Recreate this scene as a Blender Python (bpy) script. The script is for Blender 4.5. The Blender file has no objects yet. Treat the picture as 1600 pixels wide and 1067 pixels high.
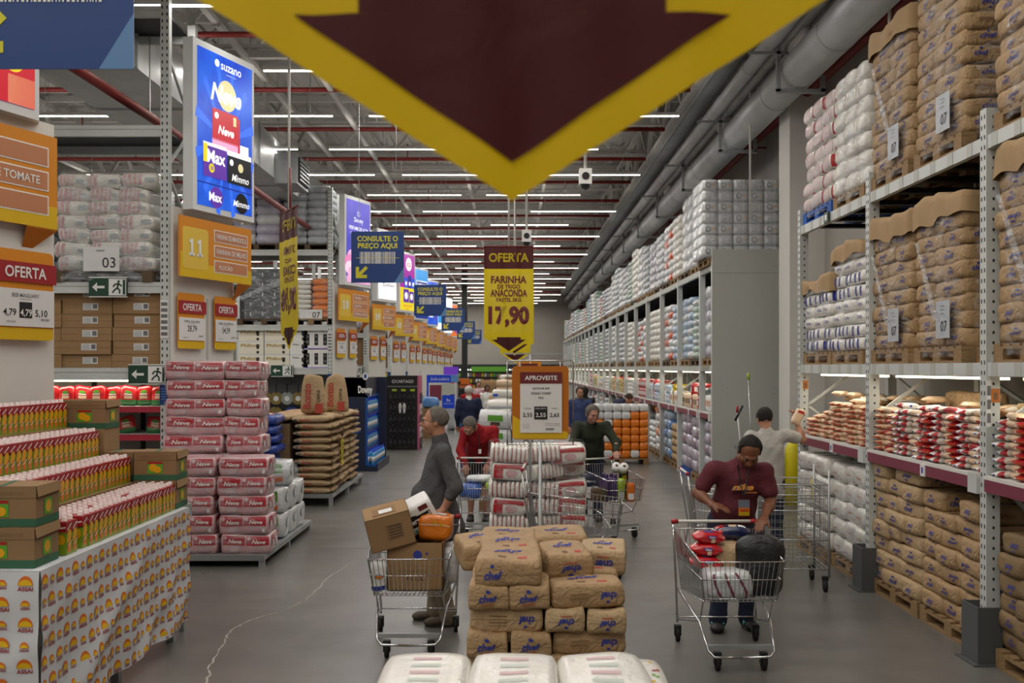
import bpy, math, random
import numpy as np
from mathutils import Vector, Matrix
PI = math.pi
sc = bpy.context.scene
COL = sc.collection
# ---------------- camera, world, exposure ----------------
CAM_H = 2.15
HZ = 575.0
cd = bpy.data.cameras.new('camera'); cam = bpy.data.objects.new('camera', cd); COL.objects.link(cam)
cam.location = (0, 0, CAM_H); cam.rotation_euler = (PI/2, 0, 0)
cd.sensor_width = 36; cd.lens = 36.0
cd.shift_y = (HZ-533.5)/1600.0
cd.clip_start = 0.05; cd.clip_end = 300
cd.dof.use_dof = True; cd.dof.focus_distance = 8.6; cd.dof.aperture_fstop = 4.0
sc.camera = cam
sc.view_settings.view_transform = 'Standard'; sc.view_settings.look = 'None'
sc.view_settings.gamma = 1.0; sc.view_settings.use_curve_mapping = False
sc.view_settings.exposure = -0.10
LAMP_W = 36.0
ROOF_FILL_W = 10.0      # watts per up-light added above a tube to brighten the roof
SHELF_W = 5.0
w = bpy.data.worlds.new('world'); sc.world = w; w.use_nodes = True
w.node_tree.nodes['Background'].inputs[0].default_value = (0.72, 0.78, 0.9, 1)
w.node_tree.nodes['Background'].inputs[1].default_value = 0.06
try:
    sc.cycles.use_light_tree = True
    sc.cycles.max_bounces = 7; sc.cycles.diffuse_bounces = 3; sc.cycles.glossy_bounces = 3
    sc.cycles.transparent_max_bounces = 12; sc.cycles.transmission_bounces = 3
    sc.cycles.use_denoising = True
    sc.cycles.sample_clamp_indirect = 4.0
    sc.cycles.caustics_reflective = False; sc.cycles.caustics_refractive = False
except Exception: pass

def at(x, y, d):
    """photo pixel at distance d -> world point"""
    return Vector(((x-800)*d/1600.0, d, CAM_H-(y-HZ)*d/1600.0))
def rnd(a, b, R=random): return R.uniform(a, b)
ORD = 'first second third fourth fifth sixth seventh eighth ninth tenth eleventh twelfth thirteenth fourteenth fifteenth sixteenth seventeenth eighteenth nineteenth twentieth'.split()
def nth(i):
    if i < 20: return ORD[i]
    n = i+1
    return '%d%s' % (n, {1:'st',2:'nd',3:'rd'}.get(n % 10 if n % 100 not in (11,12,13) else 0, 'th'))

# ---------------- materials ----------------
def lin(h):
    h = h.lstrip('#'); c = [int(h[i:i+2], 16)/255.0 for i in (0, 2, 4)]
    return tuple(v/12.92 if v <= 0.04045 else ((v+0.055)/1.055)**2.4 for v in c)
MATS = {}
def mat(name, color='#808080', rough=0.6, metal=0.0, bump=0.0, bscale=20.0, var=0.0, vscale=5.0, emit=0.0, coat=0.0, spec=0.5, color2=None, stretch=None, detail=3.0):
    if name in MATS: return MATS[name]
    m = bpy.data.materials.new(name); m.use_nodes = True; nt = m.node_tree
    b = nt.nodes['Principled BSDF']
    c = lin(color)
    b.inputs['Base Color'].default_value = (*c, 1); b.inputs['Roughness'].default_value = rough
    b.inputs['Metallic'].default_value = metal
    b.inputs['Specular IOR Level'].default_value = spec
    if coat:
        b.inputs['Coat Weight'].default_value = coat; b.inputs['Coat Roughness'].default_value = 0.12
    if emit:
        b.inputs['Emission Color'].default_value = (*c, 1); b.inputs['Emission Strength'].default_value = emit
    if bump or var or color2:
        tc = nt.nodes.new('ShaderNodeTexCoord'); mp = nt.nodes.new('ShaderNodeMapping')
        nt.links.new(tc.outputs['Object'], mp.inputs[0])
        if stretch: mp.inputs['Scale'].default_value = stretch
    if var or color2:
        n = nt.nodes.new('ShaderNodeTexNoise'); n.inputs['Scale'].default_value = vscale; n.inputs['Detail'].default_value = detail
        nt.links.new(mp.outputs[0], n.inputs['Vector'])
        r = nt.nodes.new('ShaderNodeValToRGB'); r.color_ramp.elements[0].position = 0.32; r.color_ramp.elements[1].position = 0.68
        c2 = lin(color2) if color2 else tuple(min(1, v*(1+var)) for v in c)
        c1 = c if color2 else tuple(v*(1-var) for v in c)
        r.color_ramp.elements[0].color = (*c1, 1); r.color_ramp.elements[1].color = (*c2, 1)
        nt.links.new(n.outputs['Fac'], r.inputs[0]); nt.links.new(r.outputs[0], b.inputs['Base Color'])
        if emit: nt.links.new(r.outputs[0], b.inputs['Emission Color'])
    if bump:
        n2 = nt.nodes.new('ShaderNodeTexNoise'); n2.inputs['Scale'].default_value = bscale; n2.inputs['Detail'].default_value = 4
        n2.inputs['Distortion'].default_value = 1.1
        nt.links.new(mp.outputs[0], n2.inputs['Vector'])
        bp = nt.nodes.new('ShaderNodeBump'); bp.inputs['Strength'].default_value = bump; bp.inputs['Distance'].default_value = 0.02
        nt.links.new(n2.outputs['Fac'], bp.inputs['Height']); nt.links.new(bp.outputs[0], b.inputs['Normal'])
    MATS[name] = m
    return m
def film(name, base=0.10, streak=0.45, tint='#e8ecf0'):
    """clear stretch film: mostly transparent, glossy, with cloudy stretched streaks"""
    m = bpy.data.materials.new(name); m.use_nodes = True; nt = m.node_tree; nt.nodes.clear()
    out = nt.nodes.new('ShaderNodeOutputMaterial'); mx = nt.nodes.new('ShaderNodeMixShader')
    tr = nt.nodes.new('ShaderNodeBsdfTransparent'); pb = nt.nodes.new('ShaderNodeBsdfPrincipled')
    pb.inputs['Base Color'].default_value = (*lin(tint), 1); pb.inputs['Roughness'].default_value = 0.16
    pb.inputs['Specular IOR Level'].default_value = 0.9
    tc = nt.nodes.new('ShaderNodeTexCoord'); mp = nt.nodes.new('ShaderNodeMapping'); mp.inputs['Scale'].default_value = (2.2, 2.2, 9)
    n = nt.nodes.new('ShaderNodeTexNoise'); n.inputs['Scale'].default_value = 2.4; n.inputs['Detail'].default_value = 6; n.inputs['Distortion'].default_value = 1.2
    nt.links.new(tc.outputs['Object'], mp.inputs[0]); nt.links.new(mp.outputs[0], n.inputs['Vector'])
    mr = nt.nodes.new('ShaderNodeMapRange'); mr.inputs['From Min'].default_value = 0.45; mr.inputs['From Max'].default_value = 0.75
    mr.inputs['To Min'].default_value = base; mr.inputs['To Max'].default_value = streak
    nt.links.new(n.outputs['Fac'], mr.inputs[0])
    bp = nt.nodes.new('ShaderNodeBump'); bp.inputs['Strength'].default_value = 0.9; bp.inputs['Distance'].default_value = 0.02
    nt.links.new(n.outputs['Fac'], bp.inputs['Height']); nt.links.new(bp.outputs[0], pb.inputs['Normal'])
    nt.links.new(mr.outputs[0], mx.inputs[0]); nt.links.new(tr.outputs[0], mx.inputs[1]); nt.links.new(pb.outputs[0], mx.inputs[2])
    nt.links.new(mx.outputs[0], out.inputs[0]); MATS[name] = m
    return m
def floor_material():
    m = bpy.data.materials.new('polished_concrete'); m.use_nodes = True; nt = m.node_tree; b = nt.nodes['Principled BSDF']
    tc = nt.nodes.new('ShaderNodeTexCoord')
    n = nt.nodes.new('ShaderNodeTexNoise'); n.inputs['Scale'].default_value = 0.55; n.inputs['Detail'].default_value = 8; n.inputs['Roughness'].default_value = .62
    nt.links.new(tc.outputs['Object'], n.inputs['Vector'])
    r = nt.nodes.new('ShaderNodeValToRGB'); r.color_ramp.elements[0].position = .33; r.color_ramp.elements[1].position = .7
    r.color_ramp.elements[0].color = (*lin('#5d5b58'), 1); r.color_ramp.elements[1].color = (*lin('#7b7975'), 1)
    nt.links.new(n.outputs['Fac'], r.inputs[0])
    nt.links.new(r.outputs[0], b.inputs['Base Color'])
    n2 = nt.nodes.new('ShaderNodeTexNoise'); n2.inputs['Scale'].default_value = 2.3; n2.inputs['Detail'].default_value = 5
    nt.links.new(tc.outputs['Object'], n2.inputs['Vector'])
    mr = nt.nodes.new('ShaderNodeMapRange'); mr.inputs['To Min'].default_value = .22; mr.inputs['To Max'].default_value = .42
    nt.links.new(n2.outputs['Fac'], mr.inputs[0]); nt.links.new(mr.outputs[0], b.inputs['Roughness'])
    MATS['floor'] = m; return m

# ---------------- mesh builder ----------------
TXT = {}
def text_geo(s, bold=0.012, shear=0.0, space=1.0):
    key = (s, bold, shear, space)
    if key in TXT: return TXT[key]
    cu = bpy.data.curves.new('t', 'FONT'); cu.body = s; cu.size = 1; cu.offset = bold; cu.shear = shear
    cu.space_character = space
    cu.align_x = 'CENTER'; cu.align_y = 'CENTER'; cu.resolution_u = 3
    o = bpy.data.objects.new('t', cu); COL.objects.link(o)
    dg = bpy.context.evaluated_depsgraph_get(); dg.update()
    me = bpy.data.meshes.new_from_object(o.evaluated_get(dg))
    V = np.array([v.co[:] for v in me.vertices], dtype=float).reshape(-1, 3)
    F = [tuple(p.vertices) for p in me.polygons]
    bpy.data.objects.remove(o); bpy.data.curves.remove(cu); bpy.data.meshes.remove(me)
    if len(V):
        mn, mxx = V.min(0), V.max(0); V = V-(mn+mxx)/2
        wd, ht = (mxx-mn)[0], (mxx-mn)[1]
    else: wd = ht = 1
    TXT[key] = (V, F, wd, ht)
    return TXT[key]

class MB:
    def __init__(s): s.V = []; s.F = []; s.MI = []; s.mats = []; s.n = 0; s.X = None; s.SM = []
    def mi(s, m):
        if isinstance(m, str): m = MATS[m]
        if m not in s.mats: s.mats.append(m)
        return s.mats.index(m)
    def add(s, V, F, m, smooth=False):
        V = np.asarray(V, dtype=float).reshape(-1, 3)
        if s.X is not None:
            V = V @ np.array(s.X.to_3x3()).T + np.array(s.X.translation)
        k = s.mi(m); o = s.n
        s.V.append(V); s.F.extend([tuple(i+o for i in f) for f in F]); s.MI.extend([k]*len(F)); s.SM.extend([smooth]*len(F)); s.n += len(V)
        return s
    def box(s, x0, x1, y0, y1, z0, z1, m, rz=0.0):
        cx, cy, cz = (x0+x1)/2, (y0+y1)/2, (z0+z1)/2
        a, b, c = (x1-x0)/2, (y1-y0)/2, (z1-z0)/2
        V = np.array([(sx*a, sy*b, sz*c) for sz in (-1, 1) for sy in (-1, 1) for sx in (-1, 1)])
        if rz:
            c_, s_ = math.cos(rz), math.sin(rz); V = V @ np.array([[c_, s_, 0], [-s_, c_, 0], [0, 0, 1]])
        V = V+np.array([cx, cy, cz])
        return s.add(V, [(0, 2, 3, 1), (4, 5, 7, 6), (0, 1, 5, 4), (2, 6, 7, 3), (0, 4, 6, 2), (1, 3, 7, 5)], m)
    def quad(s, a, b, c, d, m): return s.add([a, b, c, d], [(0, 1, 2, 3)], m)
    def bar(s, p, q, wd, ht, m, up=(0, 0, 1)):
        p, q = Vector(p), Vector(q); d = (q-p); L = d.length
        if L < 1e-6: return s
        d.normalize(); u = Vector(up)
        if abs(d.dot(u)) > .98: u = Vector((1, 0, 0))
        sd = d.cross(u).normalized(); u = sd.cross(d).normalized()
        V = []
        for e in (p, q):
            for i, j in ((-1, -1), (1, -1), (1, 1), (-1, 1)): V.append(e+sd*i*wd/2+u*j*ht/2)
        return s.add([tuple(v) for v in V], [(3, 2, 1, 0), (4, 5, 6, 7), (0, 1, 5, 4), (1, 2, 6, 5), (2, 3, 7, 6), (3, 0, 4, 7)], m)
    def tube(s, pts, r, m, n=8, closed=False, r2=None):
        P = [Vector(p) for p in pts]; N = len(P); V = []; F = []
        prev = None
        for i, p in enumerate(P):
            if closed: d = (P[(i+1) % N]-P[i-1])
            else: d = (P[min(i+1, N-1)]-P[max(i-1, 0)])
            if d.length < 1e-9: d = Vector((0, 0, 1))
            d.normalize()
            if prev is None:
                u = Vector((0, 0, 1)) if abs(d.z) < .9 else Vector((1, 0, 0))
            else: u = prev
            sd = d.cross(u).normalized(); u = sd.cross(d).normalized(); prev = u
            rr = r if r2 is None else r+(r2-r)*i/max(1, N-1)
            for k in range(n):
                a = 2*PI*k/n; V.append(tuple(p+sd*math.cos(a)*rr+u*math.sin(a)*rr))
        R_ = N if closed else N-1
        for i in range(R_):
            j = (i+1) % N
            for k in range(n):
                l = (k+1) % n; F.append((i*n+k, i*n+l, j*n+l, j*n+k))
        if not closed: F.append(tuple(range(n-1, -1, -1))); F.append(tuple((N-1)*n+k for k in range(n)))
        return s.add(V, F, m, smooth=n > 5)
    def lathe(s, prof, m, c=(0, 0, 0), n=16):
        V = []; F = []
        for r, z in prof:
            for k in range(n):
                a = 2*PI*k/n; V.append((c[0]+r*math.cos(a), c[1]+r*math.sin(a), c[2]+z))
        for i in range(len(prof)-1):
            for k in range(n):
                l = (k+1) % n; F.append((i*n+k, i*n+l, (i+1)*n+l, (i+1)*n+k))
        F.append(tuple(range(n-1, -1, -1))); F.append(tuple((len(prof)-1)*n+k for k in range(n)))
        return s.add(V, F, m, smooth=True)
    def poly(s, pts, m, th=0.0, nrm=None):
        P = [Vector(p) for p in pts]; N = len(P)
        if th == 0: return s.add([tuple(p) for p in P], [tuple(range(N))], m)
        if nrm is None: nrm = (P[1]-P[0]).cross(P[2]-P[1]).normalized()
        Q = [p-nrm*th for p in P]
        F = [tuple(range(N)), tuple(range(2*N-1, N-1, -1))]+[(i, i+N, (i+1) % N+N, (i+1) % N) for i in range(N)]
        return s.add([tuple(p) for p in P+Q], F, m)
    def text(s, t, c, u, v, h, m, wmax=None, fn=None, bold=0.012, shear=0.0, width=None, space=1.0):
        """text centred at c, reading along u, up along v, height h (of the line's bounding box)"""
        V, F, wd, ht = text_geo(t, bold, shear, space)
        if not len(V): return s
        k = h/ht; kx = k
        if wmax and wd*k > wmax: kx = wmax/wd
        if width: kx = width/wd
        c, u, v = Vector(c), Vector(u), Vector(v)
        P = np.array(c)[None]+V[:, :1]*kx*np.array(u)[None]+V[:, 1:2]*k*np.array(v)[None]
        if fn: P = fn(P)
        return s.add(P, F, m)
    def disc(s, c, u, v, ru, rv, m, n=20, a0=0, a1=2*PI, fn=None):
        c, u, v = Vector(c), Vector(u), Vector(v)
        V = [tuple(c)]+[tuple(c+u*ru*math.cos(a0+(a1-a0)*k/n)+v*rv*math.sin(a0+(a1-a0)*k/n)) for k in range(n+1)]
        V = np.array(V)
        if fn: V = fn(V)
        return s.add(V, [(0, i+1, i+2) for i in range(n)], m)
    def grid(s, nu, nv, fn, m, smooth=True, closed_u=False):
        V = []; F = []
        for j in range(nv+1):
            for i in range(nu+1): V.append(tuple(fn(i/nu, j/nv)))
        for j in range(nv):
            for i in range(nu):
                a = j*(nu+1)+i; F.append((a, a+1, a+nu+2, a+nu+1))
        return s.add(V, F, m, smooth)
    def mesh(s, name):
        me = bpy.data.meshes.new(name)
        V = np.concatenate(s.V) if s.V else np.zeros((0, 3))
        me.from_pydata([tuple(v) for v in V.tolist()], [], s.F)
        for m in s.mats: me.materials.append(m)
        me.polygons.foreach_set('material_index', s.MI)
        me.polygons.foreach_set('use_smooth', s.SM)
        me.update(); return me
    def obj(s, name, parent=None, loc=None, rz=None, **kw):
        return put(name, s.mesh(name), parent, loc, rz, **kw)

def put(name, me, parent=None, loc=None, rz=None, label=None, cat=None, group=None, kind=None, rot=None):
    o = bpy.data.objects.new(name, me); COL.objects.link(o)
    if parent is not None: o.parent = parent
    if loc is not None: o.location = loc
    if rz is not None: o.rotation_euler = (0, 0, rz)
    if rot is not None: o.rotation_euler = rot
    if label: o['label'] = label
    if cat: o['category'] = cat
    if group: o['group'] = group
    if kind: o['kind'] = kind
    return o
def empty(name, loc, rz=0, label=None, cat=None, group=None, rot=None): return put(name, None, None, loc, rz, label, cat, group, None, rot)

# rounded, slightly irregular bag / bale: box coordinates in [-1,1]^3 -> surface
def bagfn(w, d, h, r=(.35, .35, .5), amp=.03, seed=0, pinch=0.0, sag=0.0):
    R = random.Random(seed); K = [(R.uniform(-3, 3), R.uniform(-3, 3), R.uniform(-3, 3), R.uniform(0, 6.3)) for _ in range(9)]
    def f(P):
        P = np.asarray(P, float); x, y, z = P[:, 0], P[:, 1], P[:, 2]
        ax, ay, az = np.clip(np.abs(x), 0, 1), np.clip(np.abs(y), 0, 1), np.clip(np.abs(z), 0, 1)
        rx, ry, rz_ = r
        X = x*np.sqrt(np.maximum(0.02, 1-rx*(ay**4)/2-rz_*(az**4)/2))
        Y = y*np.sqrt(np.maximum(0.02, 1-ry*(ax**4)/2-rz_*(az**4)/2))
        Z = z*np.sqrt(np.maximum(0.02, 1-rx*(ax**4)/2-ry*(ay**4)/2-pinch*(ax**6)))
        D = np.zeros((len(P), 3))
        for i, (a, b, c, p) in enumerate(K): D[:, i % 3] += amp*.6*np.sin(a*x+b*y+c*z+p)
        q = np.stack([X, Y, Z], 1)+D*np.array([.35*h/w+.15, .35*h/d+.15, 1.0])
        if sag: q[:, 2] -= sag*(ax**2+ay**2)*(z+1)/2
        return q*np.array([w/2, d/2, h/2])
    return f
BG = {}
def boxgrid(nx, ny, nz):
    k = (nx, ny, nz)
    if k in BG: return BG[k]
    idx = {}; V = []; F = []
    def vid(i, j, l):
        if (i, j, l) not in idx:
            idx[(i, j, l)] = len(V); V.append((2*i/nx-1, 2*j/ny-1, 2*l/nz-1))
        return idx[(i, j, l)]
    for i in range(nx):
        for j in range(ny):
            for l, fl in ((0, 1), (nz, 0)):
                q = [vid(i, j, l), vid(i+1, j, l), vid(i+1, j+1, l), vid(i, j+1, l)]; F.append(tuple(q[::-1] if fl else q))
    for i in range(nx):
        for l in range(nz):
            for j, fl in ((0, 0), (ny, 1)):
                q = [vid(i, j, l), vid(i+1, j, l), vid(i+1, j, l+1), vid(i, j, l+1)]; F.append(tuple(q[::-1] if fl else q))
    for j in range(ny):
        for l in range(nz):
            for i, fl in ((0, 1), (nx, 0)):
                q = [vid(i, j, l), vid(i, j+1, l), vid(i, j+1, l+1), vid(i, j, l+1)]; F.append(tuple(q[::-1] if fl else q))
    BG[k] = (np.array(V), F); return BG[k]
def add_bag(mb, f, m, n=(8, 6, 4), off=(0, 0, 0), face=None):
    """face: dict of side -> material, for printed sides ('-y','+y','-x','+x','+z')"""
    V, F = boxgrid(*n)
    if not face:
        return mb.add(f(V)+np.array(off), F, m, True)
    groups = {}
    for q in F:
        c = V[list(q)].mean(0); a = int(np.argmax(np.abs(c))); k = ('+' if c[a] > 0 else '-')+'xyz'[a]
        groups.setdefault(k if k in face else '', []).append(q)
    W = f(V)+np.array(off); o = mb.n
    mb.add(W, [], m)
    for k, qs in groups.items():
        i = mb.mi(face.get(k, m) if k else m)
        mb.F.extend([tuple(a+o for a in q) for q in qs]); mb.MI.extend([i]*len(qs)); mb.SM.extend([True]*len(qs))
    return mb
def bag_text(mb, f, t, side, cu, cv, h, m, uw=None, flip=False, off=(0, 0, 0), lift=1.03, **kw):
    """print text on one side of a bag. cu,cv in [-1,1]; h, uw in the same units"""
    s = -1 if flip else 1
    def g(P):
        u, v = cu+s*P[:, 0], cv+s*P[:, 1]; L = np.full(len(P), lift)
        Q = {'-y': (u, -L, v), '+y': (-u, L, v), '-x': (-L, -u, v), '+x': (L, u, v), '+z': (u, v, L)}[side]
        return f(np.stack(Q, 1))+np.array(off)
    mb.text(t, (0, 0, 0), (1, 0, 0), (0, 1, 0), h, m, fn=g, width=uw, **kw)
def bag_rect(mb, f, side, u0, u1, v0, v1, m, off=(0, 0, 0), lift=1.02, n=4):
    def g(a, b):
        u, v = u0+(u1-u0)*a, v0+(v1-v0)*b
        Q = {'-y': (u, -lift, v), '+y': (-u, lift, v), '-x': (-lift, -u, v), '+x': (lift, u, v), '+z': (u, v, lift)}[side]
        return f(np.array([Q]))[0]+np.array(off)
    mb.grid(n, n, g, m)
def bag_disc(mb, f, side, cu, cv, ru, rv, m, off=(0, 0, 0), lift=1.03):
    def g(P):
        u, v = P[:, 0], P[:, 1]; L = np.full(len(P), lift)
        Q = {'-y': (u, -L, v), '+y': (-u, L, v), '-x': (-L, -u, v), '+x': (L, u, v), '+z': (u, v, L)}[side]
        return f(np.stack(Q, 1))+np.array(off)
    mb.disc((cu, cv, 0), (1, 0, 0), (0, 1, 0), ru, rv, m, n=14, fn=g)

# ---------------- smooth implicit surfaces (people, soft things) ----------------
def _n(v): v = np.asarray(v, float); return v/np.linalg.norm(v)
class Cap:      # tapered capsule
    def __init__(s, a, b, ra, rb=None): s.a = np.array(a, float); s.b = np.array(b, float); s.ra = ra; s.rb = ra if rb is None else rb
    def bounds(s):
        r = max(s.ra, s.rb); return np.minimum(s.a, s.b)-r, np.maximum(s.a, s.b)+r
    def ev(s, X, Y, Z):
        ab = s.b-s.a; L = float(ab@ab)+1e-12
        t = np.clip(((X-s.a[0])*ab[0]+(Y-s.a[1])*ab[1]+(Z-s.a[2])*ab[2])/L, 0, 1)
        return np.sqrt((X-s.a[0]-t*ab[0])**2+(Y-s.a[1]-t*ab[1])**2+(Z-s.a[2]-t*ab[2])**2)-(s.ra+(s.rb-s.ra)*t)
class Ell:      # oriented ellipsoid; axes given as 3 unit vectors
    def __init__(s, c, rad, ax=None, cut=None, e=2.0): s.c = np.array(c, float); s.r = np.array(rad, float); s.A = np.eye(3) if ax is None else np.array([_n(a) for a in ax]); s.cut = cut; s.e = e
    def bounds(s):
        h = np.abs(s.A.T) @ s.r; return s.c-h, s.c+h
    def ev(s, X, Y, Z):
        x, y, z = X-s.c[0], Y-s.c[1], Z-s.c[2]; q = 0
        for i in range(3): q = q+np.abs((x*s.A[i, 0]+y*s.A[i, 1]+z*s.A[i, 2])/s.r[i])**s.e
        d = (q**(1/s.e)-1)*s.r.min()
        if s.cut is not None:
            for p, n in s.cut:
                n = _n(n); d = np.maximum(d, -((X-p[0])*n[0]+(Y-p[1])*n[1]+(Z-p[2])*n[2]))
        return d
class ECap:     # capsule with elliptical section: s = side axis, f = depth axis
    def __init__(s, a, b, ra, rb, side): s.a = np.array(a, float); s.b = np.array(b, float); s.ra = ra; s.rb = rb; s.side = np.array(side, float)
    def bounds(s):
        r = max(*s.ra, *s.rb); return np.minimum(s.a, s.b)-r, np.maximum(s.a, s.b)+r
    def ev(s, X, Y, Z):
        ab = s.b-s.a; L2 = float(ab@ab)+1e-12; ax = ab/math.sqrt(L2)
        sd = s.side-ax*(s.side@ax); sd = _n(sd); f = np.cross(ax, sd)
        x, y, z = X-s.a[0], Y-s.a[1], Z-s.a[2]
        tt = (x*ab[0]+y*ab[1]+z*ab[2])/L2; t = np.clip(tt, 0, 1)
        over = (tt-t)*math.sqrt(L2)
        u = x*sd[0]+y*sd[1]+z*sd[2]; v = x*f[0]+y*f[1]+z*f[2]
        ru = s.ra[0]+(s.rb[0]-s.ra[0])*t; rv = s.ra[1]+(s.rb[1]-s.ra[1])*t; rm = np.minimum(ru, rv)
        return (np.sqrt((u/ru)**2+(v/rv)**2+(over/rm)**2)-1)*rm
def sdf_geo(groups, res, noise=0.0, nsc=12.0, seed=0):
    """groups: list of (k, [prims]); prims inside a group blend smoothly. -> V, F (quads)"""
    P = [p for k, ps in groups for p in ps]
    lo = np.min([p.bounds()[0] for p in P], 0)-3*res-.03; hi = np.max([p.bounds()[1] for p in P], 0)+3*res+.03
    N = np.maximum(4, np.ceil((hi-lo)/res).astype(int)+1)
    gx, gy, gz = [lo[i]+res*np.arange(N[i]) for i in range(3)]
    field = np.full(N, 0.2, dtype=np.float32)
    for k, ps in groups:
        acc = np.zeros(N, dtype=np.float32); pad = min(.09, 5.0/k+.01)
        for p in ps:
            a, b = p.bounds(); i0 = np.clip(((a-pad-lo)/res).astype(int), 0, N-1); i1 = np.clip(((b+pad-lo)/res).astype(int)+2, 1, N)
            X, Y, Z = np.meshgrid(gx[i0[0]:i1[0]], gy[i0[1]:i1[1]], gz[i0[2]:i1[2]], indexing='ij')
            d = p.ev(X, Y, Z); acc[i0[0]:i1[0], i0[1]:i1[1], i0[2]:i1[2]] += np.exp(-k*np.clip(d, -.25, .3))
        field = np.minimum(field, np.clip(-np.log(acc+1e-12)/k, -.3, .2))
    if noise:
        X, Y, Z = np.meshgrid(gx, gy, gz, indexing='ij'); R = random.Random(seed)
        w = 0
        for i in range(7):
            a = [R.uniform(-1, 1)*nsc*(1+.35*i) for _ in range(3)]; w = w+np.sin(a[0]*X+a[1]*Y+a[2]*Z*.7+R.uniform(0, 6)+1.4*np.sin(nsc*.6*(Z+X*.5)+i))/(1+.3*i)
        field = field+noise*w.astype(np.float32)*.4
    S = field < 0
    # surface nets
    c = [N[0]-1, N[1]-1, N[2]-1]
    cnt = np.zeros(c, np.float32); acc = np.zeros(c+[3], np.float32)
    for ax in range(3):
        o = [(0, 0), (0, 1), (1, 0), (1, 1)]
        a_ = [a for a in range(3) if a != ax]
        for (p, q) in o:
            s0 = [slice(None)]*3; s1 = [slice(None)]*3
            s0[ax] = slice(0, N[ax]-1); s1[ax] = slice(1, N[ax])
            for a, k in zip(a_, (p, q)):
                s0[a] = slice(k, N[a]-1+k); s1[a] = slice(k, N[a]-1+k)
            f0, f1 = field[tuple(s0)], field[tuple(s1)]
            ch = (f0 < 0) != (f1 < 0)
            t = np.where(ch, f0/np.where(ch, f0-f1, 1), 0)
            cnt += ch; acc[..., ax] += np.where(ch, t, 0)
            if p: acc[..., a_[0]] += ch
            if q: acc[..., a_[1]] += ch
    m = cnt > 0
    idx = np.full(c, -1, int); idx[m] = np.arange(m.sum())
    ii = np.argwhere(m)
    V = lo+res*(ii+acc[m]/cnt[m][:, None])
    F = []
    for ax in range(3):
        a, b = [(1, 2), (2, 0), (0, 1)][ax]
        s0 = [slice(1, N[k]-1) for k in range(3)]; s1 = list(s0); s0[ax] = slice(0, N[ax]-1); s1[ax] = slice(1, N[ax])
        A, B = S[tuple(s0)], S[tuple(s1)]
        for flip, M_ in ((0, A & ~B), (1, ~A & B)):
            e = np.argwhere(M_)
            if not len(e): continue
            off = np.array([1, 1, 1]); off[ax] = 0; e = e+off
            da = np.zeros(3, int); da[a] = 1; db = np.zeros(3, int); db[b] = 1
            q = [e-da-db, e-db, e, e-da]
            q = [idx[x[:, 0], x[:, 1], x[:, 2]] for x in q]
            Q = np.stack(q[::-1] if flip else q, 1); Q = Q[(Q >= 0).all(1)]
            F.extend(map(tuple, Q.tolist()))
    # one smoothing pass
    if len(F):
        Fq = np.array(F); s_ = np.zeros_like(V); n_ = np.zeros(len(V))
        for i in range(4):
            for j in (1, 3):
                np.add.at(s_, Fq[:, i], V[Fq[:, (i+j) % 4]]); np.add.at(n_, Fq[:, i], 1)
        V = .55*V+.45*s_/np.maximum(n_, 1)[:, None]
    return V, F
# ---------------- palette ----------------
floor_material()
mat('rack_grey', '#c6cac8', .45, var=.06, vscale=3); mat('rack_hole', '#2a2b2c', .8); mat('steel', '#b9bcbd', .28, metal=.9)
mat('chrome', '#d4d6d8', .2, metal=1.0); mat('dark_metal', '#2f3234', .5, metal=.5); mat('galv', '#aeb2b4', .38, metal=.5, var=.12, vscale=4)
mat('duct', '#cdd0d2', .4, metal=.2, bump=.25, bscale=2.5, var=.10, vscale=2)
mat('wall_paint', '#a9a49d', .85, var=.05, vscale=.7); mat('white_paint', '#dcdad5', .6, var=.03, vscale=1.5); mat('panel_grey', '#b7b9b3', .55, var=.02, vscale=1)
mat('roof_sheet', '#a5a29c', .7, var=.08, vscale=.8); mat('beam_white', '#b5b3ae', .6, var=.05, vscale=2); mat('pipe_red', '#7d1f1c', .45)
mat('tube_light', '#fff7ea', .4, emit=6.0); mat('shelf_light', '#fff3d2', .4, emit=5.0); mat('lamp_body', '#d8d8d6', .5)
mat('rail_red', '#7c3347', .4); mat('rail_red2', '#a2283a', .4); mat('guard', '#5d6062', .5, metal=.3)
mat('wood', '#8f7350', .8, var=.25, vscale=9, stretch=(1, 6, 6)); mat('wood_blue', '#1f56a8', .7, var=.15, vscale=8); mat('dark_wood', '#5b4a38', .85, var=.2, vscale=6)
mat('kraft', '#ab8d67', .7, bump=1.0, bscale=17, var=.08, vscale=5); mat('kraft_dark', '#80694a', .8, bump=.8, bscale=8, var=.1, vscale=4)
mat('kraft_pale', '#b89d78', .7, bump=1.0, bscale=17, var=.07, vscale=5)
mat('carton', '#9a7a55', .85, var=.06, vscale=3); mat('carton2', '#8a6c4b', .85, var=.06, vscale=3); mat('tape', '#a98a5c', .3)
mat('ink_blue', '#2d3a94', .7); mat('ink_red', '#b5493c', .7); mat('ink_black', '#1c1b1d', .6); mat('ink_brown', '#7d5f40', .8); mat('ink_grey', '#6e6e70', .7)
mat('paper', '#e0e0e0', .6); mat('pallet_sheet', '#b4bac2', .5, bump=.5, bscale=8); mat('cover_paper', '#a98c66', .85, bump=.3, bscale=7, var=.06, vscale=4)
mat('wrap_white', '#d9dcdf', .3, bump=.7, bscale=14, coat=.6, var=.06, vscale=7); mat('wrap_grey', '#b3b9c0', .3, bump=.7, bscale=12, coat=.6, var=.15, vscale=7)
mat('bag_white', '#e4e1da', .35, bump=.4, bscale=25, coat=.4); mat('bag_red', '#b3202a', .35, bump=.3, bscale=25, coat=.4); mat('bag_orange', '#d2572c', .35, bump=.3, bscale=20, coat=.4)
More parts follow.
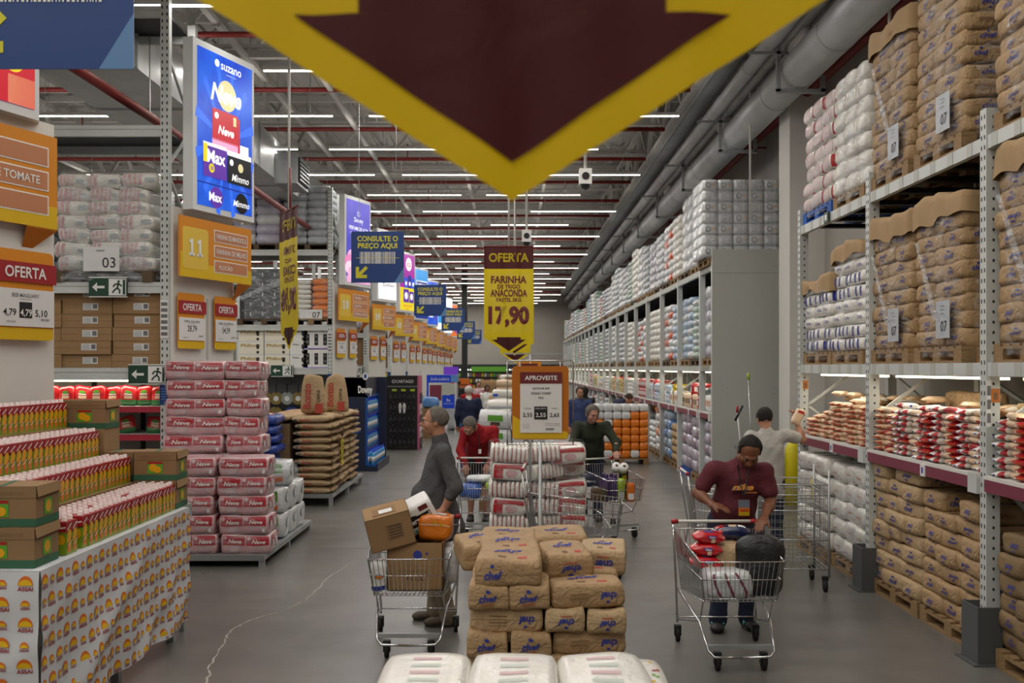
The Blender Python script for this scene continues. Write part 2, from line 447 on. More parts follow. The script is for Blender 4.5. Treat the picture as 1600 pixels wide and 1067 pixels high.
mat('sugar_cream', '#dfc3a2', .4, bump=.25, bscale=20, coat=.4)
mat('white', '#e9e9e7', .5); mat('black', '#121214', .5); mat('black_plastic', '#1b1c1e', .4); mat('grey_plastic', '#707476', .5)
mat('oferta_yellow', '#d9c010', .45, bump=.15, bscale=5); mat('oferta_maroon', '#4a1519', .5, bump=.15, bscale=5); mat('maroon_print', '#6a1f22', .5)
mat('banner_yellow', '#e0bc00', .55, bump=.25, bscale=6); mat('banner_maroon', '#55161c', .55, bump=.25, bscale=6)
mat('sign_orange', '#d98a1c', .45); mat('sign_orange_deep', '#b9690e', .45); mat('sign_yellow', '#dcb413', .45); mat('sign_brown', '#c0805a', .5); mat('sign_red', '#a0232a', .45)
mat('sign_blue', '#0b3a7e', .4); mat('sign_blue_light', '#5c86b8', .4); mat('sign_text_yellow', '#d8d02c', .5)
mat('exit_green', '#143d2b', .5); mat('navy', '#16203c', .45); mat('navy2', '#1b3a86', .4); mat('downy_blue', '#3f94cf', .25, coat=.5); mat('downy_dark', '#1d4f9a', .3)
mat('lb_blue', '#1238b4', .3, emit=.75, color2='#1e63d8', vscale=2.2); mat('lb_white', '#eef0f2', .3, emit=.75); mat('lb_frame', '#dcdedf', .35)
mat('lb_cyan', '#2a8fd6', .3, emit=.7); mat('lb_purple', '#5b2f9c', .3, emit=.65); mat('lb_magenta', '#a0209a', .3, emit=.65); mat('lb_yellow', '#e3d022', .3, emit=.65)
mat('lb_red', '#b3202e', .3, emit=.8); mat('lb_sand', '#d9cf9c', .3, emit=.65); mat('lb_black', '#15161c', .3); mat('lb_pink', '#d9a0c4', .3, emit=.8); mat('lb_violet', '#3f3fae', .3, emit=.7, color2='#5a4fc0', vscale=2); mat('lb_orange', '#d8681e', .3, emit=.8)
mat('juice_red', '#a01c22', .35); mat('juice_yellow', '#e0a512', .35); mat('juice_green', '#7d9a1e', .35); mat('juice_orange', '#d8741a', .35); mat('cap_white', '#e8d8d6', .4); mat('box_green', '#2f5f45', .7)
mat('cloth_white', '#cfd1d6', .55, bump=.2, bscale=3); mat('logo_orange', '#d96a10', .6); mat('logo_yellow', '#e3b410', .6); mat('logo_red', '#96222e', .6)
mat('neve_red', '#a81826', .35, bump=.5, bscale=22, coat=.35, color2='#b83442', vscale=4); mat('neve_pink', '#c79298', .35, bump=.5, bscale=22, coat=.4, color2='#d9bcbe', vscale=6); mat('neve_side', '#b5505c', .3, bump=.8, bscale=18, coat=.7, color2='#d9b4b8', vscale=5)
mat('leaf_green', '#5aa02c', .5); mat('rice_orange', '#d76a1d', .4, bump=.4, bscale=18, coat=.5)
mat('skin', '#b58268', .55, var=.05, vscale=20); mat('skin_tan', '#7d4f38', .5, var=.05, vscale=20); mat('skin_pale', '#b58470', .55, var=.05, vscale=20); mat('lips', '#8a4a40', .5)
mat('eye_white', '#ddd8d2', .3); mat('eye_dark', '#241a14', .3); mat('hair_grey', '#6f6860', .8, bump=.8, bscale=90, var=.25, vscale=60); mat('hair_silver', '#8f8c88', .8, bump=.8, bscale=90, var=.25, vscale=60); mat('hair_black', '#14110f', .8, bump=.6, bscale=90); mat('hair_white', '#cfcac2', .8, bump=.6, bscale=90); mat('hair_brown', '#3a2a20', .8)
mat('shirt_grey', '#4b4c4e', .85, bump=.9, bscale=9, var=.06, vscale=10); mat('trouser_beige', '#8d8370', .85, bump=.9, bscale=9); mat('shirt_maroon', '#5e222d', .85, bump=.9, bscale=9, var=.06, vscale=8); mat('jeans', '#1d2740', .85, bump=.9, bscale=9, var=.12, vscale=9)
mat('shirt_white', '#b4b1ad', .85, bump=.9, bscale=9); mat('shirt_red', '#9c121d', .85, bump=.9, bscale=9); mat('shirt_green', '#2c3324', .9, bump=.9, bscale=9); mat('shirt_navy', '#1a2440', .9, bump=.9, bscale=9); mat('shirt_blue', '#33426e', .85, bump=.9, bscale=9); mat('jeans_blue', '#3b5680', .85, bump=.9, bscale=9)
mat('shoe_brown', '#5a5145', .7, bump=.3, bscale=30); mat('shoe_black', '#17181a', .6); mat('sole', '#3a3733', .7); mat('teal', '#4fa39a', .5); mat('shorts', '#23252c', .85)
mat('nylon_black', '#17181b', .5, bump=.6, bscale=16, coat=.1); mat('nylon_dark', '#25272b', .45, bump=.5, bscale=22)
mat('red_plastic', '#a81a28', .35); mat('rubber', '#141414', .7); mat('orange_pack', '#e0790c', .3, bump=.5, bscale=16, coat=.6); mat('blue_pack', '#1c57b0', .3, bump=.5, bscale=16, coat=.6); mat('orange', '#d46a12', .5)
mat('purple', '#3d1d5e', .3, coat=.5); mat('dog_blue', '#173e97', .35, bump=.4, bscale=14, coat=.5); mat('lime', '#a4c22c', .4); mat('yellow', '#e0cf1a', .5); mat('pink', '#c9638a', .5); mat('blue_bag', '#5b8fd0', .3, bump=.5, bscale=16, coat=.6)
mat('pan_silver', '#9aa39c', .3, metal=.6); mat('pan_gold', '#8c7a4a', .35, metal=.6); mat('gloss_dark', '#24272b', .2, coat=.6)
mat('glass_dark', '#1a2226', .15, coat=1)
def translucent(name, k=.35):
    m = MATS[name]; nt = m.node_tree; p = nt.nodes['Principled BSDF']; out = [n for n in nt.nodes if n.type == 'OUTPUT_MATERIAL'][0]
    t = nt.nodes.new('ShaderNodeBsdfTranslucent'); t.inputs[0].default_value = p.inputs['Base Color'].default_value; mx = nt.nodes.new('ShaderNodeMixShader'); mx.inputs[0].default_value = k
    nt.links.new(p.outputs[0], mx.inputs[1]); nt.links.new(t.outputs[0], mx.inputs[2]); nt.links.new(mx.outputs[0], out.inputs[0])
for n_ in ('banner_yellow', 'banner_maroon', 'oferta_yellow', 'oferta_maroon'): translucent(n_)
film('stretch_film', .03, .34); film('stretch_film_heavy', .10, .55, '#dfe5ea')

# ---------------- the building ----------------
ZR = 8.6; XL, XR = -24.0, 4.98; Y0, Y1 = -6.0, 72.0
b = MB(); b.box(XL, XR+.3, Y0, Y1+.3, -.2, 0, 'floor'); flo = b.obj('floor', kind='structure')
b = MB()      # repaired crack wandering over the slab
R = random.Random(4); px = [(325,1067),(328,1040),(342,1015),(352,1000),(360,985),(385,972),(410,963),(440,955),(470,942),(488,930),(500,915),(512,902),(540,884),(560,872)]
pts = []
for x, y in px:
    d = 3440/(y-HZ); pts.append(Vector(((x-800)*d/1600, d, .0015)))
P2 = []
for a_, b_ in zip(pts, pts[1:]):
    for k in range(7): P2.append(a_.lerp(b_, k/7)+Vector((R.uniform(-.015, .015), R.uniform(-.02, .02), 0)))
for a_, b_ in zip(P2, P2[1:]):
    wd = R.uniform(.003, .009); n = (b_-a_).cross(Vector((0, 0, 1))).normalized()*wd
    b.quad(a_-n, b_-n, b_+n, a_+n, mat('crack', '#a9a49a', .7))
for y in (6.2, 12.2, 18.2, 24.2, 30.2, 36.2, 48.2): b.box(-2.4, 3.3, y, y+.012, .0005, .0012, mat('joint', '#55524e', .7))
b.obj('crack', flo)
b = MB(); b.box(XL, XR+.3, Y0, Y1+.3, ZR, ZR+.15, 'roof_sheet')
for i in range(int((XR-XL)/.5)): b.box(XL+i*.5, XL+i*.5+.12, Y0, Y1, ZR-.045, ZR, 'roof_sheet')
b.obj('ceiling', kind='structure')
b = MB(); b.box(XR, XR+.25, Y0, Y1, 0, ZR, 'wall_paint')
for i in range(12): b.box(XR-.012, XR, Y0+i*6.5, Y0+i*6.5+.02, 0, ZR, 'panel_grey')
b.obj('wall_right', kind='structure')
b = MB(); b.box(XL, XR, Y1, Y1+.25, 0, ZR, 'wall_paint'); b.obj('wall_back', kind='structure')
b = MB(); b.box(XL-.25, XL, Y0, Y1, 0, ZR, 'wall_paint'); b.obj('wall_left', kind='structure')
b = MB(); b.box(XL, XR, Y0-.25, Y0, 0, ZR, 'wall_paint'); b.obj('wall_front', kind='structure')
b = MB(); b.box(4.42, 4.99, 16.3, 16.95, 0, ZR, 'white_paint'); b.obj('wall_column', kind='structure')
b = MB(); b.box(-2.72, -2.42, 55.4, 55.8, 0, ZR, 'dark_metal'); b.obj('support_column', kind='structure')
b = MB(); b.box(4.70, XR, 71.3, 72, 0, 7.5, 'pipe_red'); b.obj('wall_column', kind='structure')

# roof steel: lattice girders along the hall, purlins across
def girder(x, zb, zt, y0, y1, step, nm):
    b = MB(); b.box(x-.07, x+.07, y0, y1, zb-.05, zb+.05, 'beam_white'); b.box(x-.07, x+.07, y0, y1, zt-.05, zt+.05, 'beam_white')
    n = int((y1-y0)/step)
    for i in range(n):
        y = y0+i*step; b.bar((x, y, zb), (x, y+step/2, zt), .08, .08, 'beam_white'); b.bar((x, y+step/2, zt), (x, y+step, zb), .08, .08, 'beam_white')
    b.obj('roof_girder', kind='structure')
for x in (-17.5, -11.0, 3.35): girder(x, 7.25, 8.35, Y0, Y1, 2.6, 'g')
girder(-5.3, 7.6, 8.4, Y0, Y1, 2.6, 'g')
for x, z in ((-3.25, 7.15), (-4.45, 7.35), (-1.2, 7.3), (.9, 7.3)):
    b = MB(); b.box(x-.045, x+.045, Y0, Y1, z-.035, z+.035, 'beam_white'); b.obj('roof_rail', kind='structure')
    # the rail's hangers
for k in range(27):
    y = 2.0+k*2.75; b = MB()
    b.box(XL, XR, y-.04, y+.04, 8.38, 8.52, 'beam_white'); b.box(XL, XR, y+1.35, y+1.41, 7.50, 7.56, 'beam_white')
    for x in (-14, -8.2, -5.3, -3.25, .9, 3.35): b.bar((x, y+1.38, 7.52), (x, y+.2, 8.4), .04, .04, 'beam_white')
    b.obj('roof_purlin', kind='structure')
# across trusses every third bay
for k in range(9):
    y = 9.0+k*8.2; b = MB()
    b.box(XL, XR, y-.06, y+.06, 7.35, 7.47, 'beam_white'); b.box(XL, XR, y-.06, y+.06, 8.25, 8.37, 'beam_white')
    x = XL
    while x < XR-1.2: b.bar((x, y, 7.41), (x+.7, y, 8.3), .07, .07, 'beam_white'); b.bar((x+.7, y, 8.3), (x+1.4, y, 7.41), .07, .07, 'beam_white'); x += 1.4
    b.obj('roof_truss', kind='structure')
# red sprinkler pipes across the hall
for k in range(20):
    y = 12.3+k*3.05; b = MB(); b.tube([(XL, y, 7.15), (3.2, y, 7.15)], .045, 'pipe_red', 8)
    for x in (-9, -6, -2.5, .5): b.tube([(x, y, 7.15), (x, y, 7.5)], .015, 'pipe_red', 6)
    b.obj('sprinkler_pipe', label='red sprinkler pipe crossing under the roof, %s from the front of the hall' % nth(k), cat='pipe', group='red sprinkler pipes across the roof')
b = MB(); b.tube([(-4.75, 6.0, 5.35), (-4.6, 14, 5.35), (-4.5, 40, 5.2)], .06, 'pipe_red', 8)
for y in (8, 13, 18, 23, 28): b.tube([(-4.6, y, 5.4), (-4.6, y, 8.4)], .01, 'steel', 5)
b.obj('sprinkler_main', label='red pipe running along the hall above the left racks', cat='pipe')
b = MB(); b.tube([(4.7, Y0, 6.55), (4.7, Y1, 6.55)], .085, 'pipe_red', 10)
for k in range(20): b.box(4.6, XR, 3+k*3.4, 3.05+k*3.4, 6.44, 6.47, 'pipe_red')
b.obj('wall_pipe', label='thick red pipe running along the right wall below the ducts', cat='pipe')

def round_duct(x, z, r, nm, lab, m='duct', seams=True):
    b = MB(); b.tube([(x, Y0, z), (x, Y1, z)], r, m, 24)
    o = b.obj(nm, label=lab, cat='duct')
    if seams:
        me = MB().tube([(0, 0, 0), (0, .03, 0)], r+.008, 'galv', 24).mesh('seam')
        for k in range(24): put('seam', me, o, (x, 1+k*3.0, z))
    return o
d1 = round_duct(4.15, 6.45, .27, 'air_duct', 'largest silver round duct beside the right wall')
cw = MB()
for y in (8.9, 13.9, 18.9, 25.9, 33): cw.tube([(4.02, y, 6.72), (4.02, y+.75, 6.72)], .09, 'white_paint', 12)
cw.obj('lagging_patch', d1)
round_duct(3.74, 6.86, .12, 'pipe', 'left of the two silver insulated pipes beside the big duct')
round_duct(4.0, 6.92, .12, 'pipe', 'right one of the two silver insulated pipes beside the big duct')
b = MB(); b.box(3.42, 3.72, Y0, Y1, 7.12, 7.18, 'galv'); b.box(3.40, 3.43, Y0, Y1, 7.12, 7.24, 'galv'); b.box(3.71, 3.74, Y0, Y1, 7.12, 7.24, 'galv')
b.obj('cable_tray', label='perforated metal cable tray left of the silver pipes', cat='cable tray')
for k in range(16):
    y = 6.5+k*4.1; b = MB()
    b.box(3.80, 3.86, y, y+.06, 6.12, 8.5, 'galv'); b.box(4.44, 4.50, y, y+.06, 6.12, 6.36, 'galv'); b.box(3.80, 4.50, y, y+.06, 6.10, 6.16, 'galv'); b.box(3.4, 4.3, y, y+.04, 6.66, 6.70, 'galv')
    b.obj('duct_bracket', label='U-shaped hanger holding the right-hand ducts, %s from the front' % nth(k), cat='bracket', group='duct hangers along the right wall')
for k, (x, y) in enumerate([(4.35, 11.8), (4.0, 17.2)]):
    b = MB(); b.tube([(x, y, 4.6), (x, y, ZR+.02)], .018, 'white_paint', 6)
    b.obj('conduit', label=['white hanging rod beside the white and red shrink-wrapped load', 'white rod hanging in front of the wall of boxed grey packs'][k], cat='rod')
# big rectangular duct on the left with its outlet boxes
b = MB(); b.box(-6.1, -4.75, 4, 60, 5.95, 6.75, 'duct')
o = b.obj('ventilation_duct', label='large square silver duct running over the left racks', cat='duct')
for y in (9.5, 15.5, 20.5, 26, 32):
    q = MB(); q.box(-4.76, -4.3, y, y+1.1, 5.85, 6.45, 'galv'); q.box(-4.29, -4.27, y+.1, y+1.0, 5.9, 6.4, 'rack_hole')
    for i in range(6): q.box(-4.27, -4.25, y+.1, y+1.0, 5.93+i*.08, 5.96+i*.08, 'galv')
    q.obj('outlet_grille', o)
q = MB()
for k in range(26): q.box(-6.13, -4.72, 4.5+k*2.1, 4.55+k*2.1, 5.93, 6.78, 'galv')
q.obj('seam_flange', o)

# tube lights
def fixture():
    b = MB(); b.box(-1.2, 1.2, -.04, .04, .0, .05, 'lamp_body'); return b.mesh('fixture')
FX = fixture(); b = MB(); b.box(-1.19, 1.19, -.022, .022, -.016, .0, 'tube_light'); DF = b.mesh('diffuser')
b = MB(); b.tube([(-.8, 0, .05), (-.8, 0, 2.05)], .006, 'steel', 5); b.tube([(.8, 0, .05), (.8, 0, 2.05)], .006, 'steel', 5); b.box(-.82, .82, -.012, .012, .05, .058, 'steel'); HG = b.mesh('hanger')
ld = bpy.data.lights.new('tube', 'AREA'); ld.shape = 'RECTANGLE'; ld.size = 2.3; ld.size_y = .12; ld.energy = LAMP_W; ld.color = (1.0, .955, .88)
lu = bpy.data.lights.new('roof_fill', 'AREA'); lu.shape = 'RECTANGLE'; lu.size = 2.3; lu.size_y = .1; lu.energy = ROOF_FILL_W; lu.color = (1.0, .955, .88)  # added upward fill for the dark roof, not part of the tubes
for k in range(-5, 23):
    y = 9.7+k*2.72
    A = (k % 2 == 0)
    xs = [(-2.48 if A else -1.30)+3.02*j for j in range(-5, 2)]
    for j, x in enumerate(xs[::-1]):
        if x > 2.2: continue
        f = empty('tube_light', (x, y, 6.55), label='white ceiling tube light, %s row from the front, %s from the right' % (nth(k+5), nth(j)), cat='ceiling light', group='ceiling tube lights')
        put('housing', FX, f); put('diffuser', DF, f); put('hanger', HG, f)
        lo = bpy.data.objects.new('lamp', ld); COL.objects.link(lo); lo.parent = f; lo.location = (0, 0, -.03)
        if j < 5: lo = bpy.data.objects.new('roof_fill_lamp', lu); COL.objects.link(lo); lo.parent = f; lo.location = (0, 0, .07); lo.rotation_euler = (PI, 0, 0)  # unseen fill lamp added over the fixture, aimed at the roof
for i, (x, y, z0, z1, lab) in enumerate([(.96, 13.4, 4.65, ZR+.02, 'white dome camera hanging on a white pole right of the banner'), (-.55, 20.5, 6.35, ZR+.02, 'small white sensor hanging from the ceiling above the lights'), (.25, 17.5, 4.4, ZR+.02, 'small white camera box above the yellow offer banner')]):
    e = empty('security_camera', (x, y, z0), label=lab, cat='camera')
    b = MB(); b.tube([(0, 0, .1), (0, 0, z1-z0)], .022, 'white_paint', 8); b.obj('pole', e)
    b = MB(); b.box(-.08, .08, -.08, .1, -.1, .1, 'white'); b.obj('housing', e)
    b = MB(); b.lathe([(.01, -.17), (.05, -.15), (.065, -.1), (.065, -.08)], 'gloss_dark'); b.disc((0, -.085, 0), (1, 0, 0), (0, 0, 1), .05, .05, 'black'); b.obj('lens', e)
# ---------------- pallet racks on the right ----------------
XF, XB = 3.46, 4.62      # front and rear line of the racks
def rack(posts, name, label, ztop, beams, shelf_z, rear=True, holes=True, shelf_mat='rail_red', lights=True, guards=()):
    root = empty(name, (0, 0, 0), label=label, cat='storage rack')
    for y in posts:
        b = MB(); b.box(XF, XF+.10, y-.05, y+.05, 0, ztop, 'rack_grey')
        if holes:
            z = .15
            while z < ztop-.05:
                b.box(XF-.002, XF+.0, y-.03, y-.018, z, z+.03, 'rack_hole'); b.box(XF-.002, XF+.0, y+.018, y+.03, z, z+.03, 'rack_hole')
                b.box(XF+.045, XF+.06, y-.052, y-.05, z, z+.02, 'rack_hole'); z += .075
        b.obj('upright', root)
        b = MB(); b.box(XB-.1, XB, y-.05, y+.05, 0, ztop, 'rack_grey')
        z = .3; f = 1
        while z < ztop-.7:
            a, c = ((XF+.1, y, z), (XB-.1, y, z+.7)) if f else ((XB-.1, y, z), (XF+.1, y, z+.7)); b.bar(a, c, .03, .03, 'rack_grey'); z += .7; f = 1-f
        b.obj('rear_frame', root)
    for y0, y1 in zip(posts, posts[1:]):
        for z in beams:
            b = MB(); b.box(XF+.01, XF+.06, y0+.05, y1-.05, z-.1, z, 'rack_grey')
            for i in range(7 if holes else 12):
                yy = y0+.2+(y1-y0-.4)*i/(6 if holes else 11); b.box(XF+.006, XF+.011, yy, yy+.09, z-.1, z, 'panel_grey')
            b.box(XB-.06, XB-.01, y0+.05, y1-.05, z-.1, z, 'rack_grey')
            for i in range(4): yy = y0+.3+i*(y1-y0-.7)/3; b.box(XF+.06, XB-.06, yy, yy+.1, z-.06, z-.015, 'dark_metal')
            b.obj('beam', root)
        if shelf_z:
            b = MB(); b.box(XF+.0, XB-.02, y0+.055, y1-.055, shelf_z-.035, shelf_z, 'rack_grey'); b.box(XF-.02, XF+.02, y0+.06, y1-.06, shelf_z-.11, shelf_z-.02, shelf_mat); b.box(XF-.021, XF+.02, y0+.05, y1-.05, shelf_z-.02, shelf_z+.005, 'white_paint')
            b.box(XF-.026, XF+.03, y0+.052, y0+.2, shelf_z-.14, shelf_z+.008, 'rack_grey')
            s_ = b.obj('shelf', root)
            b = MB(); b.box(XF-.03, XF-.02, y0+1.0, y0+1.09, shelf_z-.115, shelf_z-.015, 'paper'); b.box(XF-.032, XF-.03, y0+1.03, y0+1.06, shelf_z-.09, shelf_z-.04, 'ink_blue'); b.obj('price_tag', s_)
            b = MB(); b.bar((XB-.05, y0+.1, shelf_z+.02), (XB-.05, y1-.1, beams[0]-.12), .03, .03, 'rack_grey'); b.bar((XF+.2, y0+.08, shelf_z-.1), (XB-.1, y0+.08, .35), .03, .03, 'rack_grey'); b.obj('brace', root)
        if lights and shelf_z and y1-y0 > 1.5:
            b = MB(); b.box(XF+.22, XF+.27, y0+.15, y1-.15, beams[0]-.13, beams[0]-.11, 'shelf_light'); o = b.obj('strip_light', root)
            L = bpy.data.objects.new('lamp', SL); COL.objects.link(L); L.parent = root; L.location = (XF+.25, (y0+y1)/2, beams[0]-.145); L.rotation_euler = (0, 0, PI/2)
    for y in guards:
        b = MB(); b.box(XF-.10, XF-.085, y-.12, y+.12, 0, .42, 'guard'); b.box(XF-.1, XF+.08, y-.135, y-.12, 0, .42, 'guard'); b.box(XF-.1, XF+.08, y+.12, y+.135, 0, .42, 'guard'); b.box(XF-.14, XF+.1, y-.16, y+.16, 0, .012, 'guard')
        b.obj('post_guard', root)
    return root
SL = bpy.data.lights.new('shelf_strip', 'AREA'); SL.shape = 'RECTANGLE'; SL.size = 2.0; SL.size_y = .06; SL.energy = SHELF_W; SL.color = (1.0, .92, .76)
near_posts = [5.07, 7.52, 9.97, 12.35]
nr = rack(near_posts, 'pallet_rack', 'tall pale grey pallet rack close by on the right with a wine-red shelf rail', 4.05, (2.19, 3.85), 1.36, guards=(5.07, 7.52, 9.97))
for y in (7.52, 12.35):
    b = MB(); b.box(XF+.035, XF+.095, y-.056, y-.051, 1.9, 2.0, 'sign_orange_deep'); b.box(XF+.05, XF+.08, y-.058, y-.056, 1.92, 1.97, 'ink_brown'); b.obj('rack_label', nr)
b = MB(); b.box(XF+.0, XF+.033, 7.465, 7.469, 1.72, 2.06, 'paper')
for i in range(3): b.box(XF+.004, XF+.03, 7.462, 7.465, 1.75+i*.1, 1.82+i*.1, 'ink_grey')
b.obj('load_chart', nr)
far_posts = [17.75]+[18.9+2.52*k for k in range(21)]
fr = rack(far_posts, 'pallet_rack', 'long pallet rack running to the back wall beyond the grey end panel', 4.0, (2.19, 3.95), 1.36, holes=False)
b = MB(); b.box(XF-.02, 4.72, 17.60, 17.66, 0, 4.19, 'panel_grey'); b.box(XF-.02, 4.72, 17.597, 17.6, 3.78, 3.785, 'ink_grey')
for x in (3.7, 4.5):
    for z in (1.8, 1.7, 3.9): b.box(x, x+.012, 17.596, 17.6, z, z+.012, 'ink_grey')
b.obj('partition_board', label='tall plain grey panel closing the end of the far rack', cat='partition')

# wooden pallets
def pallet_mesh(wx, wy, m):
    b = MB(); n = 7
    for i in range(n): y0 = -wy/2+i*(wy-.1)/(n-1); b.box(-wx/2, wx/2, y0, y0+.1, .115, .135, m)
    for x in (-wx/2, -.06, wx/2-.12): b.box(x, x+.12, -wy/2, wy/2, .095, .115, m)
    for x in (-wx/2, -.06, wx/2-.12):
        for y in (-wy/2, -.07, wy/2-.14): b.box(x, x+.12, y, y+.14, .02, .095, m)
    for x in (-wx/2, -.06, wx/2-.12): b.box(x, x+.12, -wy/2, wy/2, 0, .02, m)
    return b.mesh('pallet')
PAL = {}
def pallet_me(wx, wy, m='wood'):
    k = (round(wx, 2), round(wy, 2), m)
    if k not in PAL: PAL[k] = pallet_mesh(wx, wy, m)
    return PAL[k]

# chef flour bags. A bag lies along x; variants differ in print side and lumps
def chef_bag(w_, d_, h_, seed, m='kraft', flip=False, long_print=True, top=True):
    f = bagfn(w_, d_, h_*1.05, (.09, .09, .20), .085, seed); b = MB(); add_bag(b, f, m, (12, 9, 5))
    R = random.Random(seed)
    for side in ('-y', '+y'):
        cu = -.55 if not flip else .55
        if not long_print: cu = 0
        bag_text(b, f, 'chef', side, cu, 0, .62, 'ink_blue', uw=.42 if long_print else .75, flip=flip, bold=.02, shear=.15)
        s = -1 if flip else 1
        bag_disc(b, f, side, cu, s*.52, .06, .12, 'ink_blue')
        if long_print:
            for i in range(3): bag_rect(b, f, side, .05*s, .65*s, (-.2+i*.2), (-.12+i*.2), 'ink_brown')
    for side in ('-x', '+x'):
        bag_text(b, f, 'chef', side, 0, 0, .55, 'ink_blue', uw=.62, flip=flip, bold=.02, shear=.15); bag_disc(b, f, side, 0, .5*(-1 if flip else 1), .11, .11, 'ink_blue')
    if top:
        bag_text(b, f, 'chef', '+z', .1, .1, .55, 'ink_blue', uw=.9, flip=not flip, bold=.02, shear=.15)
        bag_text(b, f, 'FARINHA DE TRIGO', '+z', .1, -.38, .12, 'ink_red', uw=.9, flip=not flip)
        bag_rect(b, f, '+z', -.85, -.6, -.2, .25, 'ink_brown', n=2)
    return b.mesh('flour_bag')
CH = {}
def chef_me(kind, v, m='kraft'):
    k = (kind, v, m)
    if k not in CH:
        w_, d_ = (.56, .38) if kind == 'long' else (.37, .56)
        CH[k] = chef_bag(w_, d_, .132, 11+v*7+len(kind), m, flip=(v % 2 == 1), long_print=(kind == 'long'))
    return CH[k]
def cover_mesh(wx, wy, dz, seed):
    """crumpled kraft sheet folded down over a load"""
    R = random.Random(seed); ph = [R.uniform(0, 6) for _ in range(8)]
    f = bagfn(wx+.05, wy+.05, 2*dz, (.08, .08, .08), .0, seed)
    b = MB(); V, F = boxgrid(16, 16, 8); keep = [q for q in F if V[list(q)].mean(0)[2] > -.05]
    W = f(V); an = np.arctan2(V[:, 1], V[:, 0]); n = .007*np.sin(5*an+ph[0]+2*V[:, 2])+.006*np.sin(11*an+ph[1])
    W[:, 0] += n*np.sign(V[:, 0]); W[:, 1] += n*np.sign(V[:, 1]); W[:, 2] += n*1.2+np.where(V[:, 2] < .35, .022*np.sin(3*an+ph[3])+.014*np.sin(8*an+ph[6]), 0)+.03*np.sin(V[:, 0]*2.3+ph[4])*np.sin(V[:, 1]*2.7+ph[5])*(V[:, 2] > .3)
    b.add(W, keep, 'cover_paper', True); return b.mesh('cover')
def wrap_mesh(wx, wy, h, seed, lump=.02, layers=8, m='stretch_film'):
    R = random.Random(seed); p = [R.uniform(0, 6) for _ in range(6)]
    b = MB(); nz = max(12, layers*3); per = []
    for s_ in range(32):
        a = 2*PI*(s_+.5)/32; c, s = math.cos(a), math.sin(a); e = 5
        q = (abs(c)**e+abs(s)**e)**(-1/e); per.append((c*q, s*q))
    V = []; F = []
    for j in range(nz+1):
        z = h*j/nz; k = 1+lump*math.sin(z/h*layers*2*PI)*.5+lump*.6*math.sin(z*3+p[0])
        for (u, v) in per:
            kk = k+lump*.5*math.sin(6*u+4*v+z*5+p[1])
            V.append((u*wx/2*kk, v*wy/2*kk, z))
    n = 32
    for j in range(nz):
        for i in range(n): l = (i+1) % n; F.append((j*n+i, j*n+l, (j+1)*n+l, (j+1)*n+i))
    b.add(V, F, m, True); return b.mesh('wrap')
def sheet(parent, txt, c, u, v, wd, ht, name='pallet_label', over='PALETE'):
    c, u, v = Vector(c), Vector(u), Vector(v); n = u.cross(v)
    b = MB(); b.poly([c-u*wd/2-v*ht/2, c+u*wd/2-v*ht/2, c+u*wd/2+v*ht/2, c-u*wd/2+v*ht/2], 'pallet_sheet', .004)
    if txt: b.text(txt, c+n*.003+u*wd*.1-v*ht*.18, u, v, ht*.28, 'ink_black', bold=.0)
    for i in range(3): b.text('00000000000', c+n*.003+v*ht*(.36-.1*i), u, v, ht*.035, 'ink_grey', bold=0)
    b.obj(name, parent)

def chef_load(x0, y0, z, layers, seed, label, num=None, cover=True, wrapped=True, lh=.128, m='kraft', wx=1.1, wy=.94, group=None, pm='wood'):
    """one wrapped pallet; x0 = aisle face, y0 = nearer side"""
    root = empty('wrapped_pallet_load', (x0+wx/2, y0+wy/2, z), label=label, cat='pallet load', group=group)
    put('pallet', pallet_me(wx+.04, wy, pm), root)
    R = random.Random(seed); z_ = .14
    for l in range(layers):
        zc = z_+(l+.5)*lh
        # near side (-y): bags along x ; aisle side (-x): bags along y
        if l % 2 == 0: cells = [(-wx/2+.28, -wy/2+.19, 'long'), (wx/2-.28, -wy/2+.19, 'long'), (-wx/2+.19, wy/2-.28, 'short')]
        else: cells = [(-wx/2+.19, -wy/2+.28, 'short'), (-wx/2+.56, -wy/2+.28, 'short'), (wx/2-.19, -wy/2+.28, 'short'), (-wx/2+.28, wy/2-.19, 'long')]
        for (x, y, k) in cells:
            o = put('flour_bag', chef_me(k, R.randrange(4), m), root, (x+R.uniform(-.015, .015), y+R.uniform(-.015, .015), zc)); o.rotation_euler = (R.uniform(-.03, .03), R.uniform(-.03, .03), R.uniform(-.05, .05)); o.scale = (1, 1, 1.0)
    # hidden core that the visible bags lean on
    b = MB(); b.box(-wx/2+.3, wx/2-.08, -wy/2+.3, wy/2-.08, .14, .12+layers*lh, m); b.obj('inner_bags', root)
    H = layers*lh+.14
    if cover: o = put('paper_cover', cover_mesh(wx+.02, wy+.02, .22, seed), root, (0, 0, H-.17))
    if wrapped: o = put('stretch_wrap', wrap_mesh(wx+.05, wy+.05, H-.08, seed, .012, layers//2), root, (0, 0, .05))
    if cover and wrapped:
        b = MB(); x = -wx/2-.052; b.poly([(x, .36, H-.30), (x, .30, H-.30), (x, -.12, H-.98), (x, -.02, H-.98)], 'stretch_film_heavy', .004); b.obj('film_tail', root)
    if num:
        sheet(root, num, (-wx/2-.045, -.18, .35), (0, -1, 0), (0, 0, 1), .26, .30)
    return root
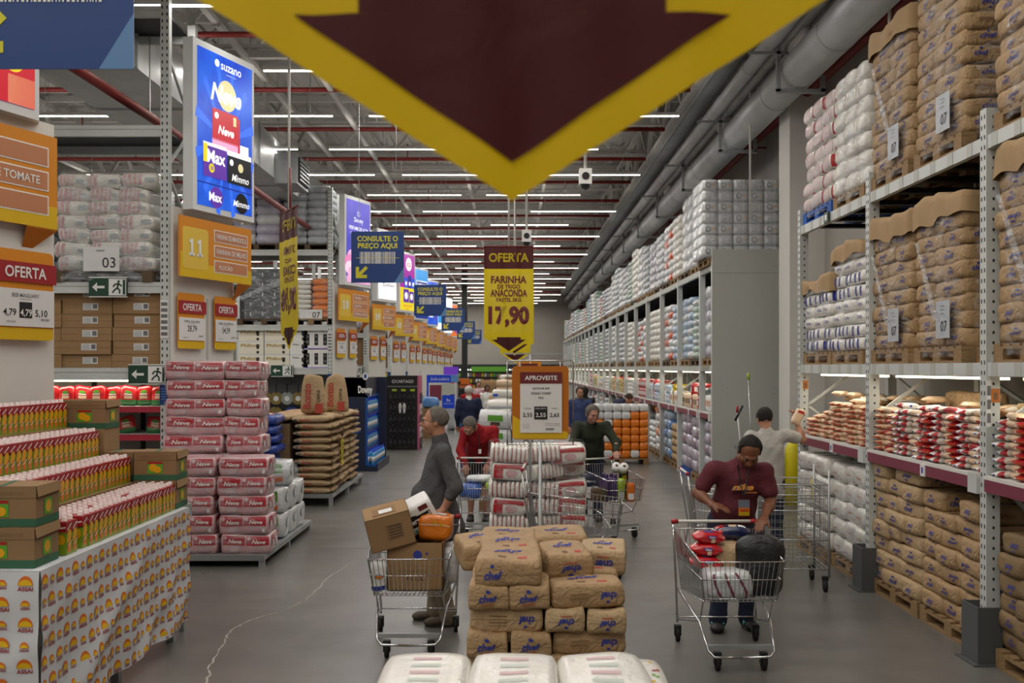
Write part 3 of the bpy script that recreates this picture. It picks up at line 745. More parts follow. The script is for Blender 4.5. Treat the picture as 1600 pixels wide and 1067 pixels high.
# floor level and mid level, bay by bay (aisle face at XF+.05)
LX = XF+.04
chef_load(LX, 7.93, 2.19, 9, 3, 'wrapped kraft flour pallet with paper cover on middle beam, just behind the second upright', '07', lh=.132)
chef_load(LX, 9.0, 2.19, 9, 4, 'narrower-looking wrapped kraft flour pallet with paper cover, middle beam, beside blue-striped sacks', '07', lh=.132)
chef_load(LX, 6.46, 2.19, 10, 5, 'wrapped kraft flour pallet cut by the picture edge on the middle beam', '07', lh=.135)
chef_load(LX, 5.3, 2.19, 10, 6, 'kraft flour pallet on the middle beam beyond the picture edge', None, lh=.135)
chef_load(LX, 7.93, 3.85, 11, 7, 'wrapped kraft flour pallet marked 07 on the top beam', '07', cover=False, lh=.132)
chef_load(LX, 9.0, 3.85, 10, 8, 'slimmer wrapped kraft flour pallet with paper cover on the top beam', '07', lh=.132)
chef_load(LX, 6.46, 3.85, 12, 9, 'wrapped kraft flour pallet at the upper right corner of the rack', '07', cover=False, lh=.132)

# generic soft packs for other loads
def pack_mesh(nm, w_, d_, h_, base, seed, prints=(), r=(.25, .25, .35), amp=.05, n=(6, 6, 4), face=None):
    f = bagfn(w_, d_, h_, r, amp, seed); b = MB(); add_bag(b, f, base, n, face=face)
    for p in prints: p(b, f)
    return b.mesh(nm)
def rects(side, items, m):
    def g(b, f):
        for (u0, u1, v0, v1) in items: bag_rect(b, f, side, u0, u1, v0, v1, m)
    return g
def txts(side, t, cu, cv, h, uw, m, **k):
    return lambda b, f: bag_text(b, f, t, side, cu, cv, h, m, uw=uw, **k)
stripe_w = [pack_mesh('rice_bag', .36, .36, .135, 'bag_white', 31+i, [rects('-x', [(-.8, -.5, -.8, .8), (.1, .4, -.8, .8)], 'ink_blue'), rects('-y', [(-.9, -.65, -.8, .8), (-.1, .15, -.8, .8), (.6, .8, -.8, .8)], 'ink_blue')] if i < 2 else [txts('-x', 'Urb', 0, 0, .6, .8, 'ink_blue'), txts('-y', 'Urb', 0, 0, .6, .8, 'ink_blue')]) for i in range(4)]
red_w = [pack_mesh('sugar_bale', .37, .37, .17, 'bag_white', 41+i, [rects('-x', [(-.9+.3*k, -.75+.3*k, -.85, .85) for k in range(6)], 'neve_pink'), rects('-y', [(-1, -.55, -.9, .9)], 'bag_red'), rects('-y', [(-.3+.33*k, -.26+.33*k, -.9, .9) for k in range(4)], 'bag_red')]) for i in range(3)]
beige_w = [pack_mesh('flour_bale', .37, .37, .18, 'kraft_pale' if i == 9 else 'bag_white', 51+i, [rects('-x', [(-.7+.4*k, -.6+.4*k, -.6, .6) for k in range(2)], 'sugar_cream')]) for i in range(3)]
def soft_load(x0, y0, z, layers, lh, meshes, seed, label, wx=1.1, wy=1.1, part='bag', cover=False, pm='wood', film_m='stretch_film', group=None, cell=.36, alt=False, tag=None, lean=0):
    root = empty('wrapped_pallet_load', (x0+wx/2, y0+wy/2, z), label=label, cat='pallet load', group=group); R = random.Random(seed)
    put('pallet', pallet_me(wx+.02, wy, pm), root)
    nx, ny = round(wx/cell), round(wy/cell)
    for l in range(layers):
        zc = .14+(l+.5)*lh
        for i in range(nx):
            for j in range(ny):
                if i > 0 and j > 0 and l < layers-1: continue
                if i > 0 and j > 0: pass
                me = meshes[(l if alt else R.randrange(len(meshes))) % len(meshes)]
                o = put(part, me, root, (-wx/2+(i+.5)*wx/nx+R.uniform(-.02, .02), -wy/2+(j+.5)*wy/ny+R.uniform(-.02, .02), zc)); o.rotation_euler = (R.uniform(-.05, .05), R.uniform(-.05, .05), R.uniform(-.06, .06))
    b = MB(); b.box(-wx/2+.22, wx/2-.1, -wy/2+.22, wy/2-.1, .14, .1+(layers-1)*lh, 'wrap_grey'); b.obj('inner_packs', root)
    H = .14+layers*lh
    if cover: put('paper_cover', cover_mesh(wx+.02, wy+.02, .16, seed), root, (0, 0, H-.12))
    put('stretch_wrap', wrap_mesh(wx+.06, wy+.06, H-.08, seed, .02, layers, film_m), root, (0, 0, .05))
    if tag: sheet(root, tag, (-wx/2-.05, 0, .3), (0, -1, 0), (0, 0, 1), .28, .3)
    return root
soft_load(LX, 10.2, 2.19, 8, .135, stripe_w, 21, 'wrapped blue and white sacks under a paper cover, behind the first upright', part='sack', cover=True, alt=True, wy=.96)
soft_load(LX, 11.2, 2.19, 6, .135, stripe_w, 22, 'lower wrapped load of blue-striped sacks at the end of the middle beam', part='sack', cover=True, alt=True, wy=1.06)
soft_load(LX, 10.15, 3.85, 7, .175, beige_w, 23, 'cloudy shrink-wrapped load of pale bales on the top beam', part='bale', film_m='stretch_film_heavy', wy=.98)
soft_load(LX, 11.2, 3.85, 7, .175, red_w, 24, 'red and white wrapped bales on a blue pallet, end of the top beam', part='bale', pm='wood_blue', wy=1.08)
b = MB(); b.box(3.44, 3.455, 11.15, 11.3, 3.74, 3.86, 'exit_green'); b.box(3.437, 3.44, 11.19, 11.26, 3.77, 3.83, 'white'); b.obj('exit_sign', label='small green exit plate on the top beam of the near rack', cat='sign')

# ---- under the red shelf: unwrapped kraft stacks (each bag a thing), white bale pallets
def chef_stack(x0, y0, layers, seed, where, wx=1.1, wy=1.12, m='kraft', lh=.140, missing=(), z=0, rows_y=None):
    p = put('wooden_pallet', pallet_me(wx+.04, wy), None, (x0+wx/2, y0+wy/2, z), label='wooden pallet under the %s' % where, cat='pallet')
    R = random.Random(seed)
    for l in range(layers):
        zc = z+.135+(l+.5)*lh
        if l % 2 == 0: cells = [(-wx/2+.28, -wy/2+.19, 'long', 'near corner'), (wx/2-.28, -wy/2+.19, 'long', 'near wall corner'), (-wx/2+.19, -wy/2+.38+.28-.09, 'short', 'aisle side middle'), (-wx/2+.28, wy/2-.19, 'long', 'far corner')]
        else: cells = [(-wx/2+.19, -wy/2+.28, 'short', 'near corner'), (-wx/2+.56, -wy/2+.28, 'short', 'second from aisle'), (wx/2-.19, -wy/2+.28, 'short', 'near wall corner'), (-wx/2+.28, .10, 'long', 'aisle side middle'), (-wx/2+.28, wy/2-.19, 'long', 'far corner')]
        if l == layers-1:
            cells = cells[:1]+[(.1, .1, 'long', 'top middle')]+cells[-1:]
        for (x, y, k, pos) in cells:
            if (l, pos) in missing: continue
            o = put('flour_bag', chef_me(k, R.randrange(4), m), None, (x0+wx/2+x+R.uniform(-.02, .02), y0+wy/2+y+R.uniform(-.012, .012), zc), label='flour bag, %s layer up, %s, %s' % (nth(l), pos, where), cat='flour bag', group='kraft flour bags in the %s' % where)
            o.rotation_euler = (R.uniform(-.03, .03), R.uniform(-.03, .03), R.uniform(-.06, .06))
chef_stack(LX, 7.62, 7, 61, 'stack by the front upright', m='kraft')
chef_stack(LX, 8.80, 8, 62, 'taller stack nearer the white bales', m='kraft_pale')
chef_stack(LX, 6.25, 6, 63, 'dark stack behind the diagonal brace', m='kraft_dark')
chef_stack(3.32, 5.25, 3, 64, 'low stack at the picture corner', m='kraft_pale')
white_bale = [pack_mesh('bale', .37, .37, .20, 'bag_white', 71+i, [rects('-x', [(-.9+.25*k, -.87+.25*k, -.9, .9) for k in range(8)], 'wrap_grey'), txts('-x', 'Qualita', 0, 0, .22, .7, 'ink_red')], amp=.09) for i in range(4)]
soft_load(LX, 10.1, 0, 5, .2, white_bale, 25, 'white bales on a pallet left of the guarded upright', part='bale')
ld2 = soft_load(LX-.06, 11.25, 0, 5, .205, white_bale, 26, 'white bales with a yellow strap ribbon on the floor pallet', part='bale', wy=1.06)
b = MB()
def ribbon(u, v): return (-.62-.03*math.sin(u*3), -.30-.12*math.sin(u*2.6)+.05*v, .92-u*.3+.02*math.sin(u*9))
b.grid(10, 1, ribbon, 'yellow'); b.obj('ribbon', ld2)

# sugar and flour 1 kg bags on the shelf: every one a thing
def small_bag(seed, m, mcap, mtext=None, w_=.24, d_=.12, h_=.052):
    f = bagfn(w_, d_, h_, (.35, .35, .7), .08, seed, pinch=.5); b = MB(); V, F = boxgrid(9, 4, 3)
    W = f(V); cap = (lambda c: (c[1] < -.4 and c[0] < -.72) or c[0] > .7) if m == 'bag_white' else (lambda c: abs(c[0]) > .76 and c[2] < .2); ends = [q for q in F if cap(V[list(q)].mean(0))]; mid = [q for q in F if not cap(V[list(q)].mean(0))]
    b.add(W, mid, m, True); b.add(W, ends, mcap, True)
    if mtext:
        for s in ('-y', '-x'): bag_disc(b, f, s, 0, 0, .25 if s == '-x' else .12, .4, mtext, lift=1.05)
        bag_disc(b, f, '+z', 0, 0, .12, .5, mtext, lift=1.05)
    return b.mesh('sugar_bag')
SB = {'white': [small_bag(81+i, 'bag_white', 'bag_red', 'ink_blue') for i in range(3)], 'cream': [small_bag(85+i, 'sugar_cream', 'bag_red') for i in range(3)], 'orange': [small_bag(88+i, 'sugar_cream', 'bag_orange') for i in range(3)], 'red': [small_bag(92+i, 'bag_red', 'bag_orange', 'white') for i in range(3)]}
R = random.Random(5)
def shelf_bags(y0, y1, ncol, kinds, top, where, x_in=.14, rot=PI/2):
    """columns along the shelf; each bag lies with its end to the aisle or along it"""
    ws = (y1-y0)/ncol
    for c in range(ncol):
        kd = kinds[c % len(kinds)]; n = top[c % len(top)]; y = y0+(c+.5)*ws
        for l in range(n):
            along = kd == 'cream'
            k2 = kd if R.random() > .06 else 'red' if kd != 'orange' else 'cream'
            o = put('sugar_bag', R.choice(SB[k2]), None, (XF+x_in+R.uniform(-.015, .02), y+R.uniform(-.008, .008), 1.36+.028+l*.052), label='%s one-kilo bag, %s up in %s column, %s' % ({'white': 'white', 'cream': 'cream', 'orange': 'orange-ended', 'red': 'red'}[k2], nth(l), nth(c), where), cat='sugar bag', group='one-kilo bags on the red shelf')
            o.rotation_euler = (R.uniform(-.06, .06), R.uniform(-.08, .08), (PI/2 if along else 0)+R.uniform(-.12, .12))
            o.scale = (.98, 1.0 if along else min(1.25, ws/.125), 1)
shelf_bags(7.6, 9.1, 9, ['white', 'cream', 'white', 'red', 'cream', 'white', 'red', 'white', 'cream'], [7, 9, 9, 8, 9, 9, 8, 9, 8], 'white and red piles by the front upright')
shelf_bags(9.12, 9.9, 5, ['white', 'white', 'orange', 'cream', 'orange'], [8, 9, 7, 8, 8], 'piles just before the second upright')
shelf_bags(10.05, 11.6, 10, ['orange', 'orange', 'cream', 'orange', 'orange', 'cream', 'orange', 'orange', 'cream', 'orange'], [7, 8, 7, 9, 8, 7, 8, 8, 7, 6], 'orange piles past the second upright')
shelf_bags(11.62, 12.2, 4, ['cream', 'orange', 'orange', 'orange'], [5, 5, 4, 4], 'lowest piles at the shelf end')
shelf_bags(6.6, 7.45, 6, ['cream', 'white', 'cream', 'red', 'cream', 'white'], [9, 8, 9, 8, 9, 8], 'piles in the bay nearest the viewer')
# rear rows heaped behind: nobody could count them apart
b = MB(); RB = random.Random(9)
for i in range(150):
    y = RB.uniform(7.6, 12.1)
    if abs(y-9.97) < .12: continue
    f = bagfn(.26, .14, .06, (.35, .35, .7), .08, i, pinch=.5); V, F = boxgrid(6, 3, 2); W = f(V)
    a = RB.uniform(-.4, .4)+(PI/2 if RB.random() < .5 else 0); c_, s_ = math.cos(a), math.sin(a)
    W = W @ np.array([[c_, s_, 0], [-s_, c_, 0], [0, 0, 1]])+np.array([XF+RB.uniform(.36, .95), y, 1.36+RB.uniform(.03, .50)])
    b.add(W, F, RB.choice(['sugar_cream', 'bag_orange', 'bag_white', 'sugar_cream', 'kraft_pale', 'sugar_cream']), True)
b.box(XF+.36, XF+1.0, 7.6, 9.85, 1.36, 1.72, 'sugar_cream'); b.box(XF+.36, XF+1.0, 10.1, 12.0, 1.36, 1.74, 'sugar_cream')
b.obj('heaped_bags', label='jumbled bags heaped behind the neat piles on the red shelf', cat='bags', kind='stuff')
for i in range(9):     # bags standing upright on top at the back
    f_ = bagfn(.16, .10, .21, (.35, .35, .2), .05, 200+i); q = MB(); add_bag(q, f_, 'kraft_pale', (4, 3, 5)); 
    q.obj('flour_packet', loc=(XF+.72, 9.7-i*.115, 1.72+.11), rz=PI/2, label='cream paper packet standing upright at the back, %s from the second upright' % nth(i), cat='packet', group='cream packets standing behind the sugar')

# ---- the far rack: shrink-wrapped loads, one after another
def far_load_mesh(nm, wx, wy, h, seed, cols, lh, m, m2=None):
    b = MB(); R = random.Random(seed); n = max(2, int(h/lh)); nx = cols
    for l in range(n):
        for j in range(2):
            for i in range(2):
                f = bagfn(wx/2*1.0, wy/2*1.0, h/n*1.02, (.12, .12, .35), .05, seed*31+l*4+j*2+i); V, F = boxgrid(3, 3, 2)
                mm = m2 if (m2 and (l+i+j) % 3 == 0) else m
                b.add(f(V)+np.array([(-.5+i)*wx/2, (-.5+j)*wy/2, (l+.5)*h/n]), F, mm, True)
    return b.mesh(nm)
FL = []
for i, (m, m2, lh) in enumerate([('wrap_white', None, .19), ('wrap_grey', None, .16), ('wrap_white', 'wrap_grey', .17), (mat('wrap_lilac', '#b9b5c6', .3, bump=.7, bscale=12, coat=.6, var=.1), 'wrap_white', .2), (mat('wrap_blue', '#9fb9d2', .3, bump=.7, bscale=12, coat=.6, var=.1), 'wrap_white', .15), ('wrap_white', 'bag_orange', .16), (mat('wrap_mint', '#a9c4b4', .3, bump=.7, bscale=12, coat=.6, var=.1), 'wrap_grey', .14), ('bag_white', None, .15)]):
    FL.append((far_load_mesh('packs', 1.06, 1.08, 1.3, i+3, 3, lh, m, m2), ['white', 'grey', 'white and grey', 'lilac', 'pale blue', 'white and orange', 'mint green', 'cloudy white'][i]))
FW = wrap_mesh(1.1, 1.12, 1.3, 77, .015, 7, 'stretch_film'); R = random.Random(12)
cnt = [0, 0]
seq_top = [None, 1, 0, 7, 5, 2, 3, 1, 0, 7, 6, 2, 0, 1, 2]; seq_mid = [3, 6, 4, 4, 5, 7, 7, 0, 5, 0, 7, 2, 1, 0, 2]
for level, z in ((0, 3.95), (1, 2.19)):
    k = 0
    for bay in range(len(far_posts)-1):
        y0, y1 = far_posts[bay]+.08, far_posts[bay+1]-.08
        slots = [y0] if y1-y0 < 1.5 else [y0, (y0+y1)/2]
        for y in slots:
            wy = min(1.1, (y1-y0)/len(slots)-.04)
            if level == 0 and (y < 19.9 and k == 0): k += 1; continue
            seq = seq_top if level == 0 else seq_mid
            v = seq[k] if k < len(seq) and seq[k] is not None else R.randrange(8)
            hs = R.uniform(.92, 1.12) if level == 0 else R.uniform(.85, 1.0)
            if level == 0 and k > 14: hs = R.uniform(.62, .8) if (k//5) % 2 else R.uniform(.9, 1.05)
            if k < 7 and level == 0: hs = [1, 1.13, 1.15, 1.0, .98, .95, .92][k]
            e = empty('wrapped_pallet_load', (LX+.55, y+wy/2, z), label='%s wrapped pallet load, %s past the grey end panel on the %s beam' % (FL[v][1], nth(k), 'top' if level == 0 else 'middle'), cat='pallet load', group='wrapped pallets on the %s beam of the far rack' % ('top' if level == 0 else 'middle'))
            put('pallet', pallet_me(1.12, 1.08, R.choice(['wood', 'dark_wood', 'wood'])), e)
            o = put('packs', FL[v][0], e, (0, 0, .14)); o.scale = (1, wy/1.1, hs)
            if k < 16: o = put('stretch_wrap', FW, e, (0, 0, .12)); o.scale = (1, wy/1.1, hs)
            k += 1
# the big load of printed boxes above the end panel
e = empty('wrapped_pallet_load', (3.98, 18.35, 3.95), label='high wrapped load of pale grey printed packs above the grey end panel', cat='pallet load')
o = put('pallet', pallet_me(1.12, 1.06), e)
R = random.Random(3)
for l in range(7):
    for i in range(5):
        f = bagfn(.262, .52, .192, (.12, .12, .14), .02, l*9+i); b = MB(); add_bag(b, f, 'wrap_white', (4, 3, 3))
        if (l+i//2) % 2 == 0: bag_disc(b, f, '-y', -.3, 0, .38, .5, 'ink_grey'); bag_disc(b, f, '-y', -.3, 0, .30, .4, 'wrap_white', lift=1.05); bag_rect(b, f, '-y', .3, .7, -.25, .25, 'sugar_cream')
        else: bag_rect(b, f, '-y', -.05, .0, -.9, .9, 'wrap_grey'); bag_rect(b, f, '-y', .5, .55, -.9, .9, 'wrap_grey')
        b.obj('boxed_pack', e, (-.53+i*.268, -.27, .14+(l+.5)*.192))
for l in range(7):
    for i in range(1): 
        f = bagfn(.262, .52, .192, (.12, .12, .14), .02, l*9+i+70); b = MB(); add_bag(b, f, 'wrap_white', (4, 3, 3)); b.obj('boxed_pack', e, (-.53, .26, .14+(l+.5)*.192))
b = MB(); b.box(-.4, .67, 0, .5, .14, 1.44, 'wrap_white'); b.obj('inner_packs', e)
o = put('stretch_wrap', wrap_mesh(1.42, 1.14, 1.36, 5, .006, 7, 'stretch_film'), e, (0.01, -.01, .12))
# floor pallets of the far rack
fl_seq = [3, 3, 3, 7, 4, 2, 5, 7, 1, 0]
k = 0
fl_me = {'lilac_pack': None}
packs_f = []
for i, (m, m2, lh, nm) in enumerate([('wrap_lilac', 'purple_pack', .2, 'lilac-printed tissue packs'), ('wrap_white', None, .18, 'white sacks'), ('wrap_blue', 'blue_bag', .17, 'light blue packs'), ('kraft_pale', None, .17, 'cream sacks'), ('wrap_white', 'orange_pack', .16, 'white and orange packs'), ('wrap_grey', None, .16, 'grey sacks')]):
    if m2 == 'purple_pack' and m2 not in MATS: mat('purple_pack', '#8d7d92', .3, bump=.6, bscale=12, coat=.6, var=.15)
    packs_f.append((far_load_mesh('packs', 1.0, 1.04, 1.0, 40+i, 3, lh, m, m2), nm))
fseq = [0, 0, 0, 3, 2, 4, 1, 5, 1, 4, 1, 5]
for bay in range(len(far_posts)-1):
    y0, y1 = far_posts[bay]+.1, far_posts[bay+1]-.1
    for y in ([y0] if y1-y0 < 1.5 else [y0, (y0+y1)/2]):
        wy = min(1.08, (y1-y0)/(1 if y1-y0 < 1.5 else 2)-.05); v = fseq[k] if k < len(fseq) else R.randrange(6); hs = [1.05, 1.1, 1.15, .8, 1.05, 1.1, .7, .65][k] if k < 8 else R.uniform(.7, 1.1)
        e = empty('pallet_load', (LX+.5, y+wy/2, 0), label='%s on a floor pallet, %s past the grey end panel' % (packs_f[v][1], nth(k)), cat='pallet load', group='floor pallets under the far rack')
        put('pallet', pallet_me(1.0, 1.04, 'wood_blue' if k == 2 else 'wood'), e); o = put('packs', packs_f[v][0], e, (0, 0, .14)); o.scale = (1, wy/1.06, hs); k += 1
# goods on the lit shelf of the far rack
good = []
for i, (w_, h_, m, m2, nm) in enumerate([(.16, .30, 'white', 'orange_pack', 'white and orange jar pack'), (.2, .12, 'bag_white', None, 'white bag'), (.2, .11, 'oferta_yellow', 'bag_white', 'yellow-green bag'), (.18, .25, 'bag_red', 'white', 'red pack'), (.2, .2, 'wrap_blue', 'white', 'pale blue pack'), (.16, .28, 'sugar_cream', 'dark_wood', 'cream carton')]):
    f = bagfn(.3, w_, h_, (.2, .2, .3), .03, 300+i); q = MB(); add_bag(q, f, m, (4, 4, 4)); 
    if m2: bag_rect(q, f, '-x', -.7, .7, -.4, .35, m2); bag_rect(q, f, '-y', -.7, .7, -.4, .35, m2)
    good.append((q.mesh('pack'), w_, h_, nm))
R = random.Random(8); cnt_ = 0
for bay in range(0, 12):
    y = far_posts[bay]+.12; ye = far_posts[bay+1]-.1; v0 = [0, 5, 0, 4, 3, 1, 2, 2, 1, 5, 2, 3][bay]; c = 0
    while y < ye-.1:
        v = v0 if R.random() < .6 else R.randrange(6); me, wd, hh, nm = good[v]; n = int(.52/hh); s_ = 1 if bay < 4 else 1.6
        for l in range(min(n, 4)):
            if y+wd*s_ > ye: break
            o = put('shelf_pack', me, None, (XF+.22, y+wd*s_/2, 1.36+hh*(l+.5)), label='%s on the lit far shelf, %s bay, %s pile, %s up' % (nm, nth(bay), nth(c), nth(l)), cat='pack', group='goods on the lit shelf of the far rack'); o.scale = (1, s_*.97, 1)
        y += wd*s_+.01; c += 1
# ---------------- left side: racks across the view with end caps on the main aisle ----------------
U = Vector((.342, .94, 0)); N_ = Vector((.94, -.342, 0)); UP = Vector((0, 0, 1))     # end cap facet: along, outward, up
ROWS = [('12', 6.95, None), ('11', 12.0, ['FARINHA DE MANDIOCA', 'FARINHA DE MILHO', 'FLOCÃO']), ('10', 22.9, ['PANELA', 'ELETRO', 'CONSERVAS E FRASCO']), ('09', 28.4, ['LITEIRA', 'BANHO MARIA', 'CAFÉ']), ('08', 33.9, ['SABÃO', 'AMACIANTE', 'DESINFETANTE']), ('07', 39.4, ['ALVEJANTE', 'LIMPEZA', 'BALDE']), ('06', 44.9, ['FRALDA', 'HIGIENE', 'PAPEL']), ('05', 50.4, ['SHAMPOO', 'CREME', 'GEL']), ('04', 55.9, ['RAÇÃO', 'PET', 'AREIA']), ('03', 61.4, ['VINHO', 'SUCO', 'ÁGUA'])]
def RI(r): return [q[0] for q in ROWS].index(r)
XE = -3.97
def fac(D, t, z, out=0.0, s0=XE): return Vector((s0, D, z))+U*t+N_*out
def plate(b, D, t0, t1, z0, z1, out, th, m):
    """panel on the facet with thickness th, its face at `out`"""
    a, c = fac(D, t0, z0, out), fac(D, t1, z0, out)
    b.poly([a, c, c+UP*(z1-z0), a+UP*(z1-z0)], m, th, N_)
def ftext(b, D, t, z, out, s, h, m, wmax=None, **k): b.text(s, fac(D, t, z, out), U, UP, h, m, wmax=wmax, **k)
def round_plate(b, D, t0, t1, z0, z1, out, th, m, r=.05):
    P = []
    for (cx, cz, a0) in ((t1-r, z1-r, 0), (t0+r, z1-r, 90), (t0+r, z0+r, 180), (t1-r, z0+r, 270)):
        for k in range(5): a = math.radians(a0+k*22.5); P.append(fac(D, cx+r*math.cos(a), cz+r*math.sin(a), out))
    b.poly(P, m, th, N_)
def digits(b, D, t, z, o, s):
    for i, ch in enumerate(s):
        c = t-.075+i*.15
        if ch == '1':
            plate(b, D, c-.02, c+.022, z-.10, z+.10, o, .002, 'white'); plate(b, D, c-.05, c+.052, z-.10, z-.068, o, .002, 'white'); plate(b, D, c-.05, c-.015, z+.052, z+.085, o, .002, 'white')
        else: ftext(b, D, c, z, o, ch, .20, 'white', width=.115, bold=.05)
def lightbox(row, D):
    """backlit advert box; own artwork per row"""
    names = {'12': 'lit advert box with a magenta juice poster above the tomato sign', '11': 'lit blue advert box with paper packs above sign 11', '10': 'lit violet advert box with a pink flower above sign 10', '09': 'white lit advert box above sign 09', '08': 'magenta and yellow lit advert box above sign 08', '07': 'sky blue lit advert box above sign 07', '06': 'deep blue lit advert box above sign 06'}
    e = empty('advert_lightbox', (0, 0, 0), label=names.get(row, 'small far lit advert box, %s one from the front' % nth(RI(row))), cat='advert')
    t0, t1, z0, z1 = .10, 1.34, 4.02, 6.05; o_ = .20
    if row == '12': t0, t1, o_ = -.35, .88, .10
    b = MB(); plate(b, D, t0, t1, z0, z1, o_, .14, 'lb_frame')
    # chamfered far side
    a, c = fac(D, t1, z0, o_), fac(D, t1+.12, z0, o_-.13)
    b.poly([a, c, c+UP*(z1-z0-.02), a+UP*(z1-z0)], 'lb_frame', .15, N_)
    b.obj('frame', e)
    q0, q1, w0, w1 = t0+.08, t1-.05, z0+.07, z1-.08; o1 = o_+.004; tm = (q0+q1)/2
    base = {'12': 'lb_magenta', '11': 'lb_blue', '10': 'lb_violet', '09': 'lb_white', '08': 'lb_magenta', '07': 'lb_cyan', '06': 'lb_blue', '05': 'lb_white', '04': 'lb_white', '03': 'lb_orange'}[row]
    b = MB(); plate(b, D, q0, q1, w0, w1, o1, .003, base); o2 = o1+.004; o3 = o2+.004
    def rect(a0, a1, c0, c1, m, o=o2): plate(b, D, a0, a1, c0, c1, o, .002, m)
    def disc(t, z, r, m, o=o2, rv=None): b.disc(fac(D, t, z, o), U, UP, r, rv or r, m)
    def tx(s, t, z, h, m, wm, o=o3, **k): ftext(b, D, t, z, o, s, h, m, wmax=wm, **k)
    if row == '11':
        for k in range(12):
            a = k*PI/6+.2; c0 = fac(D, tm, 4.95, o2-.003); b.poly([c0, c0+U*.75*math.cos(a)*.8+UP*.95*math.sin(a), c0+U*.75*math.cos(a+.13)*.8+UP*.95*math.sin(a+.13)], mat('lb_ray', '#2c63e0', .3, emit=.9), 0)
        disc(tm-.18, 5.86, .045, 'lb_white'); tx('suzano', tm+.1, 5.84, .075, 'lb_white', .42); tx('nós plantamos o futuro', tm+.1, 5.76, .02, 'lb_white', .42, bold=0)
        disc(tm+.02, 5.50, .19, 'lb_sand'); tx('Neve', tm, 5.50, .22, 'lb_white', .62, shear=.25, bold=.03)
        rect(.46, .98, 4.92, 5.30, 'lb_red'); rect(.46, .98, 4.80, 4.94, 'lb_pink'); rect(.98, 1.02, 4.80, 5.27, 'lb_red'); tx('Neve', .73, 5.06, .11, 'lb_white', .38, shear=.25, bold=.03); disc(.54, 5.22, .04, 'lb_white', o3); rect(.88, .94, 5.16, 5.27, 'lb_sand', o3)
        rect(.28, .74, 4.45, 4.82, 'lb_purple', o3); rect(.28, .74, 4.82, 4.86, 'lb_white', o3); rect(.28, .36, 4.62, 4.84, 'lb_yellow', o3+.002); tx('Max', .53, 4.70, .16, 'lb_white', .36, o=o3+.005, bold=.03); disc(.44, 4.56, .055, 'lb_yellow', o3+.003); tx('30', .44, 4.56, .05, 'lb_purple', .08, o=o3+.006)
        rect(.76, 1.26, 4.44, 4.78, 'lb_black', o3); rect(.76, 1.26, 4.78, 4.84, 'lb_white', o3); disc(.84, 4.70, .04, 'lb_white', o3+.002); disc(1.03, 4.66, .055, 'lb_sand', o3+.002); tx('Mimmo', 1.02, 4.52, .09, 'lb_white', .36, o=o3+.005, shear=.25); rect(1.02, 1.2, 4.84, 4.95, 'lb_white', o3)
        rect(q0, q1, 4.36, 4.375, mat('lb_deep', '#0b2a86', .3, emit=.7))
        disc(.54, 4.22, .13, 'lb_purple'); tx('Max', .52, 4.22, .11, 'lb_white', .3, bold=.03); disc(1.06, 4.22, .13, 'lb_black'); tx('Mimmo', 1.05, 4.21, .08, 'lb_white', .36, shear=.25)
    elif row == '10':
        disc(tm, 5.68, .06, 'lb_white'); disc(tm, 5.68, .045, 'lb_violet', o3); tx('Downy', tm, 5.52, .14, 'lb_white', .42)
        tx('PERFUME DE ALTA', tm, 5.34, .08, 'lb_white', .9); tx('FIXAÇÃO E DURAÇÃO', tm, 5.22, .08, 'lb_white', 1.05)
        for k in range(9):
            a = k*.7; disc(tm-.2+.24*math.cos(a), 4.50+.22*math.sin(a), .20, mat('lb_rose%d' % (k % 3), ['#e3a5c6', '#d77bb0', '#efc6dc'][k % 3], .4, emit=.8), o2+.0008*k, .15)
        rect(q0, q1, w0, w0+.14, 'lb_pink'); rect(tm-.12, tm+.0, 4.8, 5.1, 'lb_white'); rect(tm+.3, tm+.48, 4.5, 4.9, 'lb_white')
    elif row == '09':
        disc(.50, 4.5, .055, 'ink_grey'); disc(.50, 4.5, .035, 'lb_white', o3); tx('CARTAGO', .86, 4.5, .085, 'ink_grey', .55, bold=.0)
    elif row == '08':
        rect(q0, q1, w0, 4.85, 'lb_yellow'); disc(tm+.1, 5.65, .22, 'lb_white'); tx('ica', tm+.1, 5.66, .2, 'lb_red', .4); 
        for k, (x, m) in enumerate([(.5, 'lb_blue'), (.78, 'lb_deep'), (1.05, 'lb_blue')]): rect(x, x+.24, 4.85, 5.2+.08*(k % 2), m, o3); disc(x+.12, 5.0, .07, 'lb_white', o3+.003)
        rect(.42, .82, 4.36, 4.8, 'lb_purple', o3+.004); rect(.86, 1.2, 4.36, 4.74, 'lb_purple', o3+.004); disc(.62, 4.58, .12, 'lb_white', o3+.007); disc(1.03, 4.56, .11, 'lb_white', o3+.007)
        tx('LIMPEZA QUE RENDE', tm, 4.24, .06, 'lb_red', 1.0); tx('PARA VOCÊ', tm, 4.15, .05, 'lb_red', .7)
    elif row == '07':
        rect(.25, 1.25, 5.2, 5.55, 'lb_white'); rect(.28, 1.22, 5.24, 5.51, 'lb_deep', o3); tx('LIMPINHO', tm, 5.38, .14, 'lb_white', .85, o=o3+.004); rect(q0, q1, w0, w0+.35, 'lb_deep')
    elif row == '12':
        rect(q0, q1, w0, w0+.45, 'lb_red'); tx('TOMADO', tm, 4.9, .16, 'lb_white', .9, shear=-.2); disc(tm+.15, 4.45, .17, mat('lb_fruit', '#c4311d', .3, emit=.7)); disc(tm-.2, 4.40, .13, 'lb_orange'); disc(tm+.35, 4.42, .10, 'lb_yellow'); rect(q1-.25, q1, w0, 4.3, 'lb_sand')
    else:
        rect(q0+.1, q1-.1, 5.2, 5.5, 'lb_deep'); rect(q0+.2, q0+.6, 4.4, 5.0, 'lb_cyan' if row != '06' else 'lb_white'); rect(q0+.7, q1-.1, 4.3, 4.9, 'lb_violet')
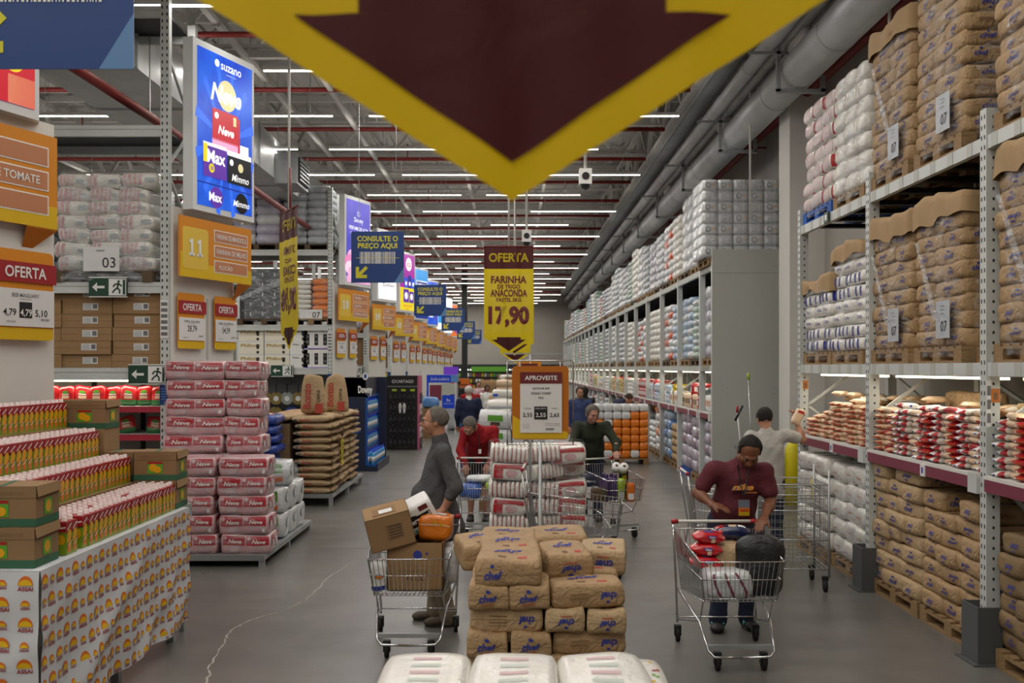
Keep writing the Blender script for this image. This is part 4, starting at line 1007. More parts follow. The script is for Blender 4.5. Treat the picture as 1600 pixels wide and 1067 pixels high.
    b.obj('poster', e)
    if row in ('11', '10', '12'):
        L = bpy.data.lights.new('backlight', 'AREA'); L.shape = 'RECTANGLE'; L.size = 1.2; L.size_y = 1.9; L.energy = 5; L.color = (.7, .8, 1)
        lo = bpy.data.objects.new('backlight', L); COL.objects.link(lo); lo.parent = e; lo.location = fac(D, tm, 5.0, o1+.03)
        lo.rotation_euler = Vector((-N_.x, -N_.y, 0)).to_track_quat('Z', 'Y').to_euler()
    return e
def aisle_sign(row, D, lines):
    lab = 'orange hanging category board reading E TOMATE' if row == '12' else 'orange numbered aisle sign, %s one after the tomato board' % nth(RI(row)-1)
    e = empty('aisle_sign', (0, 0, 0), label=lab, cat='sign')
    t0, t1, z0, z1, o = (-.08 if row != '12' else -.2), (1.34 if row != '12' else 1.08), 3.22, 3.93, (.16 if row != '12' else .08)
    b = MB(); plate(b, D, t0, t1, z0, z1, o, .03, 'sign_orange'); plate(b, D, t0, t1, z0, z0+.17, o+.002, .002, 'sign_yellow')
    a = fac(D, t0, z0+.17, o+.003); b.poly([a, fac(D, t0+.5, z0+.17, o+.003), fac(D, t0, z0+.30, o+.003)], 'sign_yellow', 0)
    c = fac(D, t1-.3, z0, o); b.poly([c, fac(D, t1, z0, o), fac(D, t1, z0, o-.2), fac(D, t1-.25, z0-.22, o-.12)], 'sign_orange_deep', .01)
    b.obj('board', e)
    o2 = o+.004
    if row != '12':
        b = MB(); round_plate(b, D, -.04, .44, z0+.10, z1-.12, o2, .004, mat('sign_pale', '#e2bf4a', .4), .05); digits(b, D, .20, (z0+z1)/2, o2+.006, row); b.obj('number_plate', e)
    lines = lines or ['', 'MOLHO DE TOMATE', '']
    for i, s in enumerate(lines):
        z = z1-.17-i*.185; b = MB(); x0 = .56 if row != '12' else .0; x1 = t1-.09
        plate(b, D, x0, x1, z-.075, z+.075, o2, .004, 'white'); plate(b, D, x0+.012, x1-.012, z-.065, z+.065, o2+.002, .002, 'sign_brown')
        if s: ftext(b, D, (x0+x1)/2-(.0 if len(s) > 12 else .12), z, o2+.006, s, .062, 'white', wmax=x1-x0-.08, bold=.01)
        b.obj('name_strip', e)
def offer_card(row, D, t, z0, w_, h_, title, prices, lab, o=.05):
    e = empty('offer_card', (0, 0, 0), label=lab, cat='price sign'); t1 = t+w_; z1 = z0+h_
    b = MB(); round_plate(b, D, t, t1, z0, z1, o, .008, 'sign_orange', .04); round_plate(b, D, t, t1, z0, z0+.09, o+.001, .004, 'sign_yellow', .03); b.obj('backing', e)
    b = MB(); plate(b, D, t+.01, t1+.02, z1-.24, z1-.09, o+.012, .008, 'sign_red'); ftext(b, D, (t+t1)/2, z1-.165, o+.016, 'OFERTA', .085, 'white', wmax=w_*.7, bold=.02); b.obj('header', e)
    b = MB(); plate(b, D, t+.01, t1-.0, z0+.10, z1-.29, o+.01, .004, 'paper'); m = (t+t1)/2; zm = (z0+.10+z1-.29)/2; H = z1-.29-z0-.10
    ftext(b, D, m, zm+H*.33, o+.012, title, .028, 'ink_grey', wmax=w_*.7, bold=0.01); ftext(b, D, m, zm+H*.23, o+.012, 'PREÇO UNITÁRIO', .014, 'ink_grey', wmax=w_*.6, bold=0)
    if len(prices) == 1: ftext(b, D, m, zm+.0, o+.012, prices[0], .085, 'ink_black', wmax=w_*.35, bold=.005)
    else:
        plate(b, D, m-.06, m+.06, zm-H*.27, zm+H*.15, o+.012, .001, 'ink_black'); ftext(b, D, m, zm-.04, o+.015, prices[1], .06, 'white', wmax=.11)
        ftext(b, D, m-.15, zm-.04, o+.012, prices[0], .06, 'ink_black', wmax=.12); ftext(b, D, m+.15, zm-.04, o+.012, prices[2], .06, 'ink_black', wmax=.12)
    ftext(b, D, m+w_*.33, zm-H*.3, o+.012, '000 000', .02, 'ink_grey', wmax=.08); ftext(b, D, m-w_*.25, zm-H*.38, o+.012, 'UNIDADE', .014, 'ink_grey', wmax=.12, bold=0)
    b.obj('price_sheet', e)
for row, D, lines in ROWS:
    t1 = 1.13 if row == '12' else 1.17 if row == '11' else 1.02
    b = MB(); plate(b, D, 0.0, t1, 0, 4.05, 0, .10, 'white_paint')
    if row == '11': plate(b, D, .62, .66, 0, 3.0, .004, .01, 'panel_grey')
    b.obj('end_cap_panel', label='white end panel of the rack row, %s one from the front' % nth(RI(row)), cat='panel')
    aisle_sign(row, D, lines); lightbox(row, D)
    if row == '12': offer_card(row, D, .50, 2.36, .56, .67, 'BEB MAGUARY', ['4,79', '4,79', '5,10'], 'large offer card for a juice drink on the nearest white end panel', .06)
    else:
        w_ = .50 if row == '11' else .38
        offer_card(row, D, .02, 2.38, w_, .66, 'PAPEL HIG NEVE', ['28,79'] if row == '11' else ['54,90'], 'left offer card on the %s end panel from the front' % nth(RI(row)))
        offer_card(row, D, .72 if row == '11' else .60, 2.38, w_-.06, .66, 'PAPEL HIG NEVE 32', ['54,59'] if row == '11' else ['9,90'], 'right offer card on the %s end panel from the front' % nth(RI(row)))

# racks behind the end caps (front face towards the viewer)
def cross_rack(D, x1, x0, beams, label, red=(), depth=1.1, top=5.3, bays=3, blue=True, posts_hi=True):
    root = empty('storage_rack', (0, 0, 0), label=label, cat='storage rack'); bw = 2.5
    xs = [x1-.05-i*bw for i in range(bays+1)]
    for x in xs:
        b = MB(); b.box(x-.05, x+.05, D, D+.1, 0, top, 'rack_grey'); b.box(x-.05, x+.05, D+depth-.1, D+depth, 0, top, 'rack_grey')
        if D < 24:
            z = .2
            while z < top: b.box(x-.035, x-.02, D-.002, D, z, z+.035, 'rack_hole'); b.box(x+.02, x+.035, D-.002, D, z, z+.035, 'rack_hole'); z += .08
        z = .3; f = 1
        while z < top-.7: b.bar((x, D+.05 if f else D+depth-.05, z), (x, D+depth-.05 if f else D+.05, z+.7), .03, .03, 'rack_grey'); z += .7; f = 1-f
        b.obj('upright_frame', root)
        if x == xs[0]:
            b = MB(); b.box(x-.055, x+.05, D-.01, D-.004, 1.72, 2.02, 'sign_blue')
            for i in range(5): b.box(x-.035, x+.03, D-.012, D-.01, 1.9-i*.03, 1.912-i*.03, 'sign_blue_light')
            b.obj('blue_notice', root)
            b = MB(); b.box(x-.05, x+.045, D-.008, D-.003, 2.5, 2.95, 'paper')
            for i in range(6): b.box(x-.04, x+.035, D-.01, D-.008, 2.53+i*.07, 2.57+i*.07, 'ink_grey')
            b.obj('load_chart', root)
    for a, c in zip(xs, xs[1:]):
        for z in beams:
            b = MB(); b.box(c+.05, a-.05, D+.02, D+.07, z-.13, z, 'rack_grey'); b.box(c+.05, a-.05, D+.015, D+.02, z-.05, z-.04, 'panel_grey'); b.box(c+.05, a-.05, D+depth-.07, D+depth-.02, z-.13, z, 'rack_grey'); b.box(c+.05, a-.05, D+.07, D+depth-.07, z-.03, z-.005, 'dark_metal'); b.obj('beam', root)
        for z in red:
            b = MB(); b.box(c+.05, a-.05, D+.05, D+depth-.1, z-.03, z, 'rack_grey'); b.box(c+.05, a-.05, D-.0, D+.045, z-.07, z, 'rail_red2'); b.obj('shelf', root)
        if red:
            b = MB(); b.box(c+.05, a-.05, D+depth-.08, D+depth-.06, .1, 2.0, 'white_paint')
            for i in range(1, 4): b.box(c+i*.62, c+i*.62+.05, D+depth-.11, D+depth-.08, .1, 2.0, 'dark_metal')
            b.obj('back_panel', root)
            b = MB(); b.box(c+.2, a-.2, D+.15, D+.2, 1.99, 2.01, 'shelf_light'); b.obj('strip_light', root)
            L = bpy.data.objects.new('lamp', SL); COL.objects.link(L); L.parent = root; L.location = ((a+c)/2, D+.18, 1.98)
    return root
cross_rack(12.0, -4.02, None, (2.15, 3.16, 5.0, 6.4), 'grey cross-aisle rack with boxes and an 03 pallet, left of sign 11', red=(1.70, 1.37, .95), top=6.5)
cross_rack(22.9, -4.02, None, (2.15, 3.12, 4.8), 'grey cross-aisle rack with blender boxes left of sign 10', top=6.2, bays=4)
for row, D, l in ROWS[3:]:
    cross_rack(D, -4.02, None, (2.15, 3.12, 4.6), 'far grey cross-aisle rack at the %s end panel from the front' % nth(RI(row)), top=5.6, bays=2)
    for l_ in range(5):
        for i in range(3):
            b = MB(); b.box(-.24, .24, -.3, .3, 0, .17, 'carton2'); b.box(-.1, .05, -.305, -.3, .05, .12, 'paper'); b.obj('carton', loc=(-4.35-i*.5, D+.4, 2.15+l_*.172), label='brown carton, %s layer, %s column, at the %s end panel' % (nth(l_), nth(i), nth(RI(row))), cat='carton', group='brown cartons at the %s end panel' % nth(RI(row)))
    e = empty('wrapped_pallet_load', (-4.75, D+.6, 3.12), label='wrapped load above the cartons at the %s end panel' % nth(RI(row)), cat='pallet load'); put('pallet', pallet_me(1.02, 1.0), e); put('packs', FL[(int(row)*3) % 8][0], e, (0, 0, .14))
cross_rack(2.0+4.9, -4.02, None, (2.15, 3.12, 5.0), 'nearest cross-aisle rack at the left edge', top=6.5, bays=2)
def exit_sign(x, D, z, lab, s=1.0):
    e = empty('exit_sign', (x, D, z), label=lab, cat='sign'); e.scale = (s, s, s)
    b = MB(); b.box(-.46, 0, -.02, 0, 0, .22, 'exit_green'); b.box(-.46, 0, -.018, -.002, -.012, .232, 'white'); b.obj('plate', e)
    b = MB(); y = -.023
    b.poly([(-.42, y, .11), (-.36, y, .165), (-.36, y, .125), (-.27, y, .125), (-.27, y, .095), (-.36, y, .095), (-.36, y, .055)], 'white', .002); b.obj('arrow', e)
    b = MB(); b.box(-.22, -.01, -.024, -.021, .01, .21, 'white')
    b.disc((-.10, -.026, .175), (1, 0, 0), (0, 0, 1), .016, .016, 'exit_green', 10)
    for p, q in (((-.10, .155), (-.115, .10)), ((-.115, .10), (-.15, .075)), ((-.15, .075), (-.175, .04)), ((-.115, .10), (-.085, .07)), ((-.085, .07), (-.09, .03)), ((-.10, .15), (-.15, .14)), ((-.15, .14), (-.165, .11)), ((-.10, .15), (-.06, .12))): b.bar((p[0], y-.003, p[1]), (q[0], y-.003, q[1]), .018, .002, 'exit_green', up=(0, 1, 0))
    b.box(-.05, -.02, -.0255, -.024, .02, .2, 'exit_green'); b.obj('running_figure', e)
exit_sign(-4.50+.0, 11.99, 2.96+.03, 'exit sign on the upper beam below the 03 pallet', .97)
exit_sign(-4.04, 11.99, 1.97, 'exit sign on the lower beam next to the rack post', .97)
exit_sign(-4.88, 22.89, 1.97, 'small exit sign above the hanging frying pans', 1.1)
exit_sign(-4.1, 28.39, 1.96, 'small exit sign between signs 10 and 09', 1.1)
exit_sign(-4.4, 33.89, 1.96, 'tiny exit sign between signs 09 and 08', 1.1)

# boxes on rack 11
cb = []
for v in range(3):
    b = MB(); b.box(-.295, .295, -.2, .2, 0, .158, 'carton'); b.box(-.296, .296, -.202, -.2, .076, .08, 'carton2'); b.box(-.05, .13, -.204, -.201, .045, .125, 'paper')
    for i in range(4): b.box(-.04, .05, -.206, -.204, .055+i*.017, .06+i*.017, 'ink_grey')
    b.box(.07, .12, -.206, -.204, .06, .115, 'ink_grey'); b.bar((-.29, -.2, .158), (.29, -.2, .158), .006, .006, 'carton2'); cb.append(b.mesh('carton'))
R = random.Random(2)
for c in range(5):
    for l in range(6 if c < 5 else 5):
        x = -4.42-c*.605
        put('carton', cb[R.randrange(3)], None, (x+R.uniform(-.01, .01), 12.3+R.uniform(-.02, .02), 2.155+l*.159), rz=R.uniform(-.02, .02), label='brown labelled carton, %s row up, %s column from the post beside sign 11' % (nth(l), nth(c)), cat='carton', group='brown cartons below the 03 pallet')
for c in range(3):
    b = MB(); b.box(-.28, .28, -.2, .2, 0, .9, 'carton2'); b.obj('carton', loc=(-4.4-c*.6, 12.9, 2.16), label='tall dark carton behind the labelled ones, %s from the post' % nth(c), cat='carton')
# 03 pallet
m03 = [pack_mesh('rice_pack', .40, .55, .17, 'bag_white', 401+i, [rects('-y', [(-.9+.3*k, -.72+.3*k, -.8, .8) for k in range(i+2)], 'neve_pink'), rects('-y', [(.35, .9, -.3, .3)], 'wrap_grey')], amp=.10, r=(.2, .15, .4)) for i in range(4)]
e = empty('wrapped_pallet_load', (-4.80, 12.55, 3.16), label='shrink-wrapped white and pink load marked 03 on the left rack', cat='pallet load'); put('pallet', pallet_me(1.16, 1.1, 'dark_wood'), e); R = random.Random(6)
for l in range(7):
    for i in range(3):
        o = put('rice_pack', R.choice(m03), e, (-.36+i*.36+R.uniform(-.03, .03), -.22, .14+(l+.5)*.163)); o.rotation_euler = (R.uniform(-.05, .05), R.uniform(-.06, .06), R.uniform(-.1, .1)); o.scale = (1+.10*math.sin(l*1.9+i), 1, 1.08)
b = MB(); b.box(-.5, .5, -.1, .5, .14, 1.22, 'wrap_grey'); b.obj('inner_packs', e)
put('stretch_wrap', wrap_mesh(1.14, 1.1, 1.22, 8, .035, 7, 'stretch_film_heavy'), e, (0, 0, .03)); o = put('stretch_wrap', wrap_mesh(1.22, 1.14, .35, 9, .05, 2, 'stretch_film_heavy'), e, (0, 0, .0))
b = MB(); b.box(-.2, .22, -.61, -.605, .12, .40, 'paper'); b.text('03', (.1, -.612, .22), (1, 0, 0), (0, 0, 1), .12, 'ink_black', bold=0); b.text('0000000', (.0, -.612, .36), (1, 0, 0), (0, 0, 1), .02, 'ink_grey'); b.obj('pallet_label', e)
e = empty('wrapped_pallet_load', (-6.1, 12.6, 3.16), label='dark wrapped load left of the 03 pallet', cat='pallet load'); put('pallet', pallet_me(1.1, 1.0, 'dark_wood'), e); put('packs', FL[1][0], e, (0, 0, .14))
# snack packets on the red shelves of rack 11
def packet(seed, top, mid, low):
    f = bagfn(.20, .09, .27, (.5, .5, .35), .06, seed); b = MB(); V, F = boxgrid(5, 3, 9); W = f(V)
    for q in F:
        pass
    zs = [V[list(q)].mean(0)[2] for q in F]
    b.add(W, [q for q, z in zip(F, zs) if z > .35], top, True); b.add(W, [q for q, z in zip(F, zs) if -.45 < z <= .35], mid, True); b.add(W, [q for q, z in zip(F, zs) if z <= -.45], low, True)
    bag_rect(b, f, '-y', -.5, .5, -.4, 0, 'sugar_cream'); bag_disc(b, f, '-y', 0, .45, .45, .2, 'leaf_green'); bag_rect(b, f, '-y', -.5, .5, .1, .25, 'white', lift=1.06)
    return b.mesh('snack_packet')
mat('packet_green', '#2f7a3a', .3, bump=.4, bscale=20, coat=.6); mat('packet_red', '#c4161c', .3, bump=.4, bscale=20, coat=.6); mat('packet_lime', '#9bd13a', .3, bump=.4, bscale=20, coat=.6)
pk = [packet(500+i, 'packet_red', 'packet_red', 'packet_green') for i in range(3)]; pl = packet(505, 'packet_lime', 'packet_lime', 'packet_green')
for i in range(12):
    v = pk[i % 3] if i < 8 else pl
    put('snack_packet', v, None, (-4.2-i*.185, 12.22+.02*(i % 2), 1.70+.12), label='%s snack packet standing on the lit shelf, %s from the post' % ('red and green' if i < 8 else 'lime green', nth(i)), cat='packet', group='packets on the lit shelf', rot=(-.1, .03*((i % 3)-1), .1*((i % 3)-1))).scale = (1, 1, .88)
for i, (x, r) in enumerate([(-4.28, .1), (-4.62, -.2), (-4.90, .15), (-5.3, 0)]):
    o = put('snack_packet', pk[i % 3], None, (x, 12.3, 1.37+.10), label='red packet on the shadowed second shelf, %s from the post' % nth(i), cat='packet', rot=(-.25 if i < 3 else 1.4, r, .1)); o.scale = (1, 1, .8)
R = random.Random(13)
for i in range(8):
    put('snack_packet', pk[i % 3], None, (-4.25-i*.24, 12.35, .95+.055), label='flat red packet on the dark lowest shelf, %s from the post' % nth(i), cat='packet', group='packets lying on the lowest shelf', rot=(PI/2-.1, R.uniform(-.3, .3), R.uniform(-.3, .3)))
b = MB(); b.box(-4.86, -4.72, 11.97, 11.975, 1.30, 1.37, 'paper'); b.box(-4.81, -4.77, 11.965, 11.97, 1.315, 1.355, 'ink_black'); b.obj('price_ticket', label='small white price ticket on the second shelf edge', cat='price tag')

# rack 10 goods
e = empty('wrapped_pallet_load', (-5.55, 23.4, 3.12), label='dark grey cartons under clear film, middle beam left of sign 10', cat='pallet load'); put('pallet', pallet_me(1.2, 1.0, 'dark_wood'), e)
b = MB(); b.box(-.55, .55, -.45, .45, .14, 1.25, mat('dark_box', '#33353a', .6, var=.1)); b.obj('cartons', e)
b = MB()
for l in range(5):
    for i in range(4): x = -.5+i*.27; z = .2+l*.22; b.box(x, x+.06, -.455, -.45, z+.1, z+.14, 'ink_grey'); b.box(x+.18, x+.2, -.455, -.45, z, z+.08, 'paper')
for l in range(6): b.box(-.55, .55, -.454, -.45, .14+l*.22, .148+l*.22, 'black')
b.obj('carton_labels', e); put('stretch_wrap', wrap_mesh(1.16, .96, 1.2, 14, .004, 5, 'stretch_film_heavy'), e, (0, 0, .08))
b = MB(); b.poly([(.5, -.5, 1.1), (.52, -.5, .95), (-1.0, -.5, .35), (-1.0, -.5, .42)], 'stretch_film_heavy', .003); b.obj('loose_film', e)
e = empty('wrapped_pallet_load', (-4.5, 23.4, 3.12), label='orange and white bags on a pallet labelled 07, left of sign 10', cat='pallet load'); put('pallet', pallet_me(.95, 1.0), e)
fo = pack_mesh('orange_bag', .45, .5, .15, 'orange_pack', 601, amp=.06); fw = pack_mesh('white_bag', .42, .5, .11, 'bag_white', 602, amp=.06)
for l in range(6): put('orange_bag', fo, e, (.23, -.2, .215+l*.15)); 
for l in range(8): put('white_bag', fw, e, (-.22, -.2, .19+l*.11))
b = MB(); b.box(-.4, .4, .05, .45, .14, 1.0, 'wrap_grey'); b.obj('inner_bags', e)
b = MB(); b.box(-.25, .25, -.48, -.475, .1, .34, 'paper'); b.text('07', (.12, -.482, .22), (1, 0, 0), (0, 0, 1), .13, 'ink_black'); b.obj('pallet_label', e); put('stretch_wrap', wrap_mesh(.95, .98, 1.0, 15, .01, 5), e, (0, 0, .1))
for i in range(3):
    e = empty('wrapped_pallet_load', (-4.6-i*1.15, 23.5, 4.8), label='%s wrapped load on the high beam left of sign 10, %s from the post' % (('dark', 'reddish', 'grey')[i], nth(i)), cat='pallet load'); put('pallet', pallet_me(1.1, 1.0, 'dark_wood'), e); put('packs', FL[[1, 3, 1][i]][0], e, (0, 0, .14))
for l in range(3):
    for i in range(2):
        b = MB(); b.box(-.28, .28, -.2, .2, 0, .29, 'white'); b.box(-.27, .27, -.203, -.2, .02, .27, mat('box_cream', '#e9e2cf', .6))
        b.text('Philco', (-.05, -.206, .21), (1, 0, 0), (0, 0, 1), .07, mat('philco_gold', '#a8872e', .5), width=.36, bold=.02); b.lathe([(.0, 0), (.05, 0), (.055, .05), (.03, .06), (.055, .12), (.06, .2), (.03, .21), (0, .215)], 'black', (.15, -.16, .03), 12)
        b.obj('blender_box', loc=(-5.86-i*.58+.0+.58, 23.2, 2.155+l*.295), label='cream boxed blender, %s row up, %s column, on rack beside the pans' % (nth(l), nth(i)), cat='box', group='cream blender boxes')
    b = MB(); b.box(-.2, .2, -.2, .2, 0, .29, 'white'); b.text('Philco', (-.06, -.206, .23), (1, 0, 0), (0, 0, 1), .035, 'ink_black', width=.15); b.lathe([(.0, 0), (.04, 0), (.045, .06), (.025, .07), (.05, .13), (.05, .2), (.02, .21), (0, .215)], 'black', (.10, -.17, .03), 12); b.obj('mixer_box', loc=(-4.76-.02, 23.2, 2.155+l*.295) if False else (-4.79+.0, 23.2, 2.155+l*.295), label='white boxed mixer, %s row up, between blenders and speakers' % nth(l), cat='box', group='white mixer boxes')
for l in range(2):
    for i in range(3):
        b = MB(); b.box(-.095, .095, -.2, .2, 0, .41, 'white'); b.box(-.04, .04, -.21, -.2, .08, .33, 'black'); b.disc((0, -.213, .27), (1, 0, 0), (0, 0, 1), .022, .022, 'ink_grey', 10); b.disc((0, -.213, .15), (1, 0, 0), (0, 0, 1), .03, .03, 'ink_grey', 10); b.box(-.095, .095, -.202, -.2, 0, .012, 'lb_purple')
        b.obj('speaker_box', loc=(-4.2-i*.195, 23.2, 2.155+l*.43), label='white box showing a black speaker, %s row up, %s from the post' % (nth(l), nth(i)), cat='box', group='white boxes with black speakers')
# pans on hooks below
e = empty('hook_wall', (0, 0, 0), label='grey panel of hooks below the exit sign carrying pans', cat='panel'); b = MB(); b.box(-6.5, -4.15, 23.55, 23.6, 0, 2.0, 'grey_plastic'); b.obj('panel', e); b = MB(); b.box(-6.5, -4.15, 23.5, 23.55, .98, 1.02, 'steel')
for i in range(8): b.tube([(-4.35-i*.25, 23.6, 1.82), (-4.35-i*.25, 23.2, 1.80)], .01, 'steel', 6)
b.obj('hooks', e)
for i in range(8):
    m = ['pan_silver', 'pan_gold', 'pan_gold'][i % 3] if i < 6 else 'pan_silver'; b = MB()
    b.disc((0, 0, -.34), (1, 0, 0), (0, 0, 1), .13, .13, m, 20); b.lathe([(.0, 0)], m) if False else None
    ring = [(math.cos(a)*.135, .02, -.34+math.sin(a)*.135) for a in [k*2*PI/18 for k in range(18)]]; b.tube(ring, .018, m, 6, closed=True); b.disc((0, -.004, -.34), (1, 0, 0), (0, 0, 1), .06, .06, 'paper', 14)
    e = b.obj('frying_pan', loc=(-4.35-i*.25, 23.22, 1.80), label='frying pan hanging on the upper hook row, %s from the post' % nth(i), cat='pan', group='frying pans on the hooks'); b = MB(); b.bar((0, 0, -.22), (0, 0, 0), .04, .02, 'black'); b.obj('handle', e)
for i, m in enumerate(['pan_silver', 'gloss_dark', 'dog_blue', 'pan_gold', 'gloss_dark']):
    b = MB(); b.disc((0, 0, -.3), (1, 0, 0), (0, 0, 1), .14, .14, m, 20); ring = [(math.cos(a)*.14, .02, -.3+math.sin(a)*.14) for a in [k*2*PI/18 for k in range(18)]]; b.tube(ring, .02, m, 6, closed=True)
    e = b.obj('frying_pan', loc=(-4.3-i*.36, 23.3, 1.42), label='frying pan hanging in the lower row, %s from the post' % nth(i), cat='pan', group='pans in the lower row'); b = MB(); b.bar((0, 0, -.18), (0, 0, .02), .035, .02, 'black'); b.obj('handle', e)

# ---------------- hanging signs ----------------
for i, y in enumerate([4.45, 15.6, 25.6, 35.6, 45.6, 55.6]):
    xr, xl, z0, z1 = -1.645, -2.45, 3.45, 4.23
    e = empty('price_check_sign', (0, 0, 0), label=['blurred blue price-check sign cut by the top left corner', 'nearest fully visible blue CONSULTE O PREÇO AQUI sign', 'second blue price-check sign, right of the magenta advert', 'third blue price-check sign down the aisle', 'fourth blue price-check sign down the aisle', 'farthest blue price-check sign down the aisle'][i], cat='sign')
    b = MB(); P = [(xl, z0), (xr-.15, z0), (xr, z0+.24), (xr, z1), (xl, z1)]
    b.poly([(x, y, z) for x, z in P], 'sign_blue', -.0) if False else b.poly([(x, y, z) for x, z in P], 'sign_blue', .008)
    b.poly([(xr-.15, y-.001, z0), (xr, y-.001, z0), (xr, y-.001, z0+.24)], 'sign_blue_light', .008); b.obj('panel', e)
    b = MB(); c = (xl+xr)/2; yy = y-.003
    b.text('CONSULTE O', (c, yy, z1-.11), (1, 0, 0), (0, 0, 1), .085, 'sign_text_yellow', width=.62, bold=.03); b.text('PREÇO AQUI', (c, yy, z1-.225), (1, 0, 0), (0, 0, 1), .10, 'sign_text_yellow', width=.60, bold=.03)
    Rb = random.Random(3); x = c-.27
    while x < c+.27: w_ = Rb.choice([.005, .008, .013]); b.box(x, x+w_, yy-.001, yy, z0+.29, z0+.47, 'white'); x += w_+Rb.choice([.006, .009, .012])
    b.box(c-.33, c+.33, yy-.002, yy-.001, z0+.375, z0+.381, 'sign_text_yellow')
    ax, az = xl+.07, z0+.07
    b.poly([(ax, yy, az), (ax+.17, yy, az), (ax+.17, yy, az+.05), (ax+.085, yy, az+.05), (ax+.185, yy, az+.15), (ax+.15, yy, az+.185), (ax+.05, yy, az+.085), (ax+.05, yy, az+.17), (ax, yy, az+.17)], 'sign_text_yellow', .002); b.obj('print', e)
    b = MB(); b.tube([(xl+.12, y, z1), (xl+.12, y, ZR+.02)], .004, 'steel', 4); b.tube([(xr-.12, y, z1), (xr-.12, y, ZR+.02)], .004, 'steel', 4); b.obj('wires', e)

def banner(loc, rz, lab, lines, price, near=False, zt=2.10, ht=None):
    """soft vinyl banner .92 wide with an arrow point; local x = width, z up from the tip"""
    e = empty('offer_banner', loc, rz, label=lab, cat='banner'); W = .46; H = 2.0
    ym = 'banner_yellow' if near else 'oferta_yellow'; mm = 'banner_maroon' if near else 'oferta_maroon'
    def wav(P): P = np.asarray(P, float).copy(); P[:, 1] += .012*np.sin(P[:, 0]*21+P[:, 2]*1.3)*(.3+.7*np.clip((P[:, 2]-.2)/1.5, 0, 1))+.006*np.sin(P[:, 0]*40+P[:, 2]*3); return P
    def sheetq(x0f, x1f, z0, z1, m, y=0.0, nx=22, nz=12):
        b_.grid(nx, nz, lambda u, v: wav([[x0f(z0+(z1-z0)*v)+(x1f(z0+(z1-z0)*v)-x0f(z0+(z1-z0)*v))*u, y, z0+(z1-z0)*v]])[0], m)
    slope = .60
    b_ = MB(); tip = .295
    sheetq(lambda z: -W*min(1, z/tip), lambda z: W*min(1, z/tip), 0.0, tip, ym); sheetq(lambda z: -W, lambda z: W, tip, H-.42, ym); sheetq(lambda z: -W, lambda z: W, H-.42, H, mm)
    b_.obj('sheet', e)
    b = MB(); k = .315; t2 = .055; za = .268   # arrow
    b_ = b; sheetq(lambda z: -k*(z-t2)/(za-t2)-1e-4, lambda z: k*(z-t2)/(za-t2)+1e-4, t2, za, mm, -.004); sheetq(lambda z: -.22, lambda z: .22, za, za+.045, mm, -.004)
    if not near: pass
    b.obj('arrow', e)
    if lines or price:
        b = MB()
        def tx(s, z, h, wd, m='maroon_print', bold=.035): b.text(s, (0, -.006, z), (1, 0, 0), (0, 0, 1), h, m, width=wd, bold=bold, fn=lambda P: wav(P))
        tx('OFERTA', H-.21, .17, .74, 'oferta_yellow', .03)
        for s, z, h, wd in lines: tx(s, z, h, wd)
        if price: tx(price, .69, .40, .76, bold=.05)
        b.obj('lettering', e)
        b = MB(); b_ = b
        for (a, c) in ((.93, 1.5), (.42, .92)): sheetq(lambda z: -.40, lambda z: .40, a, c, film('pocket_film', .02, .07) if 'pocket_film' not in MATS else 'pocket_film', -.002, 14, 6)
        b.obj('clear_pocket', e)
    b = MB(); b.tube([(-W, 0, H), (W, 0, H)], .012, 'pipe_red' if not near else 'steel', 6); b.obj('rod', e)
    b = MB(); b.tube([(0, 0, H), (0, 0, ZR-loc[2]+.02)], .02, 'white_paint', 6); b.tube([(0, .01, H), (0, .01, H+.6)], .023, 'pipe_red', 6); b.obj('hanger', e)
    return e
banner((0, 1.47, 2.39), 0, 'huge blurred yellow banner with dark red arrow filling the top', [], None, near=True)
ln = [('FARINHA', 1.38, .14, .66), ('DE TRIGO', 1.25, .08, .42), ('ANACONDA', 1.13, .14, .68), ('PASTEL 5KG', 1.005, .075, .46)]
banner((-.06, 19.0, 2.41), 0, 'yellow OFERTA banner priced 17,90 hanging above the middle', ln, '17,90')
banner((.06, 24.5, 2.45), 0, 'yellow banner mostly hidden behind the 17,90 banner', ln, '14,50')
banner((.10, 31.0, 2.30), 0, 'third yellow banner hanging low behind the 17,90 banner', ln, '9,90')
banner((-3.2, 14.7, 2.42), math.radians(-62), 'narrow-looking yellow banner priced 84,90 turned sideways beside sign 11', [('ALIMENTO', 1.42, .12, .6), ('CÃES', 1.28, .07, .34), ('BONZO', 1.13, .14, .6), ('CARNE 25KG', 1.0, .08, .5)], '84,90')

# stand with the APROVEITE card
e = empty('price_stand', (.21, 7.62, 0), label='metal stand holding the orange APROVEITE price card', cat='sign stand')
b = MB(); b.tube([(0, 0, .02), (0, 0, 1.58)], .014, 'galv', 10); b.box(-.2, .2, -.15, .15, 0, .015, 'galv'); b.obj('pole', e)
b = MB(); fr_ = [(-.245, 0, 1.58), (.245, 0, 1.58), (.245, 0, 2.19), (.235, 0, 2.205), (-.235, 0, 2.205), (-.245, 0, 2.19)]; b.tube(fr_, .006, 'steel', 6, closed=True); b.tube([(-.15, 0, 2.2), (-.15, -.01, 2.16)], .005, 'steel', 5); b.tube([(.15, 0, 2.2), (.15, -.01, 2.16)], .005, 'steel', 5); b.obj('frame', e)
def rp(b, x0, x1, z0, z1, y, th, m, r=.03):
    P = []
    for (cx, cz, a0) in ((x1-r, z1-r, 0), (x0+r, z1-r, 90), (x0+r, z0+r, 180), (x1-r, z0+r, 270)):
        for k in range(5): a = math.radians(a0+k*22.5); P.append((cx+r*math.cos(a), y, cz+r*math.sin(a)))
    b.poly(P[::-1], m, th, (0, 1, 0)) if False else b.poly(P, m, th, Vector((0, -1, 0)))
